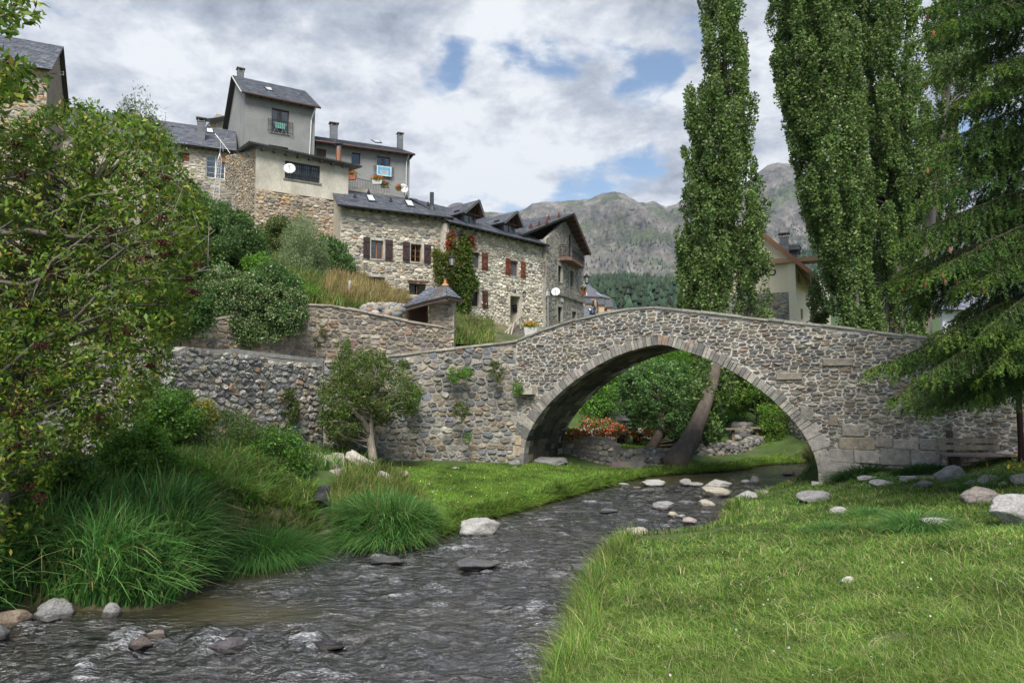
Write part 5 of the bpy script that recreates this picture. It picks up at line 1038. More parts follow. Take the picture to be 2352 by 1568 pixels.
# hillside between terrace wall and the houses
wl = [Vector(UW.pt(UW.L*i/6,0)) for i in range(7)]; wl = [(p.x,p.y) for p in wl]; wl = sorted(wl)
HP = []
for u, z in sorted(t4):
    p = UW.pt(u, 0, -.5); HP.append((p.x,p.y,z-.35)); 
for (px,py,Y) in ((600,548,44.3),(700,552,45),(780,600,45),(850,690,44.6),(930,700,45.5),(1020,715,47.6),(1100,745,49),(1170,750,50.5),(1245,790,54),(560,560,44),(450,560,43),(300,560,40),(100,560,38),(640,600,38),(780,660,34),(900,705,34),(700,640,33),(600,640,32),(1090,770,36),(1130,778,33),(1000,745,32),(480,600,34),(300,640,28)): p = at(px,py,Y); HP.append((p.x,p.y,p.z))
HP += [(-18,16.5,4.5),(-26,11,4.5),(-40,4,5),(-60,0,6)]
HP += [(1.2,29.5,4.2),(3,34,4.8),(5,45,5.2),(9,60,6),(3,26.8,3.6),(-30,30,7),(-40,60,15),(-20,62,17),(-8,70,17),(4,75,9),(10,95,7),(-30,95,18),(-60,80,18),(-60,40,12)]
HZ = tps(HP)
def hk(cx, cy):
    d = UW.d; s_ = (cx-UW.A.x)*UW.n.x+(cy-UW.A.y)*UW.n.y; u = (cx-UW.A.x)*UW.d.x+(cy-UW.A.y)*UW.d.y
    left = s_ < -.35
    b_ = (cx-BR.A.x)*BR.n.x+(cy-BR.A.y)*BR.n.y; inbr = (b_ < -BW-.2) | (cx < -2.5)
    xr = cx < 1.4+(cy-27)*.16
    return left & inbr & xr
hx = np.arange(-70, 22, .45); hyv = np.arange(17, 110, .45)
def hcol(x,y,z):
    n = fbm(x*.4,y*.4,4,61); grn = np.array([.06,.085,.03]); dry = np.array([.26,.2,.11]); t = np.clip(n*.9+.2,0,1)[:,None]; c = grn*(1-t)+dry*t*.8
    s0 = at(612,588,40); w = np.exp(-((x-s0.x)/1.6)**2-((y-s0.y)/2.0)**2)[:,None].clip(0,1); return c*(1-w)+np.array([.36,.26,.17])*w
sheet('hillside', hx, hyv, lambda x,y: HZ(x,y)+.12*fbm(x*.6,y*.6,3,8), hcol, M_ground, keep=hk)
def hz(x, y): return float(HZ(np.array([x]),np.array([y]))[0])

mh = bpy.data.materials.new('haze_air'); mh.use_nodes = True; nt = mh.node_tree; nt.nodes.clear(); o_ = nt.nodes.new('ShaderNodeOutputMaterial'); v_ = nt.nodes.new('ShaderNodeVolumePrincipled')
v_.inputs['Color'].default_value = (.72,.82,1,1); v_.inputs['Density'].default_value = .00009; v_.inputs['Anisotropy'].default_value = .2; nt.links.new(v_.outputs[0], o_.inputs['Volume'])
hb = MB(); hb.box((0,1400,450), 6400, 4200, 920); hb.build('haze', mh)['kind'] = 'stuff'
# ================================================================ vegetation
M_leaf = material('leaf', (1.26,1.2,1.12), rough=.5, n1=(.8,.12), n2=(3,0), bump=0, spec=.3, transl=.42)
M_bark = material('bark', rough=.95, n1=(5,.25), n2=(30,.35), bump=.9, bscale=22, bdist=.04, stretch=(1,1,.25))
M_grass = material('grass_blade', (1.12,1.1,1.05), rough=.6, n1=(.7,.15), n2=(3,0), bump=0, spec=.25, transl=.4)
M_needle = material('needle', (1.12,1.06,1.0), rough=.6, n1=(1,.15), n2=(3,0), bump=0, spec=.2, transl=.15)
def rdir(r, n, up=0.):
    v = r.standard_normal((n,3)); v[:,2] += up; return v/np.linalg.norm(v, axis=1)[:,None]
def leafquads(P, size, asp, C, r, tipup=.1, nup=.6):
    n = len(P); t = rdir(r, n, tipup); nn = rdir(r, n, nup); s = np.cross(t, nn); s /= np.linalg.norm(s,axis=1)[:,None]+1e-9; nn = np.cross(s, t)
    L = (size*(.6+.8*r.random(n)))[:,None] if np.isscalar(size) else size[:,None]; w = L*asp*.5
    V = np.stack([P, P+t*L*.45+s*w+nn*L*.08, P+t*L, P+t*L*.45-s*w+nn*L*.08], 1).reshape(-1,3)
    return V, np.arange(4*n).reshape(n,4), np.repeat(C, 4, 0)
def leafcols(r, n, pal, cl=None):
    """pal: list of (rgb, weight)"""
    c = np.array([p[0] for p in pal]); w = np.array([p[1] for p in pal], float); w /= w.sum()
    i = r.choice(len(pal), n, p=w) if cl is None else cl
    return c[i]*(.75+.5*r.random(n))[:,None]*(1+.08*r.standard_normal((n,3)))
def polysample(poly, n, r, edge=0):
    xs = [p[0] for p in poly]; ys = [p[1] for p in poly]; out = np.zeros((0,2))
    while len(out) < n:
        q = np.stack([r.uniform(min(xs),max(xs),4*n), r.uniform(min(ys),max(ys),4*n)],1); q = q[inpoly(q[:,0],q[:,1],poly)]; out = np.concatenate([out,q])
    return out[:n]
def crown_centres(poly, Y0, thick, n, r, rnd=None):
    q = polysample(poly, n, r); d = distpoly(q[:,0], q[:,1], poly); R = rnd or (max(d.max(),1)*1.0); k = np.sqrt(np.clip(1-(1-np.clip(d/R,0,1))**2,0.02,1))
    Y = Y0+thick*k*r.uniform(-1,1,n); u = (q[:,0]-CX)/F; v = (CY-q[:,1])/F; Yc = cp-v*sp
    return np.stack([u/Yc*Y, Y, EYE+(sp+v*cp)/Yc*Y], 1)
def clusters(cent, rx, rz, per, r, shell=.55, lean=None):
    n = len(cent); sc = r.uniform(.6,1.35,n)
    d = rdir(r, n*per); rad = r.random(n*per)**(1/3)*(1-shell)+shell*r.random(n*per)**.25; e = d*rad[:,None]*np.array([rx,rx,rz]); e *= np.repeat(sc,per)[:,None]
    return np.repeat(cent, per, 0)+e, np.repeat(np.arange(n), per)
def branches(M, trunk, cent, r, k, r0=.05, col=(.2,.17,.14)):
    idx = r.choice(len(cent), min(k,len(cent)), replace=False)
    for i in idx:
        c = Vector(cent[i]); cand = [p for p in trunk if p.z < c.z-.2] or [trunk[0]]; b = min(cand, key=lambda p: (p-c).length+.0*abs(p.z-c.z)); L_ = (c-b).length
        if L_ < .25: continue
        m = b.lerp(c,.5)+Vector((r.uniform(-.1,.1),r.uniform(-.1,.1),r.uniform(-.05,.12)))*L_; q0 = r0*min(1.2, .35+L_*.2)
        M.tube([b, b.lerp(m,.5)+Vector((0,0,-.02*L_)), m, m.lerp(c,.55)+Vector((0,0,.04*L_)), c], [q0,q0*.8,q0*.55,q0*.35,q0*.12], 5, col, caps=False)
def plumes(poly, Y0, thick, n, r, axis):
    """upswept branch plumes of a columnar poplar: strings of clusters that lean in to the trunk"""
    tips = crown_centres(poly, Y0, thick, n, r); out = []
    for t in tips:
        k = r.integers(4,8); ax = min(axis, key=lambda a: abs(a.z-(t[2]-3)))
        for j in range(k):
            f = j*.62; w = min(1, f/10); out.append([t[0]+(ax.x-t[0])*w+r.normal(0,.07), t[1]+(ax.y-t[1])*w+r.normal(0,.07), t[2]-f])
    return np.array(out)
def plant(name, label, cat, poly, Y0, thick, nc, per, rx, rz, leaf, pal, asp=.55, trunk=None, trad=None, nb=0, br0=.05, group=None, seed=1, shell=.55, barkcol=(.2,.17,.14), loc=None, rnd=None, extra=None, flowers=None, nup=.6, tipup=.1, partname='foliage', plume=0):
    r = np.random.default_rng(seed); cent = crown_centres(poly, Y0, thick, nc, r, rnd)
    if plume: cent = plumes(poly, Y0, thick, plume, r, [at(*t) for t in trunk])
    if extra is not None: cent = np.concatenate([cent, extra])
    P, ci = clusters(cent, rx, rz, per, r, shell); cw = r.integers(0, 1000, len(cent))
    base = leafcols(r, len(P), pal); tint = (.8+.4*r.random(len(cent)))[ci][:,None]; V, Fq, C = leafquads(P, leaf, asp, base*tint, r, tipup, nup)
    if trunk: tp = [at(*t) if len(t) == 3 else Vector(t[:3]) for t in trunk]; loc = tp[0]
    elif loc is None: loc = Vector(cent[np.argmin(cent[:,2])])
    o = thing(name, label, cat, loc, group); npmesh(partname, V, Fq, C, M_leaf, o)
    if trunk:
        M = MB(); pts = tp; tr = trad; q = []; 
        for i in range(len(tp)-1):
            for k in range(4): q.append((tp[i].lerp(tp[i+1],k/4), tr[i]*(1-k/4)+tr[i+1]*k/4))
        q.append((tp[-1],tr[-1])); M.tube([a for a,_ in q],[b*random.uniform(.95,1.05) for _,b in q],26 if tr[0] > .3 else 12,barkcol,wob=.035,ridge=.12)
        if nb: branches(M, [a for a,_ in q][len(q)//5:], cent, r, nb, br0, barkcol)
        M.build('trunk', M_bark, o, smooth=True)
    if flowers:
        n, fl, fs, fc = flowers; k = r.choice(len(P), n); q = P[k]+r.normal(0,.02,(n,3)); q[:,1] -= .03; V, Fq, C = leafquads(q, fs, .9, leafcols(r, n, fc), r, .3, 1.0); npmesh(fl, V, Fq, C, M_leaf, o)
    return o
G_POP = [((.10,.175,.048),5),((.145,.235,.065),3),((.06,.11,.035),3),((.22,.29,.11),1.4),((.32,.37,.24),.6)]
G_ELD = [((.10,.18,.024),5),((.15,.24,.035),3),((.055,.11,.02),3),((.27,.31,.05),1.3),((.28,.22,.06),.5)]
G_DRK = [((.06,.13,.038),4),((.085,.17,.05),3),((.14,.22,.085),1.5)]
G_OLV = [((.085,.13,.035),4),((.06,.10,.03),3),((.13,.17,.05),2),((.17,.13,.05),.5)]
G_SIL = [((.19,.26,.13),4),((.25,.32,.18),3),((.13,.19,.09),2)]
G_BRT = [((.09,.21,.022),4),((.14,.29,.035),3),((.06,.14,.022),2)]
pq = plant
pq('poplar_tree','tall poplar rising alone between the mountain and the guesthouse gable','tree',[(1620,-260),(1612,-60),(1612,60),(1604,110),(1586,160),(1580,230),(1576,330),(1562,400),(1551,450),(1554,520),(1563,600),(1558,690),(1590,738),(1675,742),(1678,700),(1682,640),(1705,590),(1745,540),(1765,470),(1748,385),(1740,310),(1735,220),(1722,150),(1704,80),(1704,-60),(1690,-260)],31,1.9,10,175,.24,.52,.115,G_POP,trunk=[(1545,1074,25.6),(1585,1015,26.4),(1612,950,27.4),(1635,885,28.4),(1650,815,29.4),(1656,700,30.5),(1660,520,31),(1668,300,31),(1663,120,31),(1660,-200,31)],trad=[.50,.37,.27,.245,.23,.20,.18,.14,.10,.04],nb=90,br0=.06,seed=101,asp=.85,barkcol=(.10,.083,.068),group='poplar trees behind the bridge',plume=120,extra=np.concatenate([crown_centres([(1600,830),(1585,1000),(1640,1010),(1680,900),(1680,830)],28.2,.8,14,np.random.default_rng(4)),crown_centres([(1560,560),(1556,690),(1590,738),(1665,740),(1672,640),(1690,590),(1690,540)],31,1.7,90,np.random.default_rng(5))]))
pq('poplar_tree','broad leaning poplar just right of the guesthouse gable','tree',[(1735,-330),(1752,-60),(1776,150),(1790,235),(1814,330),(1830,420),(1872,520),(1915,640),(1945,725),(1998,745),(2015,600),(2000,400),(1985,200),(1965,-60),(1930,-330)],36,2.5,10,175,.30,.62,.13,G_POP,trunk=[(1962,790,36),(1950,640,36),(1925,470,36),(1895,330,36),(1868,150,36),(1850,-260,36)],trad=[.36,.33,.28,.22,.15,.07],nb=110,br0=.085,seed=102,plume=215,asp=.85,barkcol=(.13,.11,.095),group='poplar trees behind the bridge')
pq('poplar_tree','dense dark poplar between the leaning poplar and the spruce','tree',[(1890,-330),(1890,-60),(1900,300),(1930,500),(1960,745),(2125,765),(2140,500),(2140,250),(2125,-60),(2120,-330)],38,2.4,10,175,.30,.62,.13,G_POP,trunk=[(2055,800,38),(2052,600,38),(2045,350,38),(2040,100,38),(2040,-280,38)],trad=[.5,.4,.3,.2,.12],nb=110,br0=.085,seed=103,plume=225,asp=.85,barkcol=(.12,.10,.09),group='poplar trees behind the bridge')
pq('poplar_tree','pale trunked poplar mostly hidden behind the spruce','tree',[(2115,-300),(2110,-60),(2118,300),(2105,480),(2160,520),(2250,330),(2290,-60),(2280,-300)],42,2.4,10,150,.32,.66,.14,G_POP,trunk=[(2125,800,42),(2130,560,42),(2160,300,42),(2190,100,42),(2210,-260,42)],trad=[.35,.3,.25,.18,.12],nb=60,br0=.09,seed=104,plume=80,asp=.85,barkcol=(.16,.14,.13),group='poplar trees behind the bridge')
pq('young_poplar','slim young poplar in front of the guesthouse side windows','tree',[(1868,640),(1858,690),(1856,755),(1905,760),(1900,690),(1880,650)],40,.7,24,110,.3,.6,.13,G_POP,trunk=[(1868,800,40),(1866,700,40),(1862,630,40)],trad=[.1,.08,.04],nb=30,br0=.05,seed=105,asp=.85)
pq('young_poplar','leafy poplar shoots in front of the guesthouse stone base','tree',[(1738,560),(1712,640),(1690,740),(1770,745),(1786,640),(1770,580)],33,.8,34,90,.25,.5,.12,G_POP,trunk=[(1712,800,33),(1722,690,33),(1745,590,33)],trad=[.12,.09,.04],nb=40,br0=.05,seed=106,asp=.85)
# --- elder in the left foreground
eld = [(-330,330),(-200,260),(-60,240),(0,330),(60,262),(130,258),(200,228),(262,262),(330,268),(372,300),(420,335),(430,395),(450,450),(475,520),(465,590),(445,660),(430,720),(390,790),(392,840),(350,900),(290,965),(230,1010),(130,1060),(70,1180),(40,1290),(-140,1300),(-330,1200)]
eo = pq('elder_bush','large elder bush with red-brown berries filling the left foreground','bush',eld,10.2,1.5,2350,32,.17,.15,.085,G_ELD,asp=.42,trunk=[(-30,1330,9.6),(0,1100,10),(60,800,10.2),(150,560,10.4),(220,420,10.4)],trad=[.16,.13,.10,.06,.03],nb=330,br0=.045,seed=107,barkcol=(.17,.145,.12),rnd=120,tipup=-.25,nup=1.0)
M = MB(); random.seed(4)
for pts, rr_ in ((((-60,540,9.0),(60,530,9.2),(160,545,9.3),(250,545,9.4),(330,520,9.5)),.055),(((-60,640,9.1),(60,655,9.2),(170,610,9.3),(260,560,9.3),(340,600,9.4),(430,560,9.5)),.035),(((60,700,9.2),(120,600,9.1),(230,520,9.1),(300,470,9.2)),.03),(((150,760,9.3),(240,660,9.2),(330,640,9.3),(420,640,9.4),(480,610,9.5)),.03),(((-40,420,9.2),(80,400,9.3),(200,360,9.4),(300,350,9.5)),.022),(((200,640,9.0),(300,560,9.0),(400,540,9.1),(450,520,9.2)),.022),(((100,500,9.0),(200,450,9.0),(290,440,9.1),(380,400,9.2)),.02),(((0,860,9.1),(90,780,9.1),(190,740,9.1),(300,700,9.2),(390,700,9.3)),.028)):
    q = [at(*p) for p in pts]; M.tube(q, [rr_*(1-.75*i/(len(q)-1)) for i in range(len(q))], 7, (.20,.175,.15))
    for _ in range(9):
        i = random.randrange(len(q)-1); a = q[i].lerp(q[i+1], random.random()); b = a+Vector((random.uniform(-.2,.75),random.uniform(-.5,.3),random.uniform(-.35,.75))); M.tube([a,a.lerp(b,.5)+Vector((0,0,.06)),b],[rr_*.35,rr_*.25,.004],5,(.2,.18,.15))
M.build('bare_branches', M_bark, eo, smooth=True)
r = np.random.default_rng(12); cen = crown_centres([(20,300),(200,300),(420,420),(480,560),(440,720),(380,850),(250,960),(90,1150),(0,1250),(0,600)],9.3,.7,75,r); P,_ = clusters(cen,.085,.055,110,r,.1); V,Fq,C = leafquads(P,.022,.9,leafcols(r,len(P),[((.055,.012,.022),3),((.12,.02,.02),2),((.02,.01,.015),2),((.13,.07,.03),.8)]),r); npmesh('berries',V,Fq,C,M_leaf,eo)
pq('overhanging_branch','leafy branch tip hanging in from the top left corner','branch',[(-90,-60),(40,-60),(75,25),(80,48),(40,40),(30,80),(-30,120),(-90,100)],8.6,.6,26,22,.22,.18,.12,G_ELD,asp=.42,trunk=[(-130,60,8.6),(-50,50,8.6),(0,40,8.6),(45,20,8.6)],trad=[.03,.02,.012,.005],nb=20,br0=.018,seed=108,tipup=-.2,nup=1)
pq('overhanging_branch','leafy branch with dark berries hanging over the roof of the tall stone house','branch',[(-90,130),(0,125),(60,150),(85,190),(60,215),(15,240),(-20,330),(-90,340)],8.8,.6,44,24,.22,.18,.12,G_ELD,asp=.42,trunk=[(-130,260,8.8),(-60,230,8.8),(0,190,8.8),(60,165,8.8)],trad=[.03,.02,.012,.005],nb=26,br0=.018,seed=109,tipup=-.2,nup=1)
pq('grey_shrub','grey-leaved upright shrub poking above the elder against the slate roof','shrub',[(280,240),(300,330),(340,400),(400,420),(410,330),(360,290),(350,232),(325,228)],14,.8,60,60,.18,.32,.07,[((.12,.16,.11),4),((.16,.20,.15),3)],asp=.3,seed=110,trunk=[(340,700,14),(340,450,14),(335,300,14)],trad=[.06,.04,.01],nb=24,br0=.025)
# --- hillside shrubs
pq('clematis_vine','flowering clematis tumbling over the terrace wall below the willow','vine',[(455,660),(500,610),(570,625),(640,650),(700,690),(705,720),(668,770),(600,790),(545,800),(490,770),(460,745)],22.6,.4,260,120,.24,.24,.075,G_DRK,asp=.7,seed=111,rnd=40,flowers=(13000,'flowers',.048,[((.40,.44,.26),5),((.55,.56,.42),1.6),((.28,.36,.18),3)]))
pq('rose_bush','dark green rambling rose bush hanging right of the clematis','shrub',[(560,640),(620,600),(680,640),(705,700),(690,760),(640,770),(585,745)],23.1,.4,170,110,.24,.22,.07,G_DRK,asp=.6,seed=112,rnd=40,flowers=(260,'flowers',.05,[((.75,.68,.66),2),((.5,.3,.3),1)]))
pq('willow_shrub','silvery green feathery shrub in front of the rubble base','shrub',[(690,500),(660,530),(630,600),(640,690),(690,712),(750,700),(770,640),(740,560),(715,515)],36,1.8,230,170,.32,.6,.10,G_SIL,asp=.28,seed=113,shell=.2)
pq('hillside_bush','dark thicket bush at the left corner of the pale stone house','shrub',[(740,540),(725,600),(750,650),(800,650),(812,600),(780,560)],39,1.2,110,120,.35,.4,.12,G_DRK,asp=.6,seed=114)
pq('hillside_bush','broad green bush climbing the slope below the outbuilding','shrub',[(455,500),(430,560),(470,640),(560,650),(610,600),(600,545),(560,500),(500,470)],33,2.4,330,130,.38,.36,.12,[((.07,.14,.04),4),((.10,.18,.05),3),((.045,.09,.03),3)],asp=.6,seed=115)
pq('hillside_bush','yellowish bush against the rubble wall beside the silvery shrub','shrub',[(610,560),(600,520),(650,500),(680,540),(650,600)],40,1.2,90,110,.36,.4,.12,G_OLV,asp=.6,seed=116)
pq('hillside_bush','low leafy bush between the clematis and the silvery shrub','shrub',[(560,600),(600,640),(690,690),(740,700),(720,660),(640,620),(600,590)],29,1.0,130,110,.3,.25,.09,G_BRT,asp=.6,seed=117)
pq('hillside_bush','deep green bush between the elder and the yard wall','shrub',[(420,440),(380,560),(420,640),(500,620),(540,560),(500,490),(460,450)],30,2.2,240,120,.4,.36,.12,G_DRK+[((.1,.16,.05),2)],asp=.6,seed=118)
pq('hillside_bush','dark ivy bush left of the clematis over the terrace wall','shrub',[(330,640),(320,740),(380,770),(470,760),(480,690),(420,640)],21.0,.6,170,120,.3,.3,.09,G_DRK,asp=.6,seed=128)
pq('grassy_shrub','feathery green and tan shrub at the foot of the dormer house','shrub',[(1048,735),(1046,795),(1100,795),(1132,775),(1130,750),(1090,730)],36,.8,110,90,.25,.35,.10,[((.15,.20,.07),4),((.26,.22,.10),2),((.09,.14,.04),2)],asp=.25,seed=119,shell=.2)
# creeper on the dormer house
def creeper(name, label, regs, F, off, per, leaf, seed, parent=None):
    r = np.random.default_rng(seed); Vs=[];Fs=[];Cs=[];k=0
    for poly, n, pal in regs:
        q = polysample(poly, n, r); H = [F.hit(a,b) for a,b in q]; P = np.array([F.pt(u,z,off+r.uniform(0,.35)) for u,z in H]); P = np.repeat(P,per,0)+r.normal(0,.10,(len(P)*per,3)); V,Q,C = leafquads(P, leaf, .85, leafcols(r,len(P),pal), r, -.3, .2); Vs.append(V);Fs.append(Q+k);Cs.append(C);k+=len(V)
    V = np.concatenate(Vs); b = V[np.argmin(V[:,2])]; o = thing(name,label,'creeper',b); npmesh('foliage',V,np.concatenate(Fs),np.concatenate(Cs),M_leaf,o); return o
RD = [((.22,.035,.02),3),((.30,.09,.03),2),((.12,.05,.02),1)]; GR = [((.10,.17,.03),4),((.15,.19,.035),3),((.06,.11,.025),3),((.22,.17,.04),1)]; GD = [((.04,.09,.025),4),((.065,.13,.03),3)]; MX = [((.14,.16,.035),4),((.18,.10,.03),1),((.10,.17,.03),4)]
creeper('virginia_creeper','red and green creeper climbing the corner between the two pale stone houses',[([cC(1070,440),cC(1090,470),cC(1055,610),cC(1035,600),cC(1045,500)],30,RD),([cC(1060,490),cC(1110,560),cC(1150,600),cC(1140,700),cC(1060,780),cC(1000,700),cC(985,630),cC(1060,600)],330,MX),([cC(1165,450),cC(1190,500),cC(1215,560),cC(1225,700),cC(1190,760),cC(1150,720),cC(1145,500)],260,GR),([cC(1225,470),cC(1260,480),cC(1245,580),cC(1215,500)],20,RD),([cC(935,580),cC(975,590),cC(985,690),cC(1010,780),cC(1000,860),cC(970,830),cC(935,720)],130,MX),([cC(1000,760),cC(1100,700),cC(1240,740),cC(1285,860),cC(1230,920),cC(1200,1080),cC(1130,1100),cC(1090,860),cC(1010,870)],640,GD+GR),([cC(1040,700),cC(1075,700),cC(1070,840),cC(1035,840)],34,RD)],shiftplane(FB,0.05),.05,11,.14,131)
# --- small tree before the quay wall and plants on the walls
pq('small_tree','small spreading elder tree with a forked pale trunk before the quay wall','tree',[(790,800),(765,850),(742,880),(738,960),(760,1000),(800,1020),(850,975),(900,960),(955,945),(962,900),(940,860),(890,825),(840,800)],21.0,1.3,330,60,.22,.18,.085,G_OLV+[((.10,.19,.03),3)],asp=.42,trunk=[(858,1062,20.8),(853,1020,20.8),(850,990,20.8),(858,940,20.9),(865,900,21)],trad=[.15,.12,.10,.07,.03],nb=90,br0=.05,seed=120,barkcol=(.33,.28,.23),flowers=(500,'berries',.03,[((.16,.03,.02),2),((.09,.03,.02),1)]))
M = MB(); M.tube([at(850,1000,20.8),at(835,965,20.7),at(818,950,20.7),at(800,920,20.8)],[.10,.085,.07,.03],8,(.33,.28,.23)); M.build('fork', M_bark, bpy.data.objects['small_tree'], smooth=True)
for (nm, lb, poly, Y, n, pal, lf) in (('wall_plant','green and tan plant hanging mid-height on the cobble river wall',[(640,890),(625,930),(630,965),(660,990),(690,950),(682,900)],20.9,70,G_OLV,.06),('wall_plant','round bush growing from the quay wall right of the small tree',[(935,890),(930,940),(955,945),(968,910),(955,882)],22.7,70,G_DRK+G_BRT,.05),('wall_plant','left of two bright tufts high on the quay wall',[(1030,850),(1028,870),(1048,880),(1056,860),(1045,846)],23.2,26,G_BRT,.05),('wall_plant','right of two bright tufts high on the quay wall',[(1062,845),(1058,862),(1075,872),(1082,855),(1074,843)],23.3,24,G_BRT,.05),('wall_plant','yellowing plant just under the quay wall coping near the bridge',[(1130,830),(1128,860),(1145,880),(1160,865),(1150,835)],23.6,32,G_OLV,.05),('wall_plant','drooping grey-green plant low on the quay wall',[(1045,925),(1040,950),(1062,962),(1085,945),(1070,922)],23.0,34,G_OLV,.05),('wall_plant','small fern beside the corbel stone of the bridge',[(1180,875),(1180,905),(1200,905),(1198,880)],23.9,20,G_BRT,.05),('wall_plant','little tuft under the slab coping of the quay wall',[(920,820),(915,848),(940,850),(945,828)],22.5,20,G_OLV,.05),('wall_plant','tiny tuft near the foot of the quay wall',[(1070,1000),(1070,1014),(1082,1014),(1082,1000)],23.3,8,G_BRT,.04),('wall_plant','tan and green plant dangling from the terrace wall',[(700,745),(690,790),(730,800),(760,770),(740,745)],24.1,36,G_OLV,.06),('wall_plant','green sprig on the terrace wall above the small tree',[(770,765),(755,800),(790,805),(800,780)],24.6,26,G_BRT,.05)):
    pq(nm,lb,'plant',poly,Y,.25,n,46,.10,.10,lf,pal,asp=.5,seed=hash(lb)%1000 if False else len(lb)*7+n,group='plants on the stone walls')
# --- left bank herbs and shrubs
pq('bank_shrub','tall leafy shrub against the low river wall under the elder','shrub',[(330,905),(310,960),(330,1030),(420,1030),(460,960),(430,900),(380,890)],16.5,1.0,170,80,.22,.2,.075,G_DRK+G_BRT,asp=.5,seed=141)
pq('bank_shrub','yellow-leaved shrub on the bank before the cobble wall','shrub',[(440,930),(425,980),(470,1000),(500,960),(480,925)],17.2,.5,70,80,.17,.17,.06,[((.30,.27,.04),4),((.20,.22,.04),3),((.12,.16,.03),2)],asp=.45,seed=142)
pq('bank_shrub','bright green bush left of the concrete slab','shrub',[(600,985),(540,1000),(520,1060),(580,1130),(680,1130),(722,1080),(700,1020),(650,985)],17.0,.9,230,90,.22,.2,.065,G_DRK+G_BRT,asp=.5,seed=143,flowers=(60,'flowers',.04,[((.55,.35,.5),1)]))
pq('bank_shrub','grey-green weed bush in the middle of the left bank','shrub',[(480,960),(440,1010),(450,1070),(540,1080),(600,1030),(580,970),(520,945)],16.8,.8,170,80,.2,.22,.06,G_OLV+G_DRK,asp=.35,seed=144)
pq('bank_shrub','nettle bush with bright tops above the reed grass','shrub',[(260,990),(220,1040),(250,1100),(330,1130),(390,1110),(400,1050),(350,990)],13.6,.8,210,80,.2,.18,.07,G_BRT+[((.06,.13,.03),3)],asp=.45,seed=145)
pq('bank_shrub','bright leafy weeds between the reed grass and the nettle bush','shrub',[(330,1075),(310,1130),(380,1170),(470,1150),(500,1090),(430,1060)],13.8,.7,150,80,.17,.14,.065,G_BRT,asp=.4,seed=147)
pq('bank_shrub','pale green weed patch above the paler grass tussock','shrub',[(500,1080),(490,1130),(560,1160),(640,1150),(650,1100),(580,1070)],15.2,.6,110,70,.16,.15,.055,G_BRT+G_OLV,asp=.3,seed=148)
pq('bank_shrub','leafy tangle in the shade below the elder bush','shrub',[(60,1100),(20,1180),(60,1260),(170,1230),(240,1120),(200,1050),(120,1060)],11.8,.8,200,70,.2,.18,.08,G_DRK+G_BRT,asp=.45,seed=146)
G_DRK_LIT = [(tuple(min(.5,x*1.4) for x in c),w) for c,w in G_DRK]; G_BRT_LIT = [(tuple(min(.5,x*1.4) for x in c),w) for c,w in G_BRT]  # greens lightened to put light into the shaded garden's colour
# --- beyond the arch
pq('apple_tree','dark round-leaved tree with low branches seen through the arch','tree',[(1430,850),(1425,930),(1450,975),(1500,990),(1520,1020),(1560,1028),(1615,1035),(1655,1000),(1660,930),(1620,870),(1560,835),(1490,825)],29.6,1.4,420,60,.26,.2,.10,G_DRK_LIT+[((.08,.15,.07),2)],asp=.75,trunk=[(1480,1052,28.2),(1497,1025,28.4),(1512,1000,28.7),(1520,960,29.2),(1510,900,29.6)],trad=[.26,.2,.17,.12,.06],nb=60,br0=.06,seed=151,barkcol=(.07,.055,.045))
pq('garden_tree','black-trunked tree at the right side of the arch view','tree',[(1660,830),(1650,900),(1690,950),(1740,930),(1790,950),(1805,900),(1790,840),(1730,800)],34,1.8,260,60,.3,.25,.12,G_BRT_LIT+G_OLV,asp=.6,trunk=[(1738,1032,33.6),(1742,985,33.7),(1745,945,33.8),(1735,905,34),(1720,880,34)],trad=[.2,.16,.14,.1,.05],nb=50,br0=.09,seed=152,barkcol=(.05,.04,.035))
pq('acacia_tree','bright green acacia foliage behind the leaning poplar trunk','tree',[(1540,800),(1550,900),(1620,1000),(1700,1000),(1720,900),(1700,800)],38,2.0,330,70,.4,.22,.13,G_BRT_LIT,asp=.3,trunk=[(1660,1040,38.5),(1655,900,38.5),(1650,820,38.5)],trad=[.2,.16,.1],nb=40,br0=.07,seed=153,barkcol=(.08,.065,.05))
pq('garden_tree','light green tree at the left side of the arch view','tree',[(1340,870),(1325,940),(1345,985),(1400,985),(1430,930),(1440,860),(1400,820)],36,1.6,220,60,.32,.28,.12,G_BRT_LIT+G_DRK_LIT,asp=.5,trunk=[(1372,1020,36.5),(1375,950,36.5),(1390,880,36.5)],trad=[.14,.1,.05],nb=30,br0=.06,seed=154,barkcol=(.1,.08,.06))
pq('garden_shrub','tall shrub spilling towards the far embankment wall','shrub',[(1745,930),(1735,990),(1760,1030),(1800,1048),(1825,1030),(1815,975),(1790,935)],32.5,1.0,210,70,.26,.24,.09,G_OLV+G_BRT_LIT,asp=.5,seed=155)
pq('garden_shrub','dark shrub behind the garden lawn','shrub',[(1620,960),(1610,1010),(1700,1020),(1740,1000),(1720,960)],37,1.0,150,60,.3,.25,.11,G_DRK_LIT,asp=.5,seed=156)
r = np.random.default_rng(77); cent = np.concatenate([crown_centres([(1200,1010),(1210,850),(1480,790),(1700,780),(1900,820),(1960,1000),(1800,1030)],44,3.0,1400,r), crown_centres([(1200,1000),(1250,860),(1420,850),(1430,960)],41,1.0,160,r)]); P,ci = clusters(cent,.6,.55,45,r,.4); V,Fq,C = leafquads(P,.22,.5,leafcols(r,len(P),G_DRK+G_BRT+G_BRT)*1.35*((.7+.6*r.random(len(cent)))[ci][:,None]),r); tag(npmesh('thicket',V,Fq,C,M_leaf),'continuous leafy thicket on the bank behind the garden','thicket',kind='stuff')  # leaf colours raised to make up for the shade here
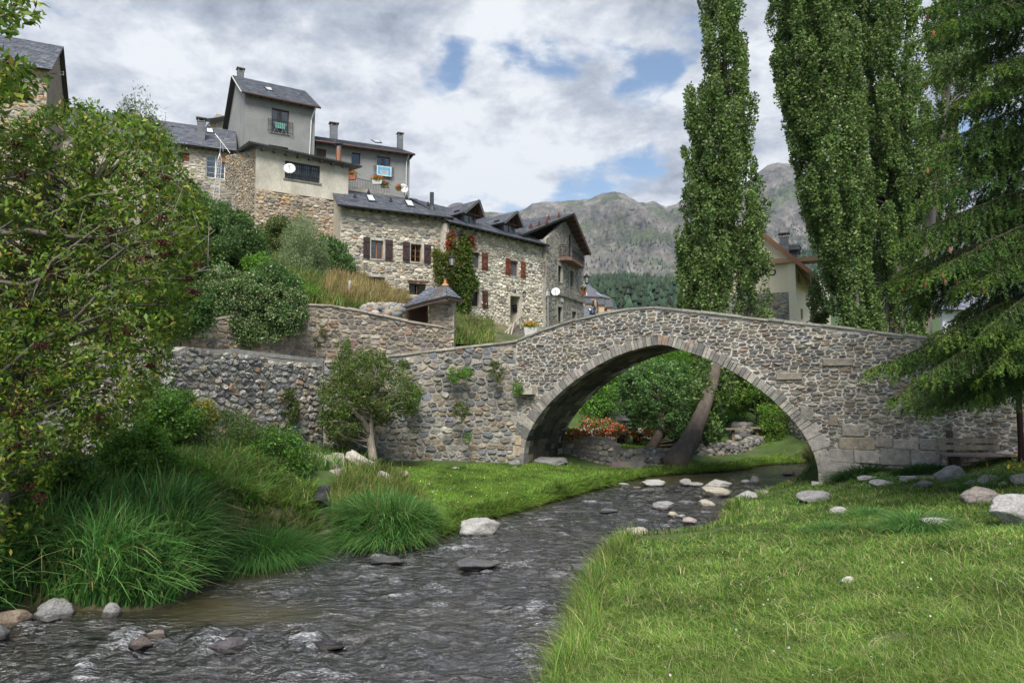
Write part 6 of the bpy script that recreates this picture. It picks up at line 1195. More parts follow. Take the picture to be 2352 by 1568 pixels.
# --- spruce
def spruce():
    r = np.random.default_rng(200); base = Vector((10.9,13.4,1.3)); o = thing('spruce_tree','large spruce with drooping branches and cones at the right edge','tree',base)
    M = MB(); H = 15; M.tube([base+Vector((0,0,-.3)),base+Vector((0,0,4)),base+Vector((.1,0,H*.6)),base+Vector((0,0,H))],[.33,.27,.16,.03],12,(.12,.09,.07))
    tips = [(2108,30),(2080,110),(2120,190),(2105,300),(2130,380),(2095,470),(2052,565),(2062,650),(2075,720),(1990,860),(2040,925),(2110,945),(2180,905),(2150,60),(2190,240),(2170,520),(2160,800),(2240,880),(2120,560),(2100,880),(2200,420),(2230,130),(2250,650),(2130,640),(2160,330),(2280,860)]
    BR_ = []
    for (px,py) in tips:
        Yt = 13.2-r.uniform(-1.2,1.6); t = at(px,py,Yt); BR_.append(t)
    for k in range(115):
        z = 4.0+r.random()**.9*11.0; ra = (4.1*(1-(z-1.3)/17.5))*(.55+.55*r.random()); a = r.uniform(0,2*math.pi); BR_.append(base+Vector((ra*math.cos(a),ra*math.sin(a),z-base.z)))
    for k in range(26):
        z = 2.3+r.random()*2.6; ra = 3.5*(.6+.4*r.random()); a = r.uniform(math.pi*.45,math.pi*1.5); BR_.append(base+Vector((ra*math.cos(a),ra*math.sin(a),z-base.z)))
    NP=[];ND=[];NC=[]; cones=[]
    for t in BR_:
        h = Vector((t.x-base.x,t.y-base.y,0)); L_ = h.length; s = Vector((base.x,base.y,t.z+L_*.42)); n = 9; pts=[]
        for i in range(n+1):
            f = i/n; p = s.lerp(Vector((t.x,t.y,t.z)),f); p.z = s.z+(t.z-s.z)*(f**.8)+.05*L_*math.sin(math.pi*f)+(.06*L_*max(0,f-.8)); pts.append(p+Vector((r.normal(0,.02),r.normal(0,.02),0)))
        M.tube(pts,[.026*L_/3.5*(1-.85*i/n)+.004 for i in range(n+1)],5,(.07,.055,.04),caps=False)
        side = h.normalized().cross(Vector((0,0,1))); hd = h.normalized(); m = int(L_*21)
        for j in range(m):
            f = .22+.78*(j+r.random())/m; i = min(int(f*n),n-1); p = pts[i].lerp(pts[i+1],f*n-i); sg = 1 if j%2 else -1; tl = (.25+.55*(1-f))*(.7+.5*r.random())*(.6 if f > .9 else 1)
            d = side*sg*(.5+.4*r.random())+hd*(.55+.3*r.random())+Vector((0,0,-.55-1.1*r.random()*(1-f*.35))); d.normalize(); q = p+d*tl+Vector((0,0,-.12*tl)); 
            if j%3 == 0: M.tube([p,q],[.008,.003],3,(.18,.13,.08),caps=False)
            tw = [(p,q)]
            for _ in range(int(tl*9)):
                g_ = r.random(); b0 = p.lerp(q,g_); dd = (d*.5+Vector((r.normal(0,.35),r.normal(0,.35),-.55-.5*r.random()))).normalized(); tw.append((b0,b0+dd*(.10+.16*r.random())))
            young = f > .82
            tw.append((pts[i],pts[i+1])) if j % 3 == 0 else None
            for a_,b_ in tw:
                l = (b_-a_).length; kn = int(l*95)+3; ff = r.random(kn); A_ = np.array(a_)[None]+(np.array(b_)-np.array(a_))[None]*ff[:,None]; ax = np.array((b_-a_).normalized()); dd = r.standard_normal((kn,3)); dd -= (dd@ax)[:,None]*ax; dd /= np.linalg.norm(dd,axis=1)[:,None]+1e-9; dd = dd*.75+ax*.65
                NP.append(A_); ND.append(dd); c = (.12,.21,.035) if young and r.random() < .6 else ((.07,.14,.03) if r.random() < .6 else (.04,.09,.028)); NC.append(np.repeat(np.array([c])*(.8+.4*r.random()),kn,0))
            if f > .6 and r.random() < .045 and p.z > 4.2: cones.append(q)
    P = np.concatenate(NP); D = np.concatenate(ND); C = np.concatenate(NC); n = len(P); s = np.cross(D, r.standard_normal((n,3))); s /= np.linalg.norm(s,axis=1)[:,None]; L_ = (.042*(.8+.5*r.random(n)))[:,None]; w_ = .0075
    V = np.stack([P-s*w_,P+s*w_,P+D*L_+s*w_*.4,P+D*L_-s*w_*.4],1).reshape(-1,3); print('needles',n)
    npmesh('needles',V,np.arange(4*n).reshape(n,4),np.repeat(C,4,0),M_needle,o); M.build('trunk',M_bark,o,smooth=True)
    for q in cones[:70]:
        K = MB(); K.lathe(q+Vector((0,0,-.13)),[(.004,0),(.018,.02),(.024,.06),(.02,.1),(.006,.135)],7,(.26,.11,.06)); K.build('cone',M_bark,o)
spruce()
# ================================================================ grass
def blades(P, H, Wd, lean, curl, C, seg=3):
    """P base points, lean (n,2) horizontal bend vector per metre of height"""
    n = len(P); r = np.random.default_rng(n); a = r.uniform(0,2*np.pi,n); s = np.stack([np.cos(a),np.sin(a),np.zeros(n)],1); V = np.zeros((n,seg+1,2,3))
    for k in range(seg+1):
        f = k/seg; c = P.copy(); c[:,:2] += lean*(H*(f*.35+curl*f*f))[:,None]; l2 = np.hypot(lean[:,0],lean[:,1]); c[:,2] += H*f*(1-np.clip(curl*f*l2*.55,0,.8)) if seg < 5 else H*(1.2*f-np.clip(curl*.75*l2,.15,1.0)*f**2.4); w = (Wd*(1-f**1.5*.9))[:,None]*.5
        V[:,k,0] = c-s*w; V[:,k,1] = c+s*w
    idx = np.arange(n)[:,None]*2*(seg+1); Q = np.concatenate([idx+np.array([[2*k,2*k+1,2*k+3,2*k+2]]) for k in range(seg)],0)
    k_ = (.6+.5*np.arange(seg+1)/seg)[None,:,None,None]
    return V.reshape(-1,3), Q, np.repeat(C, 2*(seg+1), 0)
def gsamp(poly, n, r):
    q = polysample(poly, n, r); x,y,z = onland(q[:,0], q[:,1]); ok = (~inpoly(x,y,RIVER_S))&(distpoly(x,y,RIVER_S)>.03); return np.stack([x,y,z-.01],1)[ok], q[ok]
GL = [((.155,.265,.045),5),((.11,.205,.035),4),((.24,.32,.085),3),((.42,.40,.20),1.5),((.05,.12,.03),3)]
GM = [((.155,.275,.04),5),((.115,.215,.035),4),((.23,.33,.075),2),((.30,.33,.12),.6)]
GR_ = [((.085,.215,.05),5),((.12,.27,.065),4),((.20,.36,.12),2.2),((.035,.11,.03),2),((.30,.30,.12),.8)]
GY = [((.14,.21,.05),4),((.22,.23,.08),2),((.09,.16,.03),3),((.36,.28,.13),1)]
GDRY = [((.38,.29,.15),4),((.30,.23,.11),3),((.20,.2,.07),2)]
def grass(name, label, poly, n, h, w, pal, seed, lean=(.3,.3), dirn=None, curl=.6, seg=2, dens=None, kind='stuff', keep=None, P=None):
    r = np.random.default_rng(seed)
    if P is None: P, q = gsamp(poly, n, r)
    if keep is not None: P = P[keep(P[:,0],P[:,1],r)]
    n = len(P); hv = h*(.45+1.0*r.random(n))*(1+.35*fbm(P[:,0]*1.3,P[:,1]*1.3,2,seed)); wv = w*(.7+.6*r.random(n))*np.clip(P[:,1]/7,.7,3)
    ln = r.normal(0,lean[0],(n,2)); 
    if dirn: ln += np.array(dirn)*(lean[1]*(.5+r.random(n)))[:,None]
    cl = fbm(P[:,0]*.9,P[:,1]*.9,3,seed+9); ci = leafcols(r,n,pal); ci = ci*(1+.45*cl+.25*fbm(P[:,0]*4,P[:,1]*4,2,seed+3))[:,None].clip(.3,2)
    V,Q,C = blades(P,hv,wv,ln,curl,ci,seg); o = npmesh(name,V,Q,C,M_grass); tag(o,label,'grass',kind=kind); return o
def notbare(x,y,r):
    p = 1.2*np.exp(-(((x-10.4)/1.3)**2+((y-17.55+(x-10.4)*.5)/.24)**2)); b = .8*np.exp(-(((x-3.35)/.62)**2+((y-6.1-.1*(x-3.35)+.12*np.sin(x*7))/.24)**2)); return (r.random(len(x)) > 1.25*p) & (r.random(len(x)) > 1.1*b)
right = [(1240,1640),(1290,1480),(1320,1400),(1390,1310),(1450,1245),(1560,1235),(1680,1215),(1665,1180),(1700,1150),(1790,1130),(1840,1112),(1890,1100),(1950,1080),(2100,1060),(2200,1060),(2260,1010),(2480,960),(2480,1640)]
grass('lawn_grass','mown bright green grass covering the right bank',right,210000,.088,.0088,GL,301,lean=(.85,.2),dirn=(-.4,-.2),seg=2,keep=notbare)
grass('long_blades','scattered longer pale blades standing out of the right bank grass',[(1300,1440),(1380,1320),(1450,1260),(2480,1180),(2480,1640),(1240,1640)],16000,.15,.0075,[((.30,.38,.12),3),((.16,.28,.04),3),((.48,.44,.25),1)],307,lean=(.9,.2),curl=.9,seg=3,keep=notbare)
rf = [(1300,1440),(1380,1320),(1450,1250),(2480,1200),(2480,1640),(1240,1640)]
grass('clover_leaves','dark clover patches mixed in the right bank grass',rf,95000,.038,.022,[((.05,.13,.025),3),((.075,.17,.03),2)],302,lean=(.9,0),seg=1,keep=lambda x,y,r: (fbm(x*1.1,y*1.1,3,66)>-.05)&notbare(x,y,r))
meadow = [(800,1250),(900,1200),(890,1075),(1000,1072),(1205,1064),(1300,1066),(1350,1076),(1530,1076),(1620,1070),(1770,1046),(1800,1040),(1830,1058),(1700,1078),(1500,1090),(1430,1104),(1280,1146),(1150,1183),(1060,1206),(1010,1225)]
grass('meadow_grass','bright riverside meadow grass at the foot of the quay wall',meadow,150000,.09,.007,GM,303,lean=(.45,0),seg=2)
def edge_pts(px_line, n, r, wid):
    L = [onz(a,b,WZ) for a,b in px_line]; seg = [(L[i],L[i+1],(L[i+1]-L[i]).length) for i in range(len(L)-1)]; T = sum(s[2] for s in seg); P=[]
    for a,b,l in seg:
        k = int(n*l/T); f = r.random(k); q = np.array(a)[None]*(1-f[:,None])+np.array(b)[None]*f[:,None]; P.append(q)
    P = np.concatenate(P)[:,:2]; P = P+r.normal(0,wid,P.shape); ok = ~inpoly(P[:,0],P[:,1],RIVER_S)|(distpoly(P[:,0],P[:,1],RIVER_S)<.05); P = P[ok]; z = np.maximum(land_z(P[:,0],P[:,1]),WZ+.02); return np.concatenate([P,z[:,None]],1)
r = np.random.default_rng(5)
grass('meadow_edge_grass','longer grass fringe along the meadow waterline',None,0,.24,.010,GM+[((.2,.24,.06),1)],304,lean=(.45,.6),dirn=(.5,-.6),curl=1.0,seg=3,P=edge_pts([(1850,1064),(1740,1069),(1700,1080),(1500,1092),(1430,1106),(1280,1148),(1150,1185),(1060,1208),(1015,1232)],22000,r,.17))
grass('bank_edge_grass','tall seeding grass along the waterline of the near right bank',None,0,.34,.0075,GL+[((.27,.26,.10),1.5)],305,lean=(.35,.25),dirn=(-.5,.1),curl=.8,seg=3,P=edge_pts([(1293,1640),(1303,1560),(1315,1480),(1335,1400),(1385,1310),(1430,1252)],9000,r,.13))
grass('bank_edge_grass','short grass fringe round the boulders by the right abutment',None,0,.16,.009,GL,306,lean=(.4,.3),dirn=(-.4,-.4),curl=.8,seg=3,P=edge_pts([(1440,1245),(1540,1236),(1670,1222),(1662,1180),(1700,1150),(1790,1132),(1835,1114),(1885,1101)],9000,r,.14))
def clump(name, label, px, py, rad, n, h, w, pal, seed, lean=.7, dirn=None, curl=1.2, z=None, ell=1.0, kind=None):
    """one tussock, radiating blades"""
    r = np.random.default_rng(seed); x0,y0,z0 = [float(v[0]) for v in onland(np.array([px],float),np.array([py],float))]; a = r.uniform(0,2*np.pi,n); rr = rad*np.sqrt(r.random(n)); P = np.stack([x0+rr*np.cos(a), y0+rr*np.sin(a)*ell, np.zeros(n)],1); P[:,2] = np.maximum(land_z(P[:,0],P[:,1]),WZ)-.02
    ln = np.stack([np.cos(a),np.sin(a)],1)*(lean*(.3+rr/rad*.9))[:,None]+r.normal(0,.25,(n,2)); 
    if dirn: ln += np.array(dirn)
    V,Q,C = blades(P,h*(.5+.7*r.random(n))*(1-.35*(rr/rad)**2),w*(.7+.6*r.random(n)),ln,curl,leafcols(r,n,pal),5); o = npmesh(name,V,Q,C,M_grass,base=(x0,y0,z0)); tag(o,label,'grass clump',kind=kind); return o
clump('reed_clump','thick dark tussock of reed grass at the water between the drain pipe and the meadow',885,1228,.95,5200,.74,.021,GR_,311,.5,(-.1,-.25))
clump('reed_clump','paler grass tussock on the bank just left of the drain pipe',600,1215,.9,4200,.62,.015,[((.06,.17,.035),4),((.1,.22,.05),3),((.04,.11,.03),2)],312,.75,(.1,-.3))
clump('grass_tuft','tall spiky grass tuft beside the leaning slab on the right bank',2105,1215,.42,1500,.46,.015,GR_,313,.9)
clump('grass_tuft','leafy tuft behind the small pale stone on the right bank',1995,1185,.34,900,.28,.014,GR_,314,1.0); clump('grass_tuft','low tuft in the hollow left of the pale stone',1900,1215,.38,800,.22,.014,GR_,315,1.0)
clump('grass_tuft','dense dark tuft on the mound near the bench',2262,1110,.5,1300,.36,.016,GR_,316,1.0); clump('grass_tuft','small tuft sprouting among the midstream boulders',1650,1158,.2,260,.22,.014,GM,317,1.0); clump('grass_tuft','dark tuft growing over the half-buried stone by the path',2045,1105,.35,600,.2,.013,GR_,318,1.0)
clump('weed_clump','dark nettles growing against the foot of the bridge right of the arch',1985,1090,.8,2400,.42,.024,[((.03,.09,.02),4),((.05,.13,.03),2)],319,.8,ell=.35); clump('weed_clump','low nettles along the bridge foot towards the bench',2115,1084,.7,1400,.28,.022,[((.03,.09,.02),4),((.05,.13,.03),2)],320,.8,ell=.3)
clump('hanging_weeds','weeds hanging beside the right abutment under the arch',1868,1068,.25,700,.9,.014,[((.05,.09,.03),3),((.2,.16,.08),2)],321,.5)
# reed beds of the left bank
reed = [(-260,1400),(-260,1215),(0,1205),(120,1225),(230,1165),(330,1160),(430,1180),(468,1230),(478,1290),(440,1350),(380,1392),(240,1402),(205,1400),(165,1372),(60,1384),(0,1398)]
grass('reed_bed','deep green reed grass bending over the left bank water edge',reed,17000,.64,.022,GR_,331,lean=(.32,.42),dirn=(.85,-.45),curl=1.0,seg=5)
grass('long_grass','lighter long grass higher on the left bank behind the reeds',[(60,1210),(120,1150),(200,1080),(420,1060),(560,1060),(640,1110),(560,1180),(470,1240),(440,1200),(330,1180),(230,1190)],8500,.42,.024,[((.13,.26,.05),4),((.18,.31,.075),3),((.17,.22,.07),2),((.28,.24,.12),.7)],332,lean=(.4,.5),dirn=(.6,-.4),curl=.9,seg=4)
grass('bank_weeds','mixed yellow and green weeds round the concrete slab and drain',[(500,1190),(540,1120),(640,1120),(720,1120),(740,1230),(700,1240),(560,1256),(500,1250)],4500,.30,.014,GY+GM,333,lean=(.5,.4),dirn=(.4,-.4),curl=.8,seg=3)
grass('straw','flattened straw-coloured dead grass on the left bank by the water',[(488,1195),(560,1165),(620,1180),(600,1225),(520,1256),(490,1255)],5200,.26,.014,GDRY,336,lean=(.7,.2),dirn=(.3,-.4),curl=.9,seg=3)
grass('slab_weeds','tan seeding grass right of the concrete slab',[(745,1200),(760,1130),(800,1085),(850,1075),(920,1100),(1000,1200),(940,1230),(800,1240)],9000,.38,.010,GY,334,lean=(.35,.3),dirn=(.3,-.2),curl=.6,seg=3)
grass('weeds','dry weeds at the foot of the cobble river wall',[(400,1080),(430,1020),(600,1010),(720,1040),(850,1040),(880,1080),(760,1080),(560,1090)],9000,.34,.011,GY+GR_,335,lean=(.35,.2),dirn=(.3,-.2),curl=.6,seg=3)
# garden lawn and hillside grass
def onfree(poly, Yr, n, r, zf):
    q = polysample(poly, n, r); Y = np.full(n, float(Yr)); u = (q[:,0]-CX)/F; v = (CY-q[:,1])/F; Yc = cp-v*sp; a = u/Yc; b = (sp+v*cp)/Yc
    lo = np.full(n, Yr*.6); hi = np.full(n, Yr*1.5)
    for _ in range(18):
        m = (lo+hi)/2; up = EYE+b*m > zf(a*m, m); hi = np.where(up, hi, m); lo = np.where(up, m, lo)
    m = (lo+hi)/2; return np.stack([a*m, m, zf(a*m,m)-.02],1)
r = np.random.default_rng(6)
grass('garden_lawn','short green lawn of the garden seen through the arch',None,0,.07,.010,GM,341,lean=(.4,0),P=onfree([(1400,1036),(1410,1010),(1600,1008),(1770,1005),(1775,1022),(1600,1036),(1480,1045)],30,26000,r,land_z))
grass('hillside_grass','dry straw-coloured grass on the slope below the pale stone house',None,0,.75,.018,GDRY+[((.17,.2,.07),1.5)],342,lean=(.25,.1),dirn=(.4,0),seg=3,P=onfree([(745,690),(760,650),(830,640),(900,655),(935,690),(925,720),(860,718)],33,16000,r,lambda x,y:HZ(x,y)))
grass('hillside_green_grass','green and tan grass over the upper hillside',None,0,.5,.018,GY,343,lean=(.3,.1),dirn=(.4,0),seg=3,P=onfree([(440,640),(560,560),(760,560),(785,650),(930,690),(1040,730),(1130,730),(1135,790),(1048,790),(930,735),(720,700)],36,26000,r,lambda x,y:HZ(x,y)))
# tiny flowers
M_pet = material('petal', rough=.7, n1=(3,0), n2=(3,0), bump=0, transl=.2)
def dots(name, label, poly, n, size, pal, seed, h=.05):
    r = np.random.default_rng(seed); P,_ = gsamp(poly,n,r); P[:,2] += h; V,Q,C = leafquads(P,size,.9,leafcols(r,len(P),pal),r,.2,1.2); tag(npmesh(name,V,Q,C,M_pet),label,'flowers',kind='stuff')
dots('clover_flowers','tiny white clover flowers dotted over the right bank',[(1500,1300),(2350,1250),(2350,1568),(1500,1568)],130,.022,[((.8,.8,.75),1)],351); dots('dandelions','small yellow flowers on the mound at the right edge',[(2250,1060),(2352,1010),(2352,1080),(2280,1110)],40,.05,[((.8,.55,.02),1)],352,.12)
dots('meadow_flowers','tiny pale and yellow flowers in the riverside meadow',[(900,1080),(1300,1075),(1250,1130),(950,1180)],120,.03,[((.7,.7,.3),1),((.75,.75,.7),1)],353,.1)
# seed heads at the water's edge
r = np.random.default_rng(8); n = 420; P = edge_pts([(1262,1600),(1285,1480),(1310,1400),(1385,1310)],n,r,.14); n=len(P); V,Q,C = blades(P,.42+.3*r.random(n),np.full(n,.004),r.normal(0,.35,(n,2))+np.array([-.3,0]),.5,leafcols(r,n,[((.22,.22,.08),1),((.13,.17,.05),1)]),4); tag(npmesh('seed_stalks',V,Q,C,M_grass),'thin seeding stalks leaning over the near water edge','grass',kind='stuff')
# ================================================================ rocks, benches, small things
M_rock = material('river_rock', rough=.85, n1=(5,.25), n2=(34,.30), bump=.9, bscale=26, bdist=.025, stain=((.10,.10,.07),5,.50,.66,.65))
_ico = None
def ico(sub=4):
    import bmesh
    bm = bmesh.new(); bmesh.ops.create_icosphere(bm, subdivisions=sub, radius=1); V = np.array([v.co[:] for v in bm.verts]); Fq = np.array([[v.index for v in f.verts] for f in bm.faces]); bm.free(); return V, Fq
ICO = ico(4)
def n3(V, s, seed): return fbm(V[:,0]*s+seed*1.7+V[:,2]*.7*s, V[:,1]*s-seed*.9+V[:,2]*1.1*s, 4, seed)
def rock(label, x0, y0, x1, y1, col, seed, ang=.35, z=None, Y=None, depth=.75, name='boulder', group=None, sink=.3, cut=9, tilt=0, parent=None):
    """pixel box of the visible stone; it rests on the ground or in the water"""
    cx = (x0+x1)/2
    if Y is None:
        if z is None: X_,Y_,Z_ = onland(np.array([cx],float),np.array([y1],float)); Yb, zb = float(Y_[0]), float(max(Z_[0],WZ))
        else: q = onz(cx,y1,z); Yb, zb = q.y, z
    else: Yb = Y; zb = at(cx,y1,Y).z if z is None else z
    w = (x1-x0)/F*Yb/2*1.02; ht = at(cx,y0,Yb+w*depth*.6).z-zb; r = np.random.default_rng(seed); V,Fq = ICO; V = V.copy()
    for _ in range(cut):   # planar facets
        d = rdir(r,1,.2)[0]; k = r.uniform(.55,.85); e = V@d-k; V = V-np.where(e>0,e*.93,0)[:,None]*d
    V = V*(1+.13*n3(V,1.1,seed)[:,None]+.07*n3(V,3.1,seed+4)[:,None]+.03*n3(V,9,seed+8)[:,None]); V /= np.abs(V).max(0)
    hh = ht/(2-2*sink*.5); 
    a = r.uniform(-.35,.35); V2 = V.copy(); V2[:,2] += tilt*V[:,0]; V2[:,2] /= np.abs(V2[:,2]).max(); zz = V2[:,2]
    H = ht/(1-sink*.5+.0); V3 = np.stack([V2[:,0]*w, V2[:,1]*w*depth, (zz*.5+.5-sink*.5)*H/(1-sink*.0)],1)
    V3[:,2] = (zz+1)/2*(ht*(1+sink))-ht*sink
    c = at(cx,y1,Yb); V3 += np.array([c.x, Yb+w*depth*.55, zb]); C = np.array([col])*np.clip(1+.16*n3(V,2,seed+3)[:,None],.6,1.4)
    if zb > WZ+.12 and parent is None and name == 'boulder': LANDROCKS.append((c.x, Yb+w*depth*.55, w, w*depth))
    wet = (V3[:,2] < WZ+.06) & (zb <= WZ+.08); C = np.where(wet[:,None], C*.35, C)
    o = npmesh(name,V3,Fq,C,M_rock,parent,smooth=True,base=(c.x,Yb,zb)); 
    if parent is None: tag(o,label,'rock',group)
    return o
LANDROCKS = []
GB = 'boulders in and beside the river'
GYc, PALE, TAN, BRN, DK, PINK = (.25,.245,.24),(.35,.34,.325),(.36,.325,.265),(.26,.2,.15),(.10,.10,.105),(.34,.29,.265)
W_ = WZ
for i,(lb,x0,y0,x1,y1,c,z) in enumerate((
 ('wedge-shaped pale block in the river by the meadow',1040,1186,1147,1232,PALE,W_),
 ('long flat-topped pale boulder at the meadow end of the boulder line',1474,1098,1532,1117,PALE,W_),
 ('small grey boulder second from the left below the arch',1562,1098,1592,1116,GYc,W_),
 ('low triangular grey stone right of the small grey boulder',1580,1105,1622,1117,GYc,W_),
 ('smooth light boulder in the middle of the line under the arch',1619,1100,1692,1120,PALE,W_),
 ('cream craggy boulder in front of the smooth light one',1608,1114,1682,1141,TAN,W_),
 ('round grey boulder alone in the rapids',1500,1145,1551,1170,GYc,W_),
 ('mossy half-round boulder next to the small midstream tuft',1604,1146,1645,1166,TAN,W_),
 ('biggest light boulder at the water edge right of the tuft',1690,1126,1745,1156,PALE,W_),
 ('rounded boulder leaning on the biggest light boulder',1735,1124,1775,1145,GYc,W_),
 ('low flat stone below the biggest light boulder',1722,1150,1765,1163,PALE,W_),
 ('small dark grey stone between boulders and bank',1768,1130,1795,1146,GYc,W_),
 ('upright pebble stone near the right abutment in the water',1722,1092,1746,1110,GYc,W_),
 ('flat pale stone touching the upright one near the abutment',1703,1101,1728,1110,PALE,W_),
 ('dark wet boulder at the foot of the right abutment',1838,1085,1882,1104,DK,W_),
 ('brown wet stone upstream under the arch',1798,1080,1828,1092,BRN,W_),
 ('grey stone low on the bank where the abutment meets the grass',1812,1106,1862,1124,PALE,W_),
 ('flat stone lying against the abutment foot',1862,1104,1900,1115,PALE,None),
 ('warm cream stone leftmost of the small rapids trio',1532,1174,1558,1188,TAN,W_),
 ('middle stone of the small rapids trio',1552,1180,1578,1190,PALE,W_),
 ('reddish brown stone rightmost of the small rapids trio',1568,1186,1608,1204,PINK,W_),
 ('little pale stone under the rapids trio',1532,1192,1554,1199,PALE,W_),
 ('tiny orange stone in the rapids',1542,1212,1555,1219,(.45,.24,.12),W_),
 ('long boulder with a dark wet underside at the near right shore',1432,1207,1492,1232,TAN,W_),
 ('dark wet stone left of the long shore boulder',1410,1216,1440,1230,DK,W_),
 ('pale slab stranded in the grass edge',1488,1222,1560,1236,PALE,W_),
 ('small wet stone at the right shore below the trio',1655,1208,1680,1222,GYc,W_),
 ('dark submerged rock breaking the middle of the stream',1376,1167,1420,1178,DK,W_),
 ('dark wet rock close to the near right bank',1308,1288,1378,1318,DK,W_),
 ('black wet rock in midstream below the tussock',1040,1282,1150,1310,DK,W_),
 ('flat dark rock at the very near bank',1240,1395,1300,1410,DK,W_),
 ('small flat stone in the calm water left of the pale boulder',1418,1108,1448,1115,PALE,W_),
 ('small rust-marked stone beside the calm water',1455,1116,1476,1121,(.5,.42,.34),W_),
 ('dark pebble rock in the rapids under the arch',1548,1124,1566,1130,DK,W_))):
    rock(lb,x0,y0,x1,y1,c,400+i,z=z,group=None,depth=.6)
for i,(lb,x0,y0,x1,y1,c,z) in enumerate((
 ('large smooth grey boulder under the reed grass at the left shore',68,1362,155,1420,GYc,W_),
 ('brown rounded boulder at the left edge of the river',-35,1398,60,1438,BRN,W_),
 ('dark grey boulder cut by the left frame edge',-30,1432,14,1470,DK,W_),
 ('small flat stone before the large smooth boulder',85,1413,132,1428,GYc,W_),
 ('angular grey stone half hidden in the reed grass',228,1376,272,1416,GYc,W_),
 ('brown rock breaking the foam in the foreground',332,1440,382,1466,(.17,.14,.12),W_),
 ('dark wet rock left of the foreground foam',290,1462,345,1492,(.10,.08,.075),W_),
 ('dark wet rock with water sheeting over it',470,1462,560,1496,(.09,.08,.09),W_),
 ('low dark rock in the foam right of the sheeted rock',700,1468,790,1488,(.09,.08,.09),W_),
 ('black wet rock below the reed tussock',830,1272,930,1295,(.07,.07,.075),W_))):
    rock(lb,x0,y0,x1,y1,c,460+i,z=z,depth=.6,sink=.5)
for i,(lb,x0,y0,x1,y1,c) in enumerate((
 ('flat-topped rectangular block on the grass by the river bend',1833,1125,1918,1153,GYc),
 ('low pale dome stone left on the grass before the nettles',1968,1089,2028,1103,PALE),
 ('slanting half-buried stone under a dark tuft',2000,1098,2060,1117,PALE),
 ('pale dome stone on the path side left of the big grey boulder',2065,1089,2115,1105,PALE),
 ('dark flat slab stone right of the pale dome stone',2104,1102,2156,1120,(.17,.165,.17)),
 ('big grey boulder in front of the bench leg',2155,1063,2225,1106,GYc),
 ('grey boulder half hidden behind the dark tuft',2218,1098,2262,1118,GYc),
 ('rounded stone on the mound right of the dark tuft',2252,1088,2302,1112,GYc),
 ('smooth stone at the right frame edge on the mound',2328,1085,2372,1112,GYc),
 ('thin flat stone beside the rounded mound stone',2298,1104,2330,1116,PALE),
 ('pink streaked craggy rock lying in the grass',2218,1116,2312,1158,PINK),
 ('large pale speckled boulder cut by the right frame edge',2290,1120,2420,1210,(.33,.32,.315)),
 ('small pale stone poking from the middle grass',1906,1162,1950,1184,PALE),
 ('long pale slab sunk in the grass beside the spiky tuft',2112,1184,2200,1214,PALE),
 ('lonely pale stone in the foreground lawn',1935,1322,1968,1345,(.5,.47,.42)),
 ('half-buried brown stone in the riverside meadow',912,1080,940,1097,(.3,.25,.2)),
 ('pale flat stone in the meadow at the wall foot',1035,1072,1062,1078,PALE),
 ('grey boulder at the foot of the left abutment',1165,1052,1196,1070,GYc),
 ('large dark boulder under the left springing of the arch',1306,1046,1212,1068,GYc))):
    rock(lb,min(x0,x1),y0,max(x0,x1),y1,c,500+i,depth=.55,sink=.35)
rock('boulder under the right half of the bench',2238,1058,2315,1096,GYc,531,Y=18.2,depth=.5)
r = np.random.default_rng(44); PP = []
for (cx_,cy_,rx_,ry_) in LANDROCKS:
    n = int(150+500*rx_); a = r.uniform(0,2*np.pi,n); q = 1.0+.22*np.abs(r.standard_normal(n)); x = cx_+np.cos(a)*rx_*q; y = cy_+np.sin(a)*ry_*q; PP.append(np.stack([x,y,land_z(x,y)-.01],1))
grass('rock_edge_grass','taller grass growing up round the boulders of the right bank',None,0,.13,.009,GL+GR_,361,lean=(.6,.1),curl=.8,seg=3,P=np.concatenate(PP))
# benches
def bench(label, P0, dirv, L_, group=None, col=(.20,.17,.145), back=True, seat=.45, slats=3, name='park_bench'):
    d = Vector(dirv).normalized(); b = Vector((-d.y,d.x,0)); b = b if b.y > 0 else -b; P0 = Vector(P0); o = thing(name,label,'bench',P0,group)
    def bx(u,v,z,lu,lv,lz,c): M.box(P0+d*u+b*v+Vector((0,0,z)), lu,lv,lz,d,b,c)
    M = MB()
    for i in range(2): bx(0,-.13+.26*i,seat,L_,.22,.05,tuple(x*random.uniform(.9,1.15) for x in col))
    M.build('seat',M_wood,o)
    if back:
        M = MB()
        for i in range(slats): bx(.0,.27+.02*i,seat+.16+.17*i,L_*.94,.05,.12,tuple(x*random.uniform(.9,1.15) for x in col))
        M.build('backrest',M_wood,o)
    for u in (-L_*.3,L_*.36):
        M = MB(); bx(u,.0,seat-.09,.1,.5,.11,(.05,.04,.035)); bx(u,.08,seat/2-.25,.16,.16,seat+.35,(.05,.04,.035))
        if back: bx(u,.34,seat/2+.2,.13,.09,seat+.75,(.06,.05,.04))
        M.build('leg',M_wood,o)
    return o
p = at(2258,1085,17.3); bench('dark weathered slatted bench before the bridge wall at the right', (p.x,p.y,.87), (1,-.12,0), 1.95, slats=2, col=(.16,.135,.115))
gzz = lambda px, py: onland(np.array([px],float),np.array([py],float))
def gpt(px,py): x,y,z = gzz(px,py); return (float(x[0]),float(y[0]),float(z[0]))
bench('slatted bench beside the pink flowers seen through the arch', gpt(1448,1019), (1,.5,0), 1.3); bench('bench between the dark tree trunks of the garden', gpt(1540,1016),(1,.2,0),1.2); bench('bench half hidden right of the leaning poplar trunk', gpt(1605,1014),(1,.1,0),1.2)
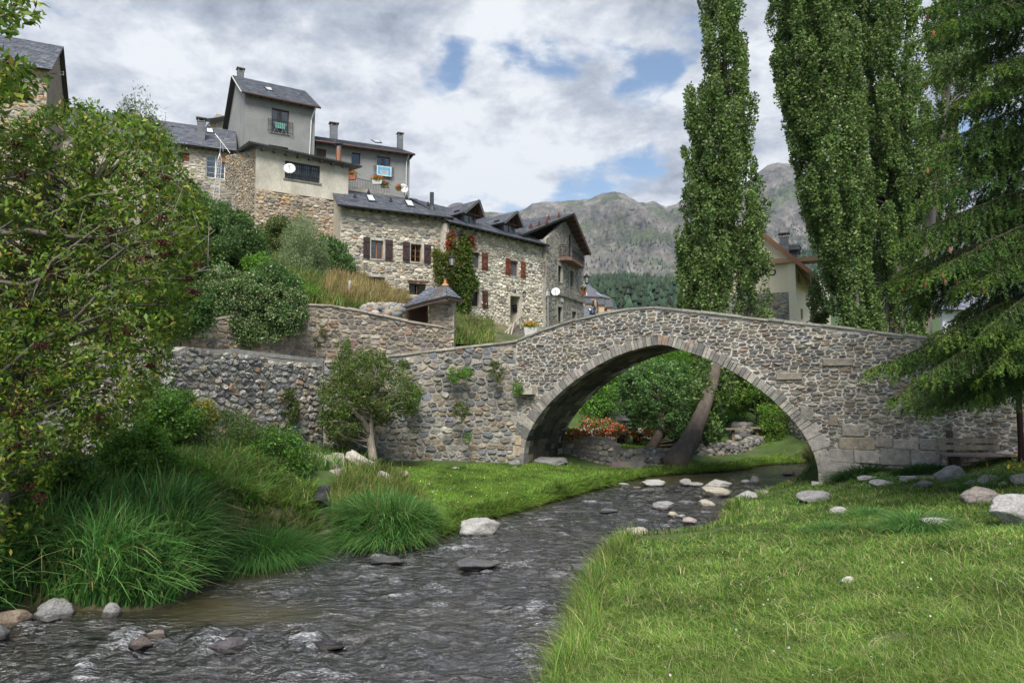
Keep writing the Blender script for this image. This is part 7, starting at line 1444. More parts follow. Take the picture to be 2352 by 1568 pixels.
for lb,px,py in (('left of two wooden post tables in the arch garden',1684,1020),('right of two wooden post tables in the arch garden',1739,1018)):
    x,y,z = gpt(px,py); o = thing('garden_table',lb,'table',(x,y,z)); M = MB(); M.box((x,y,z+.72),.85,.5,.06,(1,.1,0),None,(.2,.17,.13)); M.build('table_top',M_wood,o); M = MB(); M.box((x,y,z+.34),.14,.14,.7,(1,0,0),None,(.17,.13,.09)); M.build('post',M_wood,o)
# dry walls, steps and pier of the garden
def stonepile(name,label,cat,line,n,s,pal,seed,h,thick=.3,base=None):
    """dry-stone run made of individual rounded stones in one wall"""
    r = np.random.default_rng(seed); random.seed(seed); V0,F0 = ico(2); Vs=[];Fs=[];Cs=[];k=0; seg=[(Vector(a),Vector(b)) for a,b in zip(line,line[1:])]; T=[(b-a).length for a,b in seg]
    for i in range(n):
        t = r.random()*sum(T); j=0
        while t > T[j] and j < len(T)-1: t -= T[j]; j += 1
        p = seg[j][0].lerp(seg[j][1],t/T[j]); f = r.random(); z = f*h; q = np.array(p)+np.array([r.normal(0,.04),r.uniform(-thick,0)*.5+f*thick*.6,z]); sc = s*(.6+.8*r.random())*np.array([1.2,1,.75])
        V = V0*(1+.22*n3(V0,1.3,i)[:,None]); a = r.uniform(0,6.28); V = V*sc; V = np.stack([V[:,0]*math.cos(a)-V[:,1]*math.sin(a),V[:,0]*math.sin(a)+V[:,1]*math.cos(a),V[:,2]],1)+q; Vs.append(V);Fs.append(F0+k);k+=len(V);Cs.append(np.repeat(np.array([pick(PAL[pal])]),len(V),0))
    o = thing(name,label,cat,line[0]); npmesh('stones',np.concatenate(Vs),np.concatenate(Fs),np.concatenate(Cs),M_stone,o,smooth=False); return o
stonepile('dry_stone_wall','dark tumbled dry-stone wall between the garden steps and the leaning trunk','wall',[(*at(1410,1074,25.7)[:2],.0),(*at(1480,1072,25.9)[:2],.0),(*at(1535,1066,26.2)[:2],.0)],330,.13,'dark',601,.62,.5)
stonepile('dry_stone_wall','long dry-stone wall right of the leaning poplar trunk','wall',[(*at(1565,1058,27.6)[:2],.0),(*at(1640,1052,28.6)[:2],.0),(*at(1700,1044,30)[:2],.05),(*at(1775,1034,33)[:2],.1)],640,.13,'dark',602,.62,.5)
stonepile('rockery','loose rock pile behind the garden tables','rockery',[gpt(1690,1008),gpt(1722,1006)],90,.2,'dark',603,.7,.5)
stonepile('rockery','stone bed edging under the pink geraniums','rockery',[gpt(1340,1012),gpt(1370,1010),gpt(1405,1012),gpt(1435,1010)],200,.15,'grey',604,.55,.5)
GW = Plane(at(1292,1070,27.0)[:2], at(1410,1077,25.4)[:2]); za = GW.hit(1300,1006)[1]; zb_ = GW.hit(1380,1006)[1]
ret_wall('garden_pier_wall','squat rubble pier wall beside the garden steps under the arch', GW, [(0,za+.15),(GW.L*.78,zb_),(GW.L,zb_-.25)], -.3, .34,.17,'quay',605,cop=None,gap=.012,h=.05,mort=(.2,.18,.15))
st = thing('garden_steps','rough stone steps climbing to the garden','steps',at(1425,1078,25.4)); M = MB(); 
for i in range(4):
    a = at(1392+i*3,1078,25.3+i*.32); a.z = .02+.17*i
    for k in range(5): M.box(a+Vector((.25+k*.24,random.uniform(-.02,.02),.0)), .235,.5,.17,(1,0,0),None,tuple(x*random.uniform(.8,1.15) for x in (.19,.175,.15)))
M.build('treads',M_cop,st)
EW = Plane(at(1782,1040,34.5)[:2], at(1900,1070,27.5)[:2]); ret_wall('embankment_wall','pale far-bank embankment wall seen at the right end of the arch', EW, [(0,EW.hit(1785,900)[1]),(EW.L,3.6)], -.4,.42,.2,'grey',606,cop=None,gap=.02,h=.04,mort=(.35,.33,.3))
rock('grey rocky outcrop behind the garden flowers',1395,865,1450,985,(.20,.20,.21),541,Y=36,z=.9,depth=.5,name='rock_outcrop',cut=14); rock('pale rock between the two flower beds',1462,975,1500,1012,(.42,.42,.40),542,Y=33,depth=.4,name='rock_outcrop',cut=12); rock('dark rock face under the left trees of the garden',1430,940,1470,1000,(.13,.13,.14),543,Y=35,depth=.5,name='rock_outcrop',cut=12)
# flower beds
def flowerbed(label,poly,Y,n,pal,seed,leafpal=G_BRT,fs=.085,name='flower_bed'):
    return pq(name,label,'flowers',poly,Y,.35,n,26,.15,.10,.08,leafpal,asp=.7,seed=seed,flowers=(n*13,'blossoms',fs*.85,pal),nup=.9,partname='leaves')
RED_=[((.85,.16,.10),4),((.90,.32,.20),3),((.85,.22,.42),3)]
flowerbed('long bed of pink and orange geraniums left of the garden bench',[(1338,960),(1330,985),(1380,1002),(1462,1008),(1464,988),(1400,964)],30,105,RED_,611); flowerbed('salmon geranium bed right of the garden bench',[(1472,985),(1470,1010),(1540,1020),(1548,1000),(1510,982)],32,46,[((.85,.20,.12),3),((.8,.1,.08),2)],612); flowerbed('crimson flowers on top of the pier wall under the arch',[(1304,984),(1300,1006),(1350,1008),(1355,996)],26.6,30,[((.55,.02,.04),3),((.7,.1,.12),1)],613); flowerbed('green leafy border dotted with red behind the leaning trunk',[(1600,990),(1600,1008),(1640,1010),(1640,992)],35,18,RED_,614)
# concrete slab, drain pipe, brick scrap
sl = thing('concrete_slab','broken concrete and stone slab on the left bank above the drain','slab',at(735,1120,17.5)); M = MB(); random.seed(3)
Psl=[at(695,1040,20.0),at(790,1045,20.0),at(800,1120,17.0),at(715,1132,16.6)]
def slabtop(u,v): a=Psl[0].lerp(Psl[1],u); b=Psl[3].lerp(Psl[2],u); return a.lerp(b,v)+Vector((0,0,.03*math.sin(u*9+v*5)))
for i in range(7):
    for j in range(6):
        if random.random() < .1: continue
        u0,u1,v0,v1 = i/7+.006,(i+1)/7-.006,j/6+.006,(j+1)/6-.006; j_=random.uniform(0,.05); c = pick([((.46,.42,.35),4),((.38,.35,.3),2),((.5,.38,.22),.5)]); q=[slabtop(u0,v0),slabtop(u1,v0),slabtop(u1,v1),slabtop(u0,v1)]; M.box8([p-Vector((0,0,.5)) for p in q]+[p+Vector((0,0,j_)) for p in q],c)
M.build('paving',M_cop,sl); M = MB(); a=at(715,1132,16.6); b=at(760,1128,16.7)
for i in range(9): 
    for j in range(4): M.box(a+Vector((-.1+.13*i,-.05+random.uniform(-.03,.03),-.08-.13*j)), random.uniform(.1,.17),.16,random.uniform(.09,.13),(1,0,0),None,pick(PAL['quay']))
M.build('rubble_edge',M_stone,sl)
rock('long pale slab stone leaning down the bank right of the concrete',790,1032,872,1080,(.45,.42,.36),551,Y=19.4,depth=.35,tilt=-.9); rock('lower pale slab stone end near the paler grass',862,1078,905,1110,(.42,.39,.34),552,Y=18.0,depth=.35,tilt=-.6)
dp = thing('drain_pipe','black corrugated drain pipe mouth poking from the left bank','pipe',at(752,1165,15.2)); M = MB(); ax = Vector((.12,-1,-.12)).normalized(); c0 = at(748,1140,16.2); sd = ax.cross(Vector((0,0,1))).normalized(); up_ = sd.cross(ax); pts=[]; n=20
vs=[];rows=34
for i in range(rows):
    f=i/(rows-1); rr=.27+.018*math.sin(i*2.0); c=c0+ax*(f*1.25)
    for k in range(n): t=2*math.pi*k/n; vs.append(c+sd*(rr*math.cos(t))+up_*(rr*math.sin(t)))
M.add(vs,[(i*n+k,i*n+(k+1)%n,(i+1)*n+(k+1)%n,(i+1)*n+k) for i in range(rows-1) for k in range(n)],(.035,.035,.04)); M.build('pipe_wall',M_metal,dp); M = MB(); vs=[]; 
for i in (0,1):
    for k in range(n): t=2*math.pi*k/n; vs.append(c0+ax*(.1+.9*i)+sd*(.24*math.cos(t))+up_*(.24*math.sin(t)))
M.add(vs,[(k,(k+1)%n,(k+1)%n+n,k+n) for k in range(n)]+[tuple(range(n))],(.006,.006,.006)); M.build('pipe_inside',M_dark,dp)
for lb,px,py,w_ in (('flat pinkish stone at the drain outlet',745,1222,60),): rock(lb,px-30,py-8,px+32,py+4,(.42,.36,.33),553,z=W_,depth=.9,sink=.6)
# utility box and rusty post
ub = thing('utility_box','grey-green metal box half hidden behind the small tree trunk','box',at(840,980,22.2)); M = MB(); a=at(833,985,22.2); b=at(852,950,22.2); M.box(((a.x+b.x)/2,22.2,(a.z+b.z)/2),b.x-a.x,.28,b.z-a.z,(1,.15,0),None,(.22,.27,.25)); M.build('cabinet',M_paint,ub); M = MB(); M.box(((a.x+b.x)/2,22.19,b.z+.03),b.x-a.x+.08,.36,.04,(1,.15,0),None,(.26,.31,.29)); M.build('lid',M_paint,ub)
M = MB(); a=at(450,960,17.6); M.tube([a-Vector((0,0,.4)),a+Vector((0,0,.35)),a+Vector((-.04,0,.44)),a+Vector((-.12,0,.44)),a+Vector((-.14,0,.38))],.03,7,(.12,.04,.03)); tag(M.build('rusty_pipe',M_metal,None,base=a),'rusty crooked pipe before the cobble river wall','pipe')
sp_ = thing('lamp_post','dark red-brown post at the right frame edge beside the bench','post',(at(2347,1060,16.6).x,16.6,1.0)); M = MB(); a=sp_.location; M.tube([a+Vector((0,0,-.3)),a+Vector((0,0,3.4))],.065,10,(.03,.012,.012)); M.build('pole',M_metal,sp_); M = MB(); M.lathe(a,[(.14,0),(.14,.12),(.09,.2),(.07,.5)],10,(.03,.012,.012)); M.build('base',M_metal,sp_)
# lamps
def lantern(label, p, s, post=None, arm=None, F_=None, armto=None):
    o = thing('street_lantern',label,'street lamp',p); p = Vector(p); M = MB(); c4=(.02,.022,.022)
    M.lathe(p,[(.13*s,-.30*s),(.22*s,.18*s)],6,c4) if False else None
    for k in range(6): t=2*math.pi*k/6; a=Vector((math.cos(t),math.sin(t),0)); M.beam(p+a*.13*s+Vector((0,0,-.28*s)),p+a*.22*s+Vector((0,0,.18*s)),.02*s,.02*s,col=c4)
    M.lathe(p,[(.25*s,.17*s),(.25*s,.21*s),(.10*s,.36*s),(.05*s,.40*s),(.02*s,.50*s),(.0,.52*s)],6,c4); M.lathe(p,[(.02*s,-.42*s),(.08*s,-.36*s),(.14*s,-.30*s),(.14*s,-.27*s)],6,c4); M.build('lantern_frame',M_metal,o); M = MB(); M.lathe(p,[(.115*s,-.27*s),(.205*s,.17*s)],6,(.75,.75,.72)); M.build('lantern_glass',M_frost,o); M = MB()
    if armto is not None:
        q = Vector(armto); b = p+Vector((0,0,-.42*s)); e = Vector((q.x,q.y,b.z-.1*s)); M.tube([b,b+Vector((0,0,-.12*s)),e],.022*s,6,c4); M.tube([b.lerp(e,.3)+Vector((0,0,-.1)),b.lerp(e,.6)+Vector((0,0,-.25*s)),e+Vector((0,0,-.4*s))],.018*s,6,c4); M.tube([e+Vector((0,0,.15*s)),e+Vector((0,0,-.5*s))],.03*s,6,c4); M.build('bracket',M_metal,o)
    return o
M_frost = material('frosted_glass', (.85,.85,.82), rough=.3, n1=(3,0), n2=(3,0), bump=0, transl=.5, spec=.5)
p = at(*cM(1596,850),45.5); q = FA.pt(FA.L+.05,0,0); lantern('black wall lantern in front of the creeper', p, 1.1, armto=at(*cM(1520,960),46.6))
p = at(*cL(1716,840),60.5); lantern('cream lantern on a bracket at the right edge of the corner house', p, 1.15, armto=FD.pt(FD.L*.98,0,.0)); p = at(*cL(930,1030),50.0); lantern('small black lantern beside the house doorway', p, .65, armto=FB.pt(FB.hit(*cL(930,1030))[0],0,0))
# satellite dishes
def dish(label,p,nrm,r_,mount,sq=1):
    o = thing('satellite_dish',label,'satellite dish',mount); n_=Vector(nrm).normalized(); a=n_.cross(Vector((0,0,1))).normalized(); b=a.cross(n_); M = MB(); vs=[];K=24
    for j,(rr,d) in enumerate(((0,-.16),(.35,-.14),(.7,-.08),(1,0),(1.0,-.03),(.7,-.11),(.35,-.17),(0,-.19))):
        for k in range(K): t=2*math.pi*k/K; vs.append(Vector(p)+a*(rr*r_*math.cos(t))+b*(rr*r_*math.sin(t))+n_*(d*r_*2))
    M.add(vs,[(j*K+k,j*K+(k+1)%K,(j+1)*K+(k+1)%K,(j+1)*K+k) for j in range(7) for k in range(K)],(.70,.70,.70)); M.build('reflector',M_paint,o,smooth=True); M = MB(); M.tube([Vector(p)-b*r_*.9,Vector(p)+n_*r_*1.1-b*.2*r_],.018,5,(.4,.4,.4)); M.box(Vector(p)+n_*r_*1.15-b*.15*r_,.1,.12,.08,n_,None,(.5,.5,.5)); M.build('feed_arm',M_metal,o); M = MB(); M.tube([Vector(p)-n_*r_*.35,Vector(mount)],.03,6,(.3,.3,.3)); M.build('mount',M_metal,o); return o
p = at(*cL(1326,992),54.2); nrm = Vector((-.15,-1,.35)); d_=dish('white satellite dish with lettering on the corner house', p, nrm, .35, FC.pt(.9,p.z-.2,0))
def plate_text(body,p,nrm,size,parent,off):
    pl = Plane((0,0),(1,0)); n_=Vector(nrm); n_.z=0; n_.normalize(); dd=Vector((-n_.y,n_.x,0)); pl.A=Vector(p); pl.A.z=0; pl.d=dd; pl.n=n_; 
    class H: pass
    h=H(); h.d=dd; h.n=n_; h.pt=lambda u,z,o: Vector(p)+n_*o; h.hit=lambda a,b:(0,0); return text3d('lettering',body,h,0,0,size,M_ink,off=off,parent=parent,ext=.004,bold=False)
plate_text('Televés',p,nrm,.15,d_,.07)
p = at(*cB(1027,948),43.9); dish('white satellite dish mounted over the barred window', p, Vector((.25,-1,.3)), .37, FE.pt(FE.hit(*cB(1040,1015))[0],FE.hit(*cB(1040,1010))[1],0)); p = at(*cB(2053,1127),60); dish('white satellite dish behind the ridge of the shuttered house roof', p, Vector((.7,-1,.2)), .42, FR.pt(FR.hit(*cB(2080,1140))[0],p.z-.4,0))
# house number plate
M = MB(); u_,z_ = FB.hit(*cL(810,995)); M.box(FB.pt(u_,z_,.05),.28,.02,.28,FB.d,FB.n,(.10,.12,.2)); hn = M.build('number_plate',M_paint,hB); text3d('number','4',FB,*cL(810,995),.26,M_frost,off=.068,parent=hn,ext=.003,bold=False)
# lattice mast with aerial
mt = thing('lattice_mast','white lattice mast carrying a television aerial','antenna mast',at(497,430,46.5)); M = MB(); b0=at(497,430,46.5); b0.z-=.8; tp_=at(505,352,46.5); 
for k in range(3):
    t=2*math.pi*k/3; a=Vector((math.cos(t),math.sin(t),0))*.22; M.tube([b0+a,tp_+a*.6+Vector((0,0,-.5)),tp_+Vector((0,0,.0))],.022,5,(.6,.61,.62))
for i in range(12):
    f0,f1=i/12,(i+1)/12
    for k in range(3):
        t=2*math.pi*k/3; t2=2*math.pi*(k+1)/3; a=Vector((math.cos(t),math.sin(t),0))*.21; b=Vector((math.cos(t2),math.sin(t2),0))*.21; M.tube([b0.lerp(tp_,f0*.85)+a,b0.lerp(tp_,f1*.85)+b],.012,4,(.6,.61,.62))
M.tube([tp_-Vector((0,0,.3)),tp_+Vector((.05,0,1.0))],.02,5,(.5,.5,.5)); mp_=M.build('lattice',M_metal,mt); M = MB(); e_=at(*cB(545,715),46.5); s_=at(*cB(400,722),46.5); M.tube([s_,e_],.018,5,(.4,.4,.4))
for i in range(10): q=s_.lerp(e_,.25+.75*i/10); M.tube([q-Vector((0,.14,.12)),q+Vector((0,.14,.12))],.01,4,(.3,.3,.3))
for a_ in ((-.9,1.1),(.6,1.3),(.9,-1.2),(.1,-1.0)): M.tube([s_+Vector((.2,0,0)),s_+Vector((.2+a_[0]*.6,0,a_[1]*.6))],.012,4,(.55,.55,.55))
M.build('aerial',M_metal,mt)
# terrace railing + pots
TR = Plane(at(800,405,52)[:2], at(858,420,53)[:2]); M = MB(); a=TR.hit(*cB(1548,1020)); b=TR.hit(*cB(1840,1085)); c=TR.hit(*cB(1920,1125))
tr = thing('terrace_railing','black iron railing of the roof terrace behind the outbuilding','railing',TR.pt(a[0],a[1]-1)); n=26
for i in range(n+1):
    f=i/n; u=a[0]+(c[0]-a[0])*f; z=a[1]+(b[1]-a[1])*min(1,f*1.28)+(c[1]-b[1])*max(0,(f-.78)/.22); M.beam(TR.pt(u,z,0),TR.pt(u,z-1.05,0),.02,.02,up=(1,0,0),col=(.02,.02,.02))
    if i: M.beam(TR.pt(u,z,0),TR.pt(*lastp,0),.035,.035,col=(.02,.02,.02)); M.beam(TR.pt(u,z-.98,0),TR.pt(lastp[0],lastp[1]-.98,0),.03,.03,col=(.02,.02,.02))
    lastp=(u,z)
M.build('bars',M_metal,tr)
M = MB(); z_=TR.hit(*cB(1548,1085))[1]; M.box8([TR.pt(a[0]-3,z_-3,.3),TR.pt(c[0]+2,z_-3,.3),TR.pt(c[0]+2,z_-3,-4),TR.pt(a[0]-3,z_-3,-4),TR.pt(a[0]-3,z_-.1,.3),TR.pt(c[0]+2,z_-.5,.3),TR.pt(c[0]+2,z_-.5,-4),TR.pt(a[0]-3,z_-.1,-4)],(.33,.31,.28)); M.build('terrace_slab',M_cop,tr)
def pot(label,p,w_,potcol,pal,seed,h=.2):
    o = thing('flower_pot',label,'flower pot',p); p=Vector(p); M=MB(); M.box8([p+Vector((i*w_*.42,j*.12,0)) for i,j in ((-1,-1),(1,-1),(1,1),(-1,1))]+[p+Vector((i*w_*.5,j*.16,h)) for i,j in ((-1,-1),(1,-1),(1,1),(-1,1))],potcol); M.build('planter',M_paint,o); r=np.random.default_rng(seed); n=500; P=np.array(p)+np.array([0,0,h+.12])+r.normal(0,1,(n,3))*np.array([w_*.28,.12,.10]); V,Q,C=leafquads(P,.09,.7,leafcols(r,n,G_BRT),r); npmesh('leaves',V,Q,C,M_leaf,o); n=160; P=np.array(p)+np.array([0,-.05,h+.22])+r.normal(0,1,(n,3))*np.array([w_*.28,.13,.09]); V,Q,C=leafquads(P,.08,.9,leafcols(r,n,pal),r); npmesh('blossoms',V,Q,C,M_leaf,o); return o
RP=[((.75,.05,.03),3),((.8,.15,.08),1)]
pot('terracotta window box hanging at the left end of the terrace railing',at(*cB(1576,1050),51.6),.85,(.42,.15,.08),RP,1,.35); pot('white pot of red geraniums under the towel',at(*cB(1812,1092),51.8),.8,(.6,.6,.58),RP,2,.3); pot('small pot of pink flowers at the low end of the terrace railing',at(*cB(1878,1122),52),.6,(.3,.2,.15),[((.75,.2,.35),1)],3,.15); pot('single geranium pot on the roof edge by the dish',at(*cB(2005,1145),57),.4,(.3,.12,.08),RP,4,.1); pot('terracotta pot of white flowers at the corner house wall beneath the lantern',at(*cR(135,405),62),.55,(.5,.12,.06),[((.8,.78,.7),1)],5,.5)
pot('white stone planter with orange flowers at the foot of the entrance stair',at(*cL(1010,1550),46.6),.9,(.55,.54,.52),[((.8,.35,.03),1)],6,.6)
# entrance stair with rustic log railing
sr = thing('entrance_stair','stone stair with a rustic log railing up to the russet door','stair',at(*cL(760,1568),47.5)); M = MB(); tpx=at(*cL(820,1408),49.6); btm=at(*cL(690,1590),46.4)
ns=9
for i in range(ns):
    p=btm.lerp(tpx,i/(ns-1)); M.box(p+Vector((.45,.15,-.6)),1.5,.5,1.2,FB.d,FB.n,tuple(x*random.uniform(.85,1.1) for x in (.24,.22,.19)))
M.box(tpx+FB.d*1.5+Vector((0,0,-1.35)),2.6,1.4,2.7,FB.d,FB.n,(.38,.35,.3)); M.build('steps',M_stone,sr); M = MB(); LG_=(.36,.32,.26)
def lp(x,y,Y): return at(*cL(x,y),Y)
for A_,B_,w_ in (((640,1560,45.8),(880,1310,48.6),.11),((660,1590,45.8),(700,1490,46.4),.1),((720,1590,46),(745,1440,46.8),.12),((760,1560,46.6),(810,1370,47.6),.1),((650,1568,45.8),(720,1545,46.2),.08),((700,1545,46.2),(830,1380,47.9),.08),((880,1310,48.6),(985,1308,49.4),.12),((880,1440,48.6),(985,1440,49.4),.1),((885,1460,48.6),(885,1295,48.6),.14),((985,1460,49.4),(985,1305,49.4),.13),((890,1320,48.65),(975,1430,49.3),.1),((890,1430,48.65),(975,1320,49.3),.1)): a,b=lp(*A_),lp(*B_); M.tube([a,a.lerp(b,.5)+Vector((random.uniform(-.04,.04),0,random.uniform(-.04,.04))),b],[w_*.62,w_*.55,w_*.5],7,LG_)
M.build('log_railing',M_bark,sr)
# gate shelter roof & door
A1=at(*cM(905,1495),26.6); A2_=at(*cM(1250,1400),26.4); A3=at(*cM(1525,1335),26.2); R1=at(*cM(1320,1190),27.6); R3=at(*cM(1505,1170),27.3); B1=at(*cM(1725,1372),27.3)
M = MB(); slates(M,A1,A2_,at(*cM(1360,1235),27.6),at(*cM(1310,1195),27.8),.2,.14,seed=120,lift=.025,thick=.05,k=1.3,under=(.09,.07,.05)); slates(M,A2_,A3,R3,at(*cM(1360,1235),27.6),.2,.14,seed=121,lift=.025,thick=.05,k=1.3,under=(.09,.07,.05)); slates(M,A3,B1,R3,R3,.2,.14,seed=122,lift=.025,thick=.05,k=1.3,under=(.09,.07,.05)); M.build('roof',M_slate,ge)
M = MB(); bkp=at(*cM(1505,1190),29); M.add([B1,at(*cM(1640,1330),29.4),R3],[(0,1,2)],(.08,.08,.09)); M.add([A1,at(*cM(1000,1420),28.6),at(*cM(1310,1195),27.8)],[(0,1,2)],(.07,.06,.05)); M.build('back_slope',M_slate,ge)
M = MB(); 
for A_,B_ in ((A1,A2_),(A2_,A3),(A3,B1)): M.beam(A_+Vector((0,.12,-.10)),B_+Vector((0,.12,-.10)),.12,.12,col=(.07,.055,.045))
M.beam(at(*cM(930,1530),27.2),at(*cM(1300,1420),27.2),.16,.2,col=(.08,.065,.05)); M.build('eaves_beam',M_wood,ge); M = MB(); a=at(*cC(720,1145),27.8); b=at(*cC(905,1145),27.8)
for i in range(9): 
    f=i/9; M.box(a.lerp(b,f+.055)+Vector((0,0,.42)),(b-a).length/9*.94,.05,1.0,(1,0,0),None,tuple(x*random.uniform(.7,1.2) for x in (.11,.055,.035)))
M.build('plank_gate',M_wood,ge); M = MB(); M.lathe(at(*cM(1500,1180),27.3),[(.16,-.05),(.12,.02),(.06,.06),(.05,.2),(.09,.26)],8,(.42,.22,.10)); M.build('finial',M_paint,ge)
stonepile('rubble_heap','heap of broken stones and timber beside the gate shelter','rubble heap',[tuple(at(835,728,26.6)),tuple(at(880,722,26.7)),tuple(at(925,728,26.7))],170,.13,'quay',607,.45,.5)
M = MB(); a=at(*cK(1545,600),30.5); M.tube([a-Vector((0,0,.4)),a+Vector((.12,0,.95))],[.09,.07],8,(.45,.42,.38)); tag(M.build('wooden_post',M_wood,None,base=a),'pale grey wooden post stump in the dry grass','post')
M = MB(); a=at(*cK(1365,560),30.5); M.box(a+Vector((.35,0,.15)),.9,.5,.25,(1,.2,-.35),None,(.06,.065,.07)); M.beam(a+Vector((-.1,0,0)),a+Vector((.45,0,.55)),.1,.05,col=(.25,.22,.19)); tag(M.build('broken_barrow',M_wood,None,base=a),'dark broken crate with a plank at the shrub edge','crate')
# yagi on corner house + iron bracket
ay = thing('television_aerial','small television aerial on the joint between dormer house and corner house','antenna',FB.pt(LB-.1,FB.hit(*cL(1220,650))[1],0)); M = MB(); a=at(*cL(1175,652),53.4); b=at(*cL(1265,655),53.6); M.tube([a,b],.02,5,(.35,.35,.35)); 
for i in range(5): q=a.lerp(b,.35+.15*i); M.tube([q-Vector((0,0,.3-.04*i)),q+Vector((0,0,.3-.04*i))],.014,4,(.45,.45,.45))
M.build('boom',M_metal,ay)
wb = thing('wall_bracket','rusty iron bracket high on the dormer house wall','bracket',FB.pt(FB.hit(*cL(1150,760))[0],FB.hit(*cL(1150,760))[1],0)); M = MB(); u_,z1_=FB.hit(*cL(1150,615)); _,z2_=FB.hit(*cL(1150,760)); M.beam(FB.pt(u_,z2_,.35),FB.pt(u_,z1_,.35),.06,.06,up=(1,0,0),col=(.10,.05,.035)); M.beam(FB.pt(u_-.1,z2_,0),FB.pt(u_-.02,z2_,.4),.06,.06,col=(.10,.05,.035)); M.beam(FB.pt(u_-.1,z1_-.15,0),FB.pt(u_-.02,z1_-.15,.4),.06,.06,col=(.10,.05,.035)); M.build('iron_bars',M_metal,wb)
# ================================================================ sky, sun, camera
SUN_EL, SUN_AZ = math.radians(52), math.radians(184)     # azimuth measured from +Y towards +X
w = bpy.data.worlds.new('World'); SC.world = w; w.use_nodes = True; nt = w.node_tree; N = nt.nodes; L = nt.links; N.clear()
out = N.new('ShaderNodeOutputWorld'); sky = N.new('ShaderNodeTexSky'); sky.sky_type = 'NISHITA'; sky.sun_disc = False
sky.sun_elevation = SUN_EL; sky.sun_rotation = SUN_AZ; sky.air_density = 1.2; sky.ozone_density = 2.5; sky.dust_density = .3
b1 = N.new('ShaderNodeBackground'); b1.inputs[1].default_value = .085; L.new(sky.outputs[0], b1.inputs[0])
tc = N.new('ShaderNodeTexCoord'); sep = N.new('ShaderNodeSeparateXYZ'); L.new(tc.outputs['Generated'], sep.inputs[0])
mz = N.new('ShaderNodeMath'); mz.operation = 'MAXIMUM'; mz.inputs[1].default_value = 0; L.new(sep.outputs[2], mz.inputs[0])
az = N.new('ShaderNodeMath'); az.operation = 'ADD'; az.inputs[1].default_value = .32; L.new(mz.outputs[0], az.inputs[0])
dv = N.new('ShaderNodeVectorMath'); dv.operation = 'DIVIDE'; L.new(tc.outputs['Generated'], dv.inputs[0])
cmb = N.new('ShaderNodeCombineXYZ'); [L.new(az.outputs[0], cmb.inputs[i]) for i in range(3)]; L.new(cmb.outputs[0], dv.inputs[1])
def wn(scale, detail, rough, off, dist=0):
    mp = N.new('ShaderNodeMapping'); mp.inputs['Location'].default_value = off; L.new(dv.outputs[0], mp.inputs[0])
    no = N.new('ShaderNodeTexNoise'); no.inputs['Scale'].default_value = scale; no.inputs['Detail'].default_value = detail; no.inputs['Roughness'].default_value = rough; no.inputs['Distortion'].default_value = dist
    L.new(mp.outputs[0], no.inputs['Vector']); return no.outputs[0]
def math2(op, a, b):
    m = N.new('ShaderNodeMath'); m.operation = op
    for i, v in enumerate((a, b)):
        if isinstance(v, (int, float)): m.inputs[i].default_value = v
        else: L.new(v, m.inputs[i])
    return m.outputs[0]
def mrange(v, a, b, c=0, d=1, smooth=True):
    m = N.new('ShaderNodeMapRange'); m.inputs[1].default_value = a; m.inputs[2].default_value = b; m.inputs[3].default_value = c; m.inputs[4].default_value = d
    if smooth: m.interpolation_type = 'SMOOTHSTEP'
    L.new(v, m.inputs[0]); return m.outputs[0]
def blob(px, py, r, s=1):
    """soft gap or bank in the clouds around a direction"""
    a, b = ray(px, py); d = Vector((a,1,b)).normalized(); dp = N.new('ShaderNodeVectorMath'); dp.operation = 'DOT_PRODUCT'; dp.inputs[1].default_value = d; L.new(tc.outputs['Generated'], dp.inputs[0])
    return math2('MULTIPLY', mrange(dp.outputs['Value'], math.cos(r), 1.0), s)
cov = wn(2.6, 8, .56, (3.1,.4,0), .2)
for bl in (blob(1540,120,.13,-.05), blob(1240,110,.07,-.05), blob(1440,385,.07,-.09), blob(1600,120,.07,-.06), blob(1480,190,.06,-.08), blob(1100,120,.07,-.07), blob(1010,135,.06,-.09), blob(1330,460,.08,-.08), blob(1745,330,.07,-.08), blob(300,100,.42,.12), blob(900,300,.3,.10), blob(1250,250,.16,.10), blob(1540,300,.16,.08), blob(1850,100,.2,.05)): cov = math2('ADD', cov, bl)
cmask = mrange(math2('ADD', math2('MULTIPLY', cov, 1.25), -.115), .415, .52)
lit = wn(7, 10, .64, (7.7,2.2,1.5), .15); shade = wn(1.9, 6, .55, (1.7,5.3,2), .1)
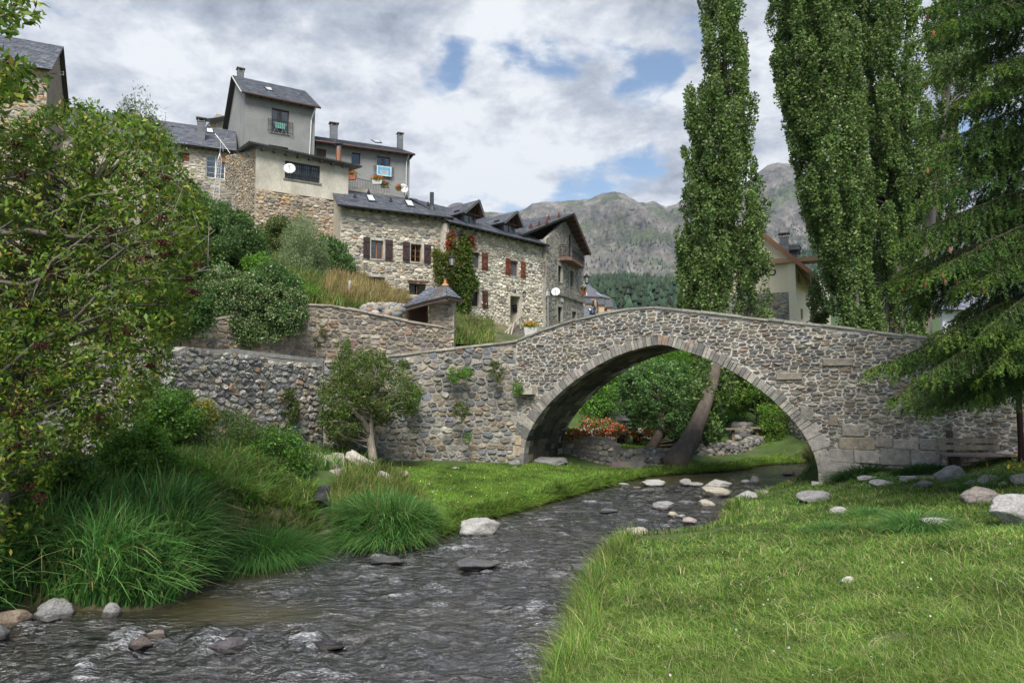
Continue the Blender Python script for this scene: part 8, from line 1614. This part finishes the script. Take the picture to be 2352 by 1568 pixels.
for bl in (blob(420,110,.2,-.05), blob(150,60,.2,.02), blob(870,420,.2,-.02), blob(700,330,.2,-.02), blob(1000,200,.22,.07), blob(1190,220,.16,.08), blob(1250,430,.14,.10), blob(1100,445,.14,.10), blob(620,260,.1,.05), blob(250,220,.12,.03), blob(1660,330,.12,.05)): shade = math2('ADD', shade, bl)
tot = math2('ADD', math2('MULTIPLY', lit, .55), math2('MULTIPLY', shade, .45)); 
ramp = N.new('ShaderNodeValToRGB'); L.new(tot, ramp.inputs[0]); e = ramp.color_ramp.elements
e[0].position = .39; e[0].color = (.30,.345,.43,1); e[1].position = .59; e[1].color = (.93,.96,1.0,1); m_ = ramp.color_ramp.elements.new(.48); m_.color = (.53,.58,.67,1)
b2 = N.new('ShaderNodeBackground'); L.new(ramp.outputs[0], b2.inputs[0]); b2.inputs[1].default_value = .55
ms = N.new('ShaderNodeMixShader'); L.new(cmask, ms.inputs[0]); L.new(b1.outputs[0], ms.inputs[1]); L.new(b2.outputs[0], ms.inputs[2]); L.new(ms.outputs[0], out.inputs[0])
sun = bpy.data.lights.new('sun', 'SUN'); sun.energy = 3.3; sun.angle = math.radians(28); sun.color = (1,.95,.87); so_ = bpy.data.objects.new('sun', sun); COL.objects.link(so_)
sd = Vector((math.sin(SUN_AZ)*math.cos(SUN_EL), math.cos(SUN_AZ)*math.cos(SUN_EL), math.sin(SUN_EL))); so_.rotation_euler = sd.to_track_quat('Z','Y').to_euler(); so_.location = (0,0,60)
cam = bpy.data.cameras.new('camera'); co = bpy.data.objects.new('camera', cam); COL.objects.link(co); co.location = (0,0,EYE); co.rotation_euler = (math.pi/2+PITCH, 0, 0)
SC.cycles.volume_bounces = 0; SC.cycles.volume_step_rate = 10
cam.sensor_width = 36; cam.lens = 36*F/2352; cam.clip_start = .1; cam.clip_end = 9000; SC.camera = co
SC.view_settings.view_transform = 'Standard'; SC.view_settings.look = 'None'; SC.view_settings.exposure = .88; SC.view_settings.gamma = 1
SC.render.engine = 'CYCLES'; SC.cycles.max_bounces = 6; SC.cycles.diffuse_bounces = 4; SC.cycles.transparent_max_bounces = 12
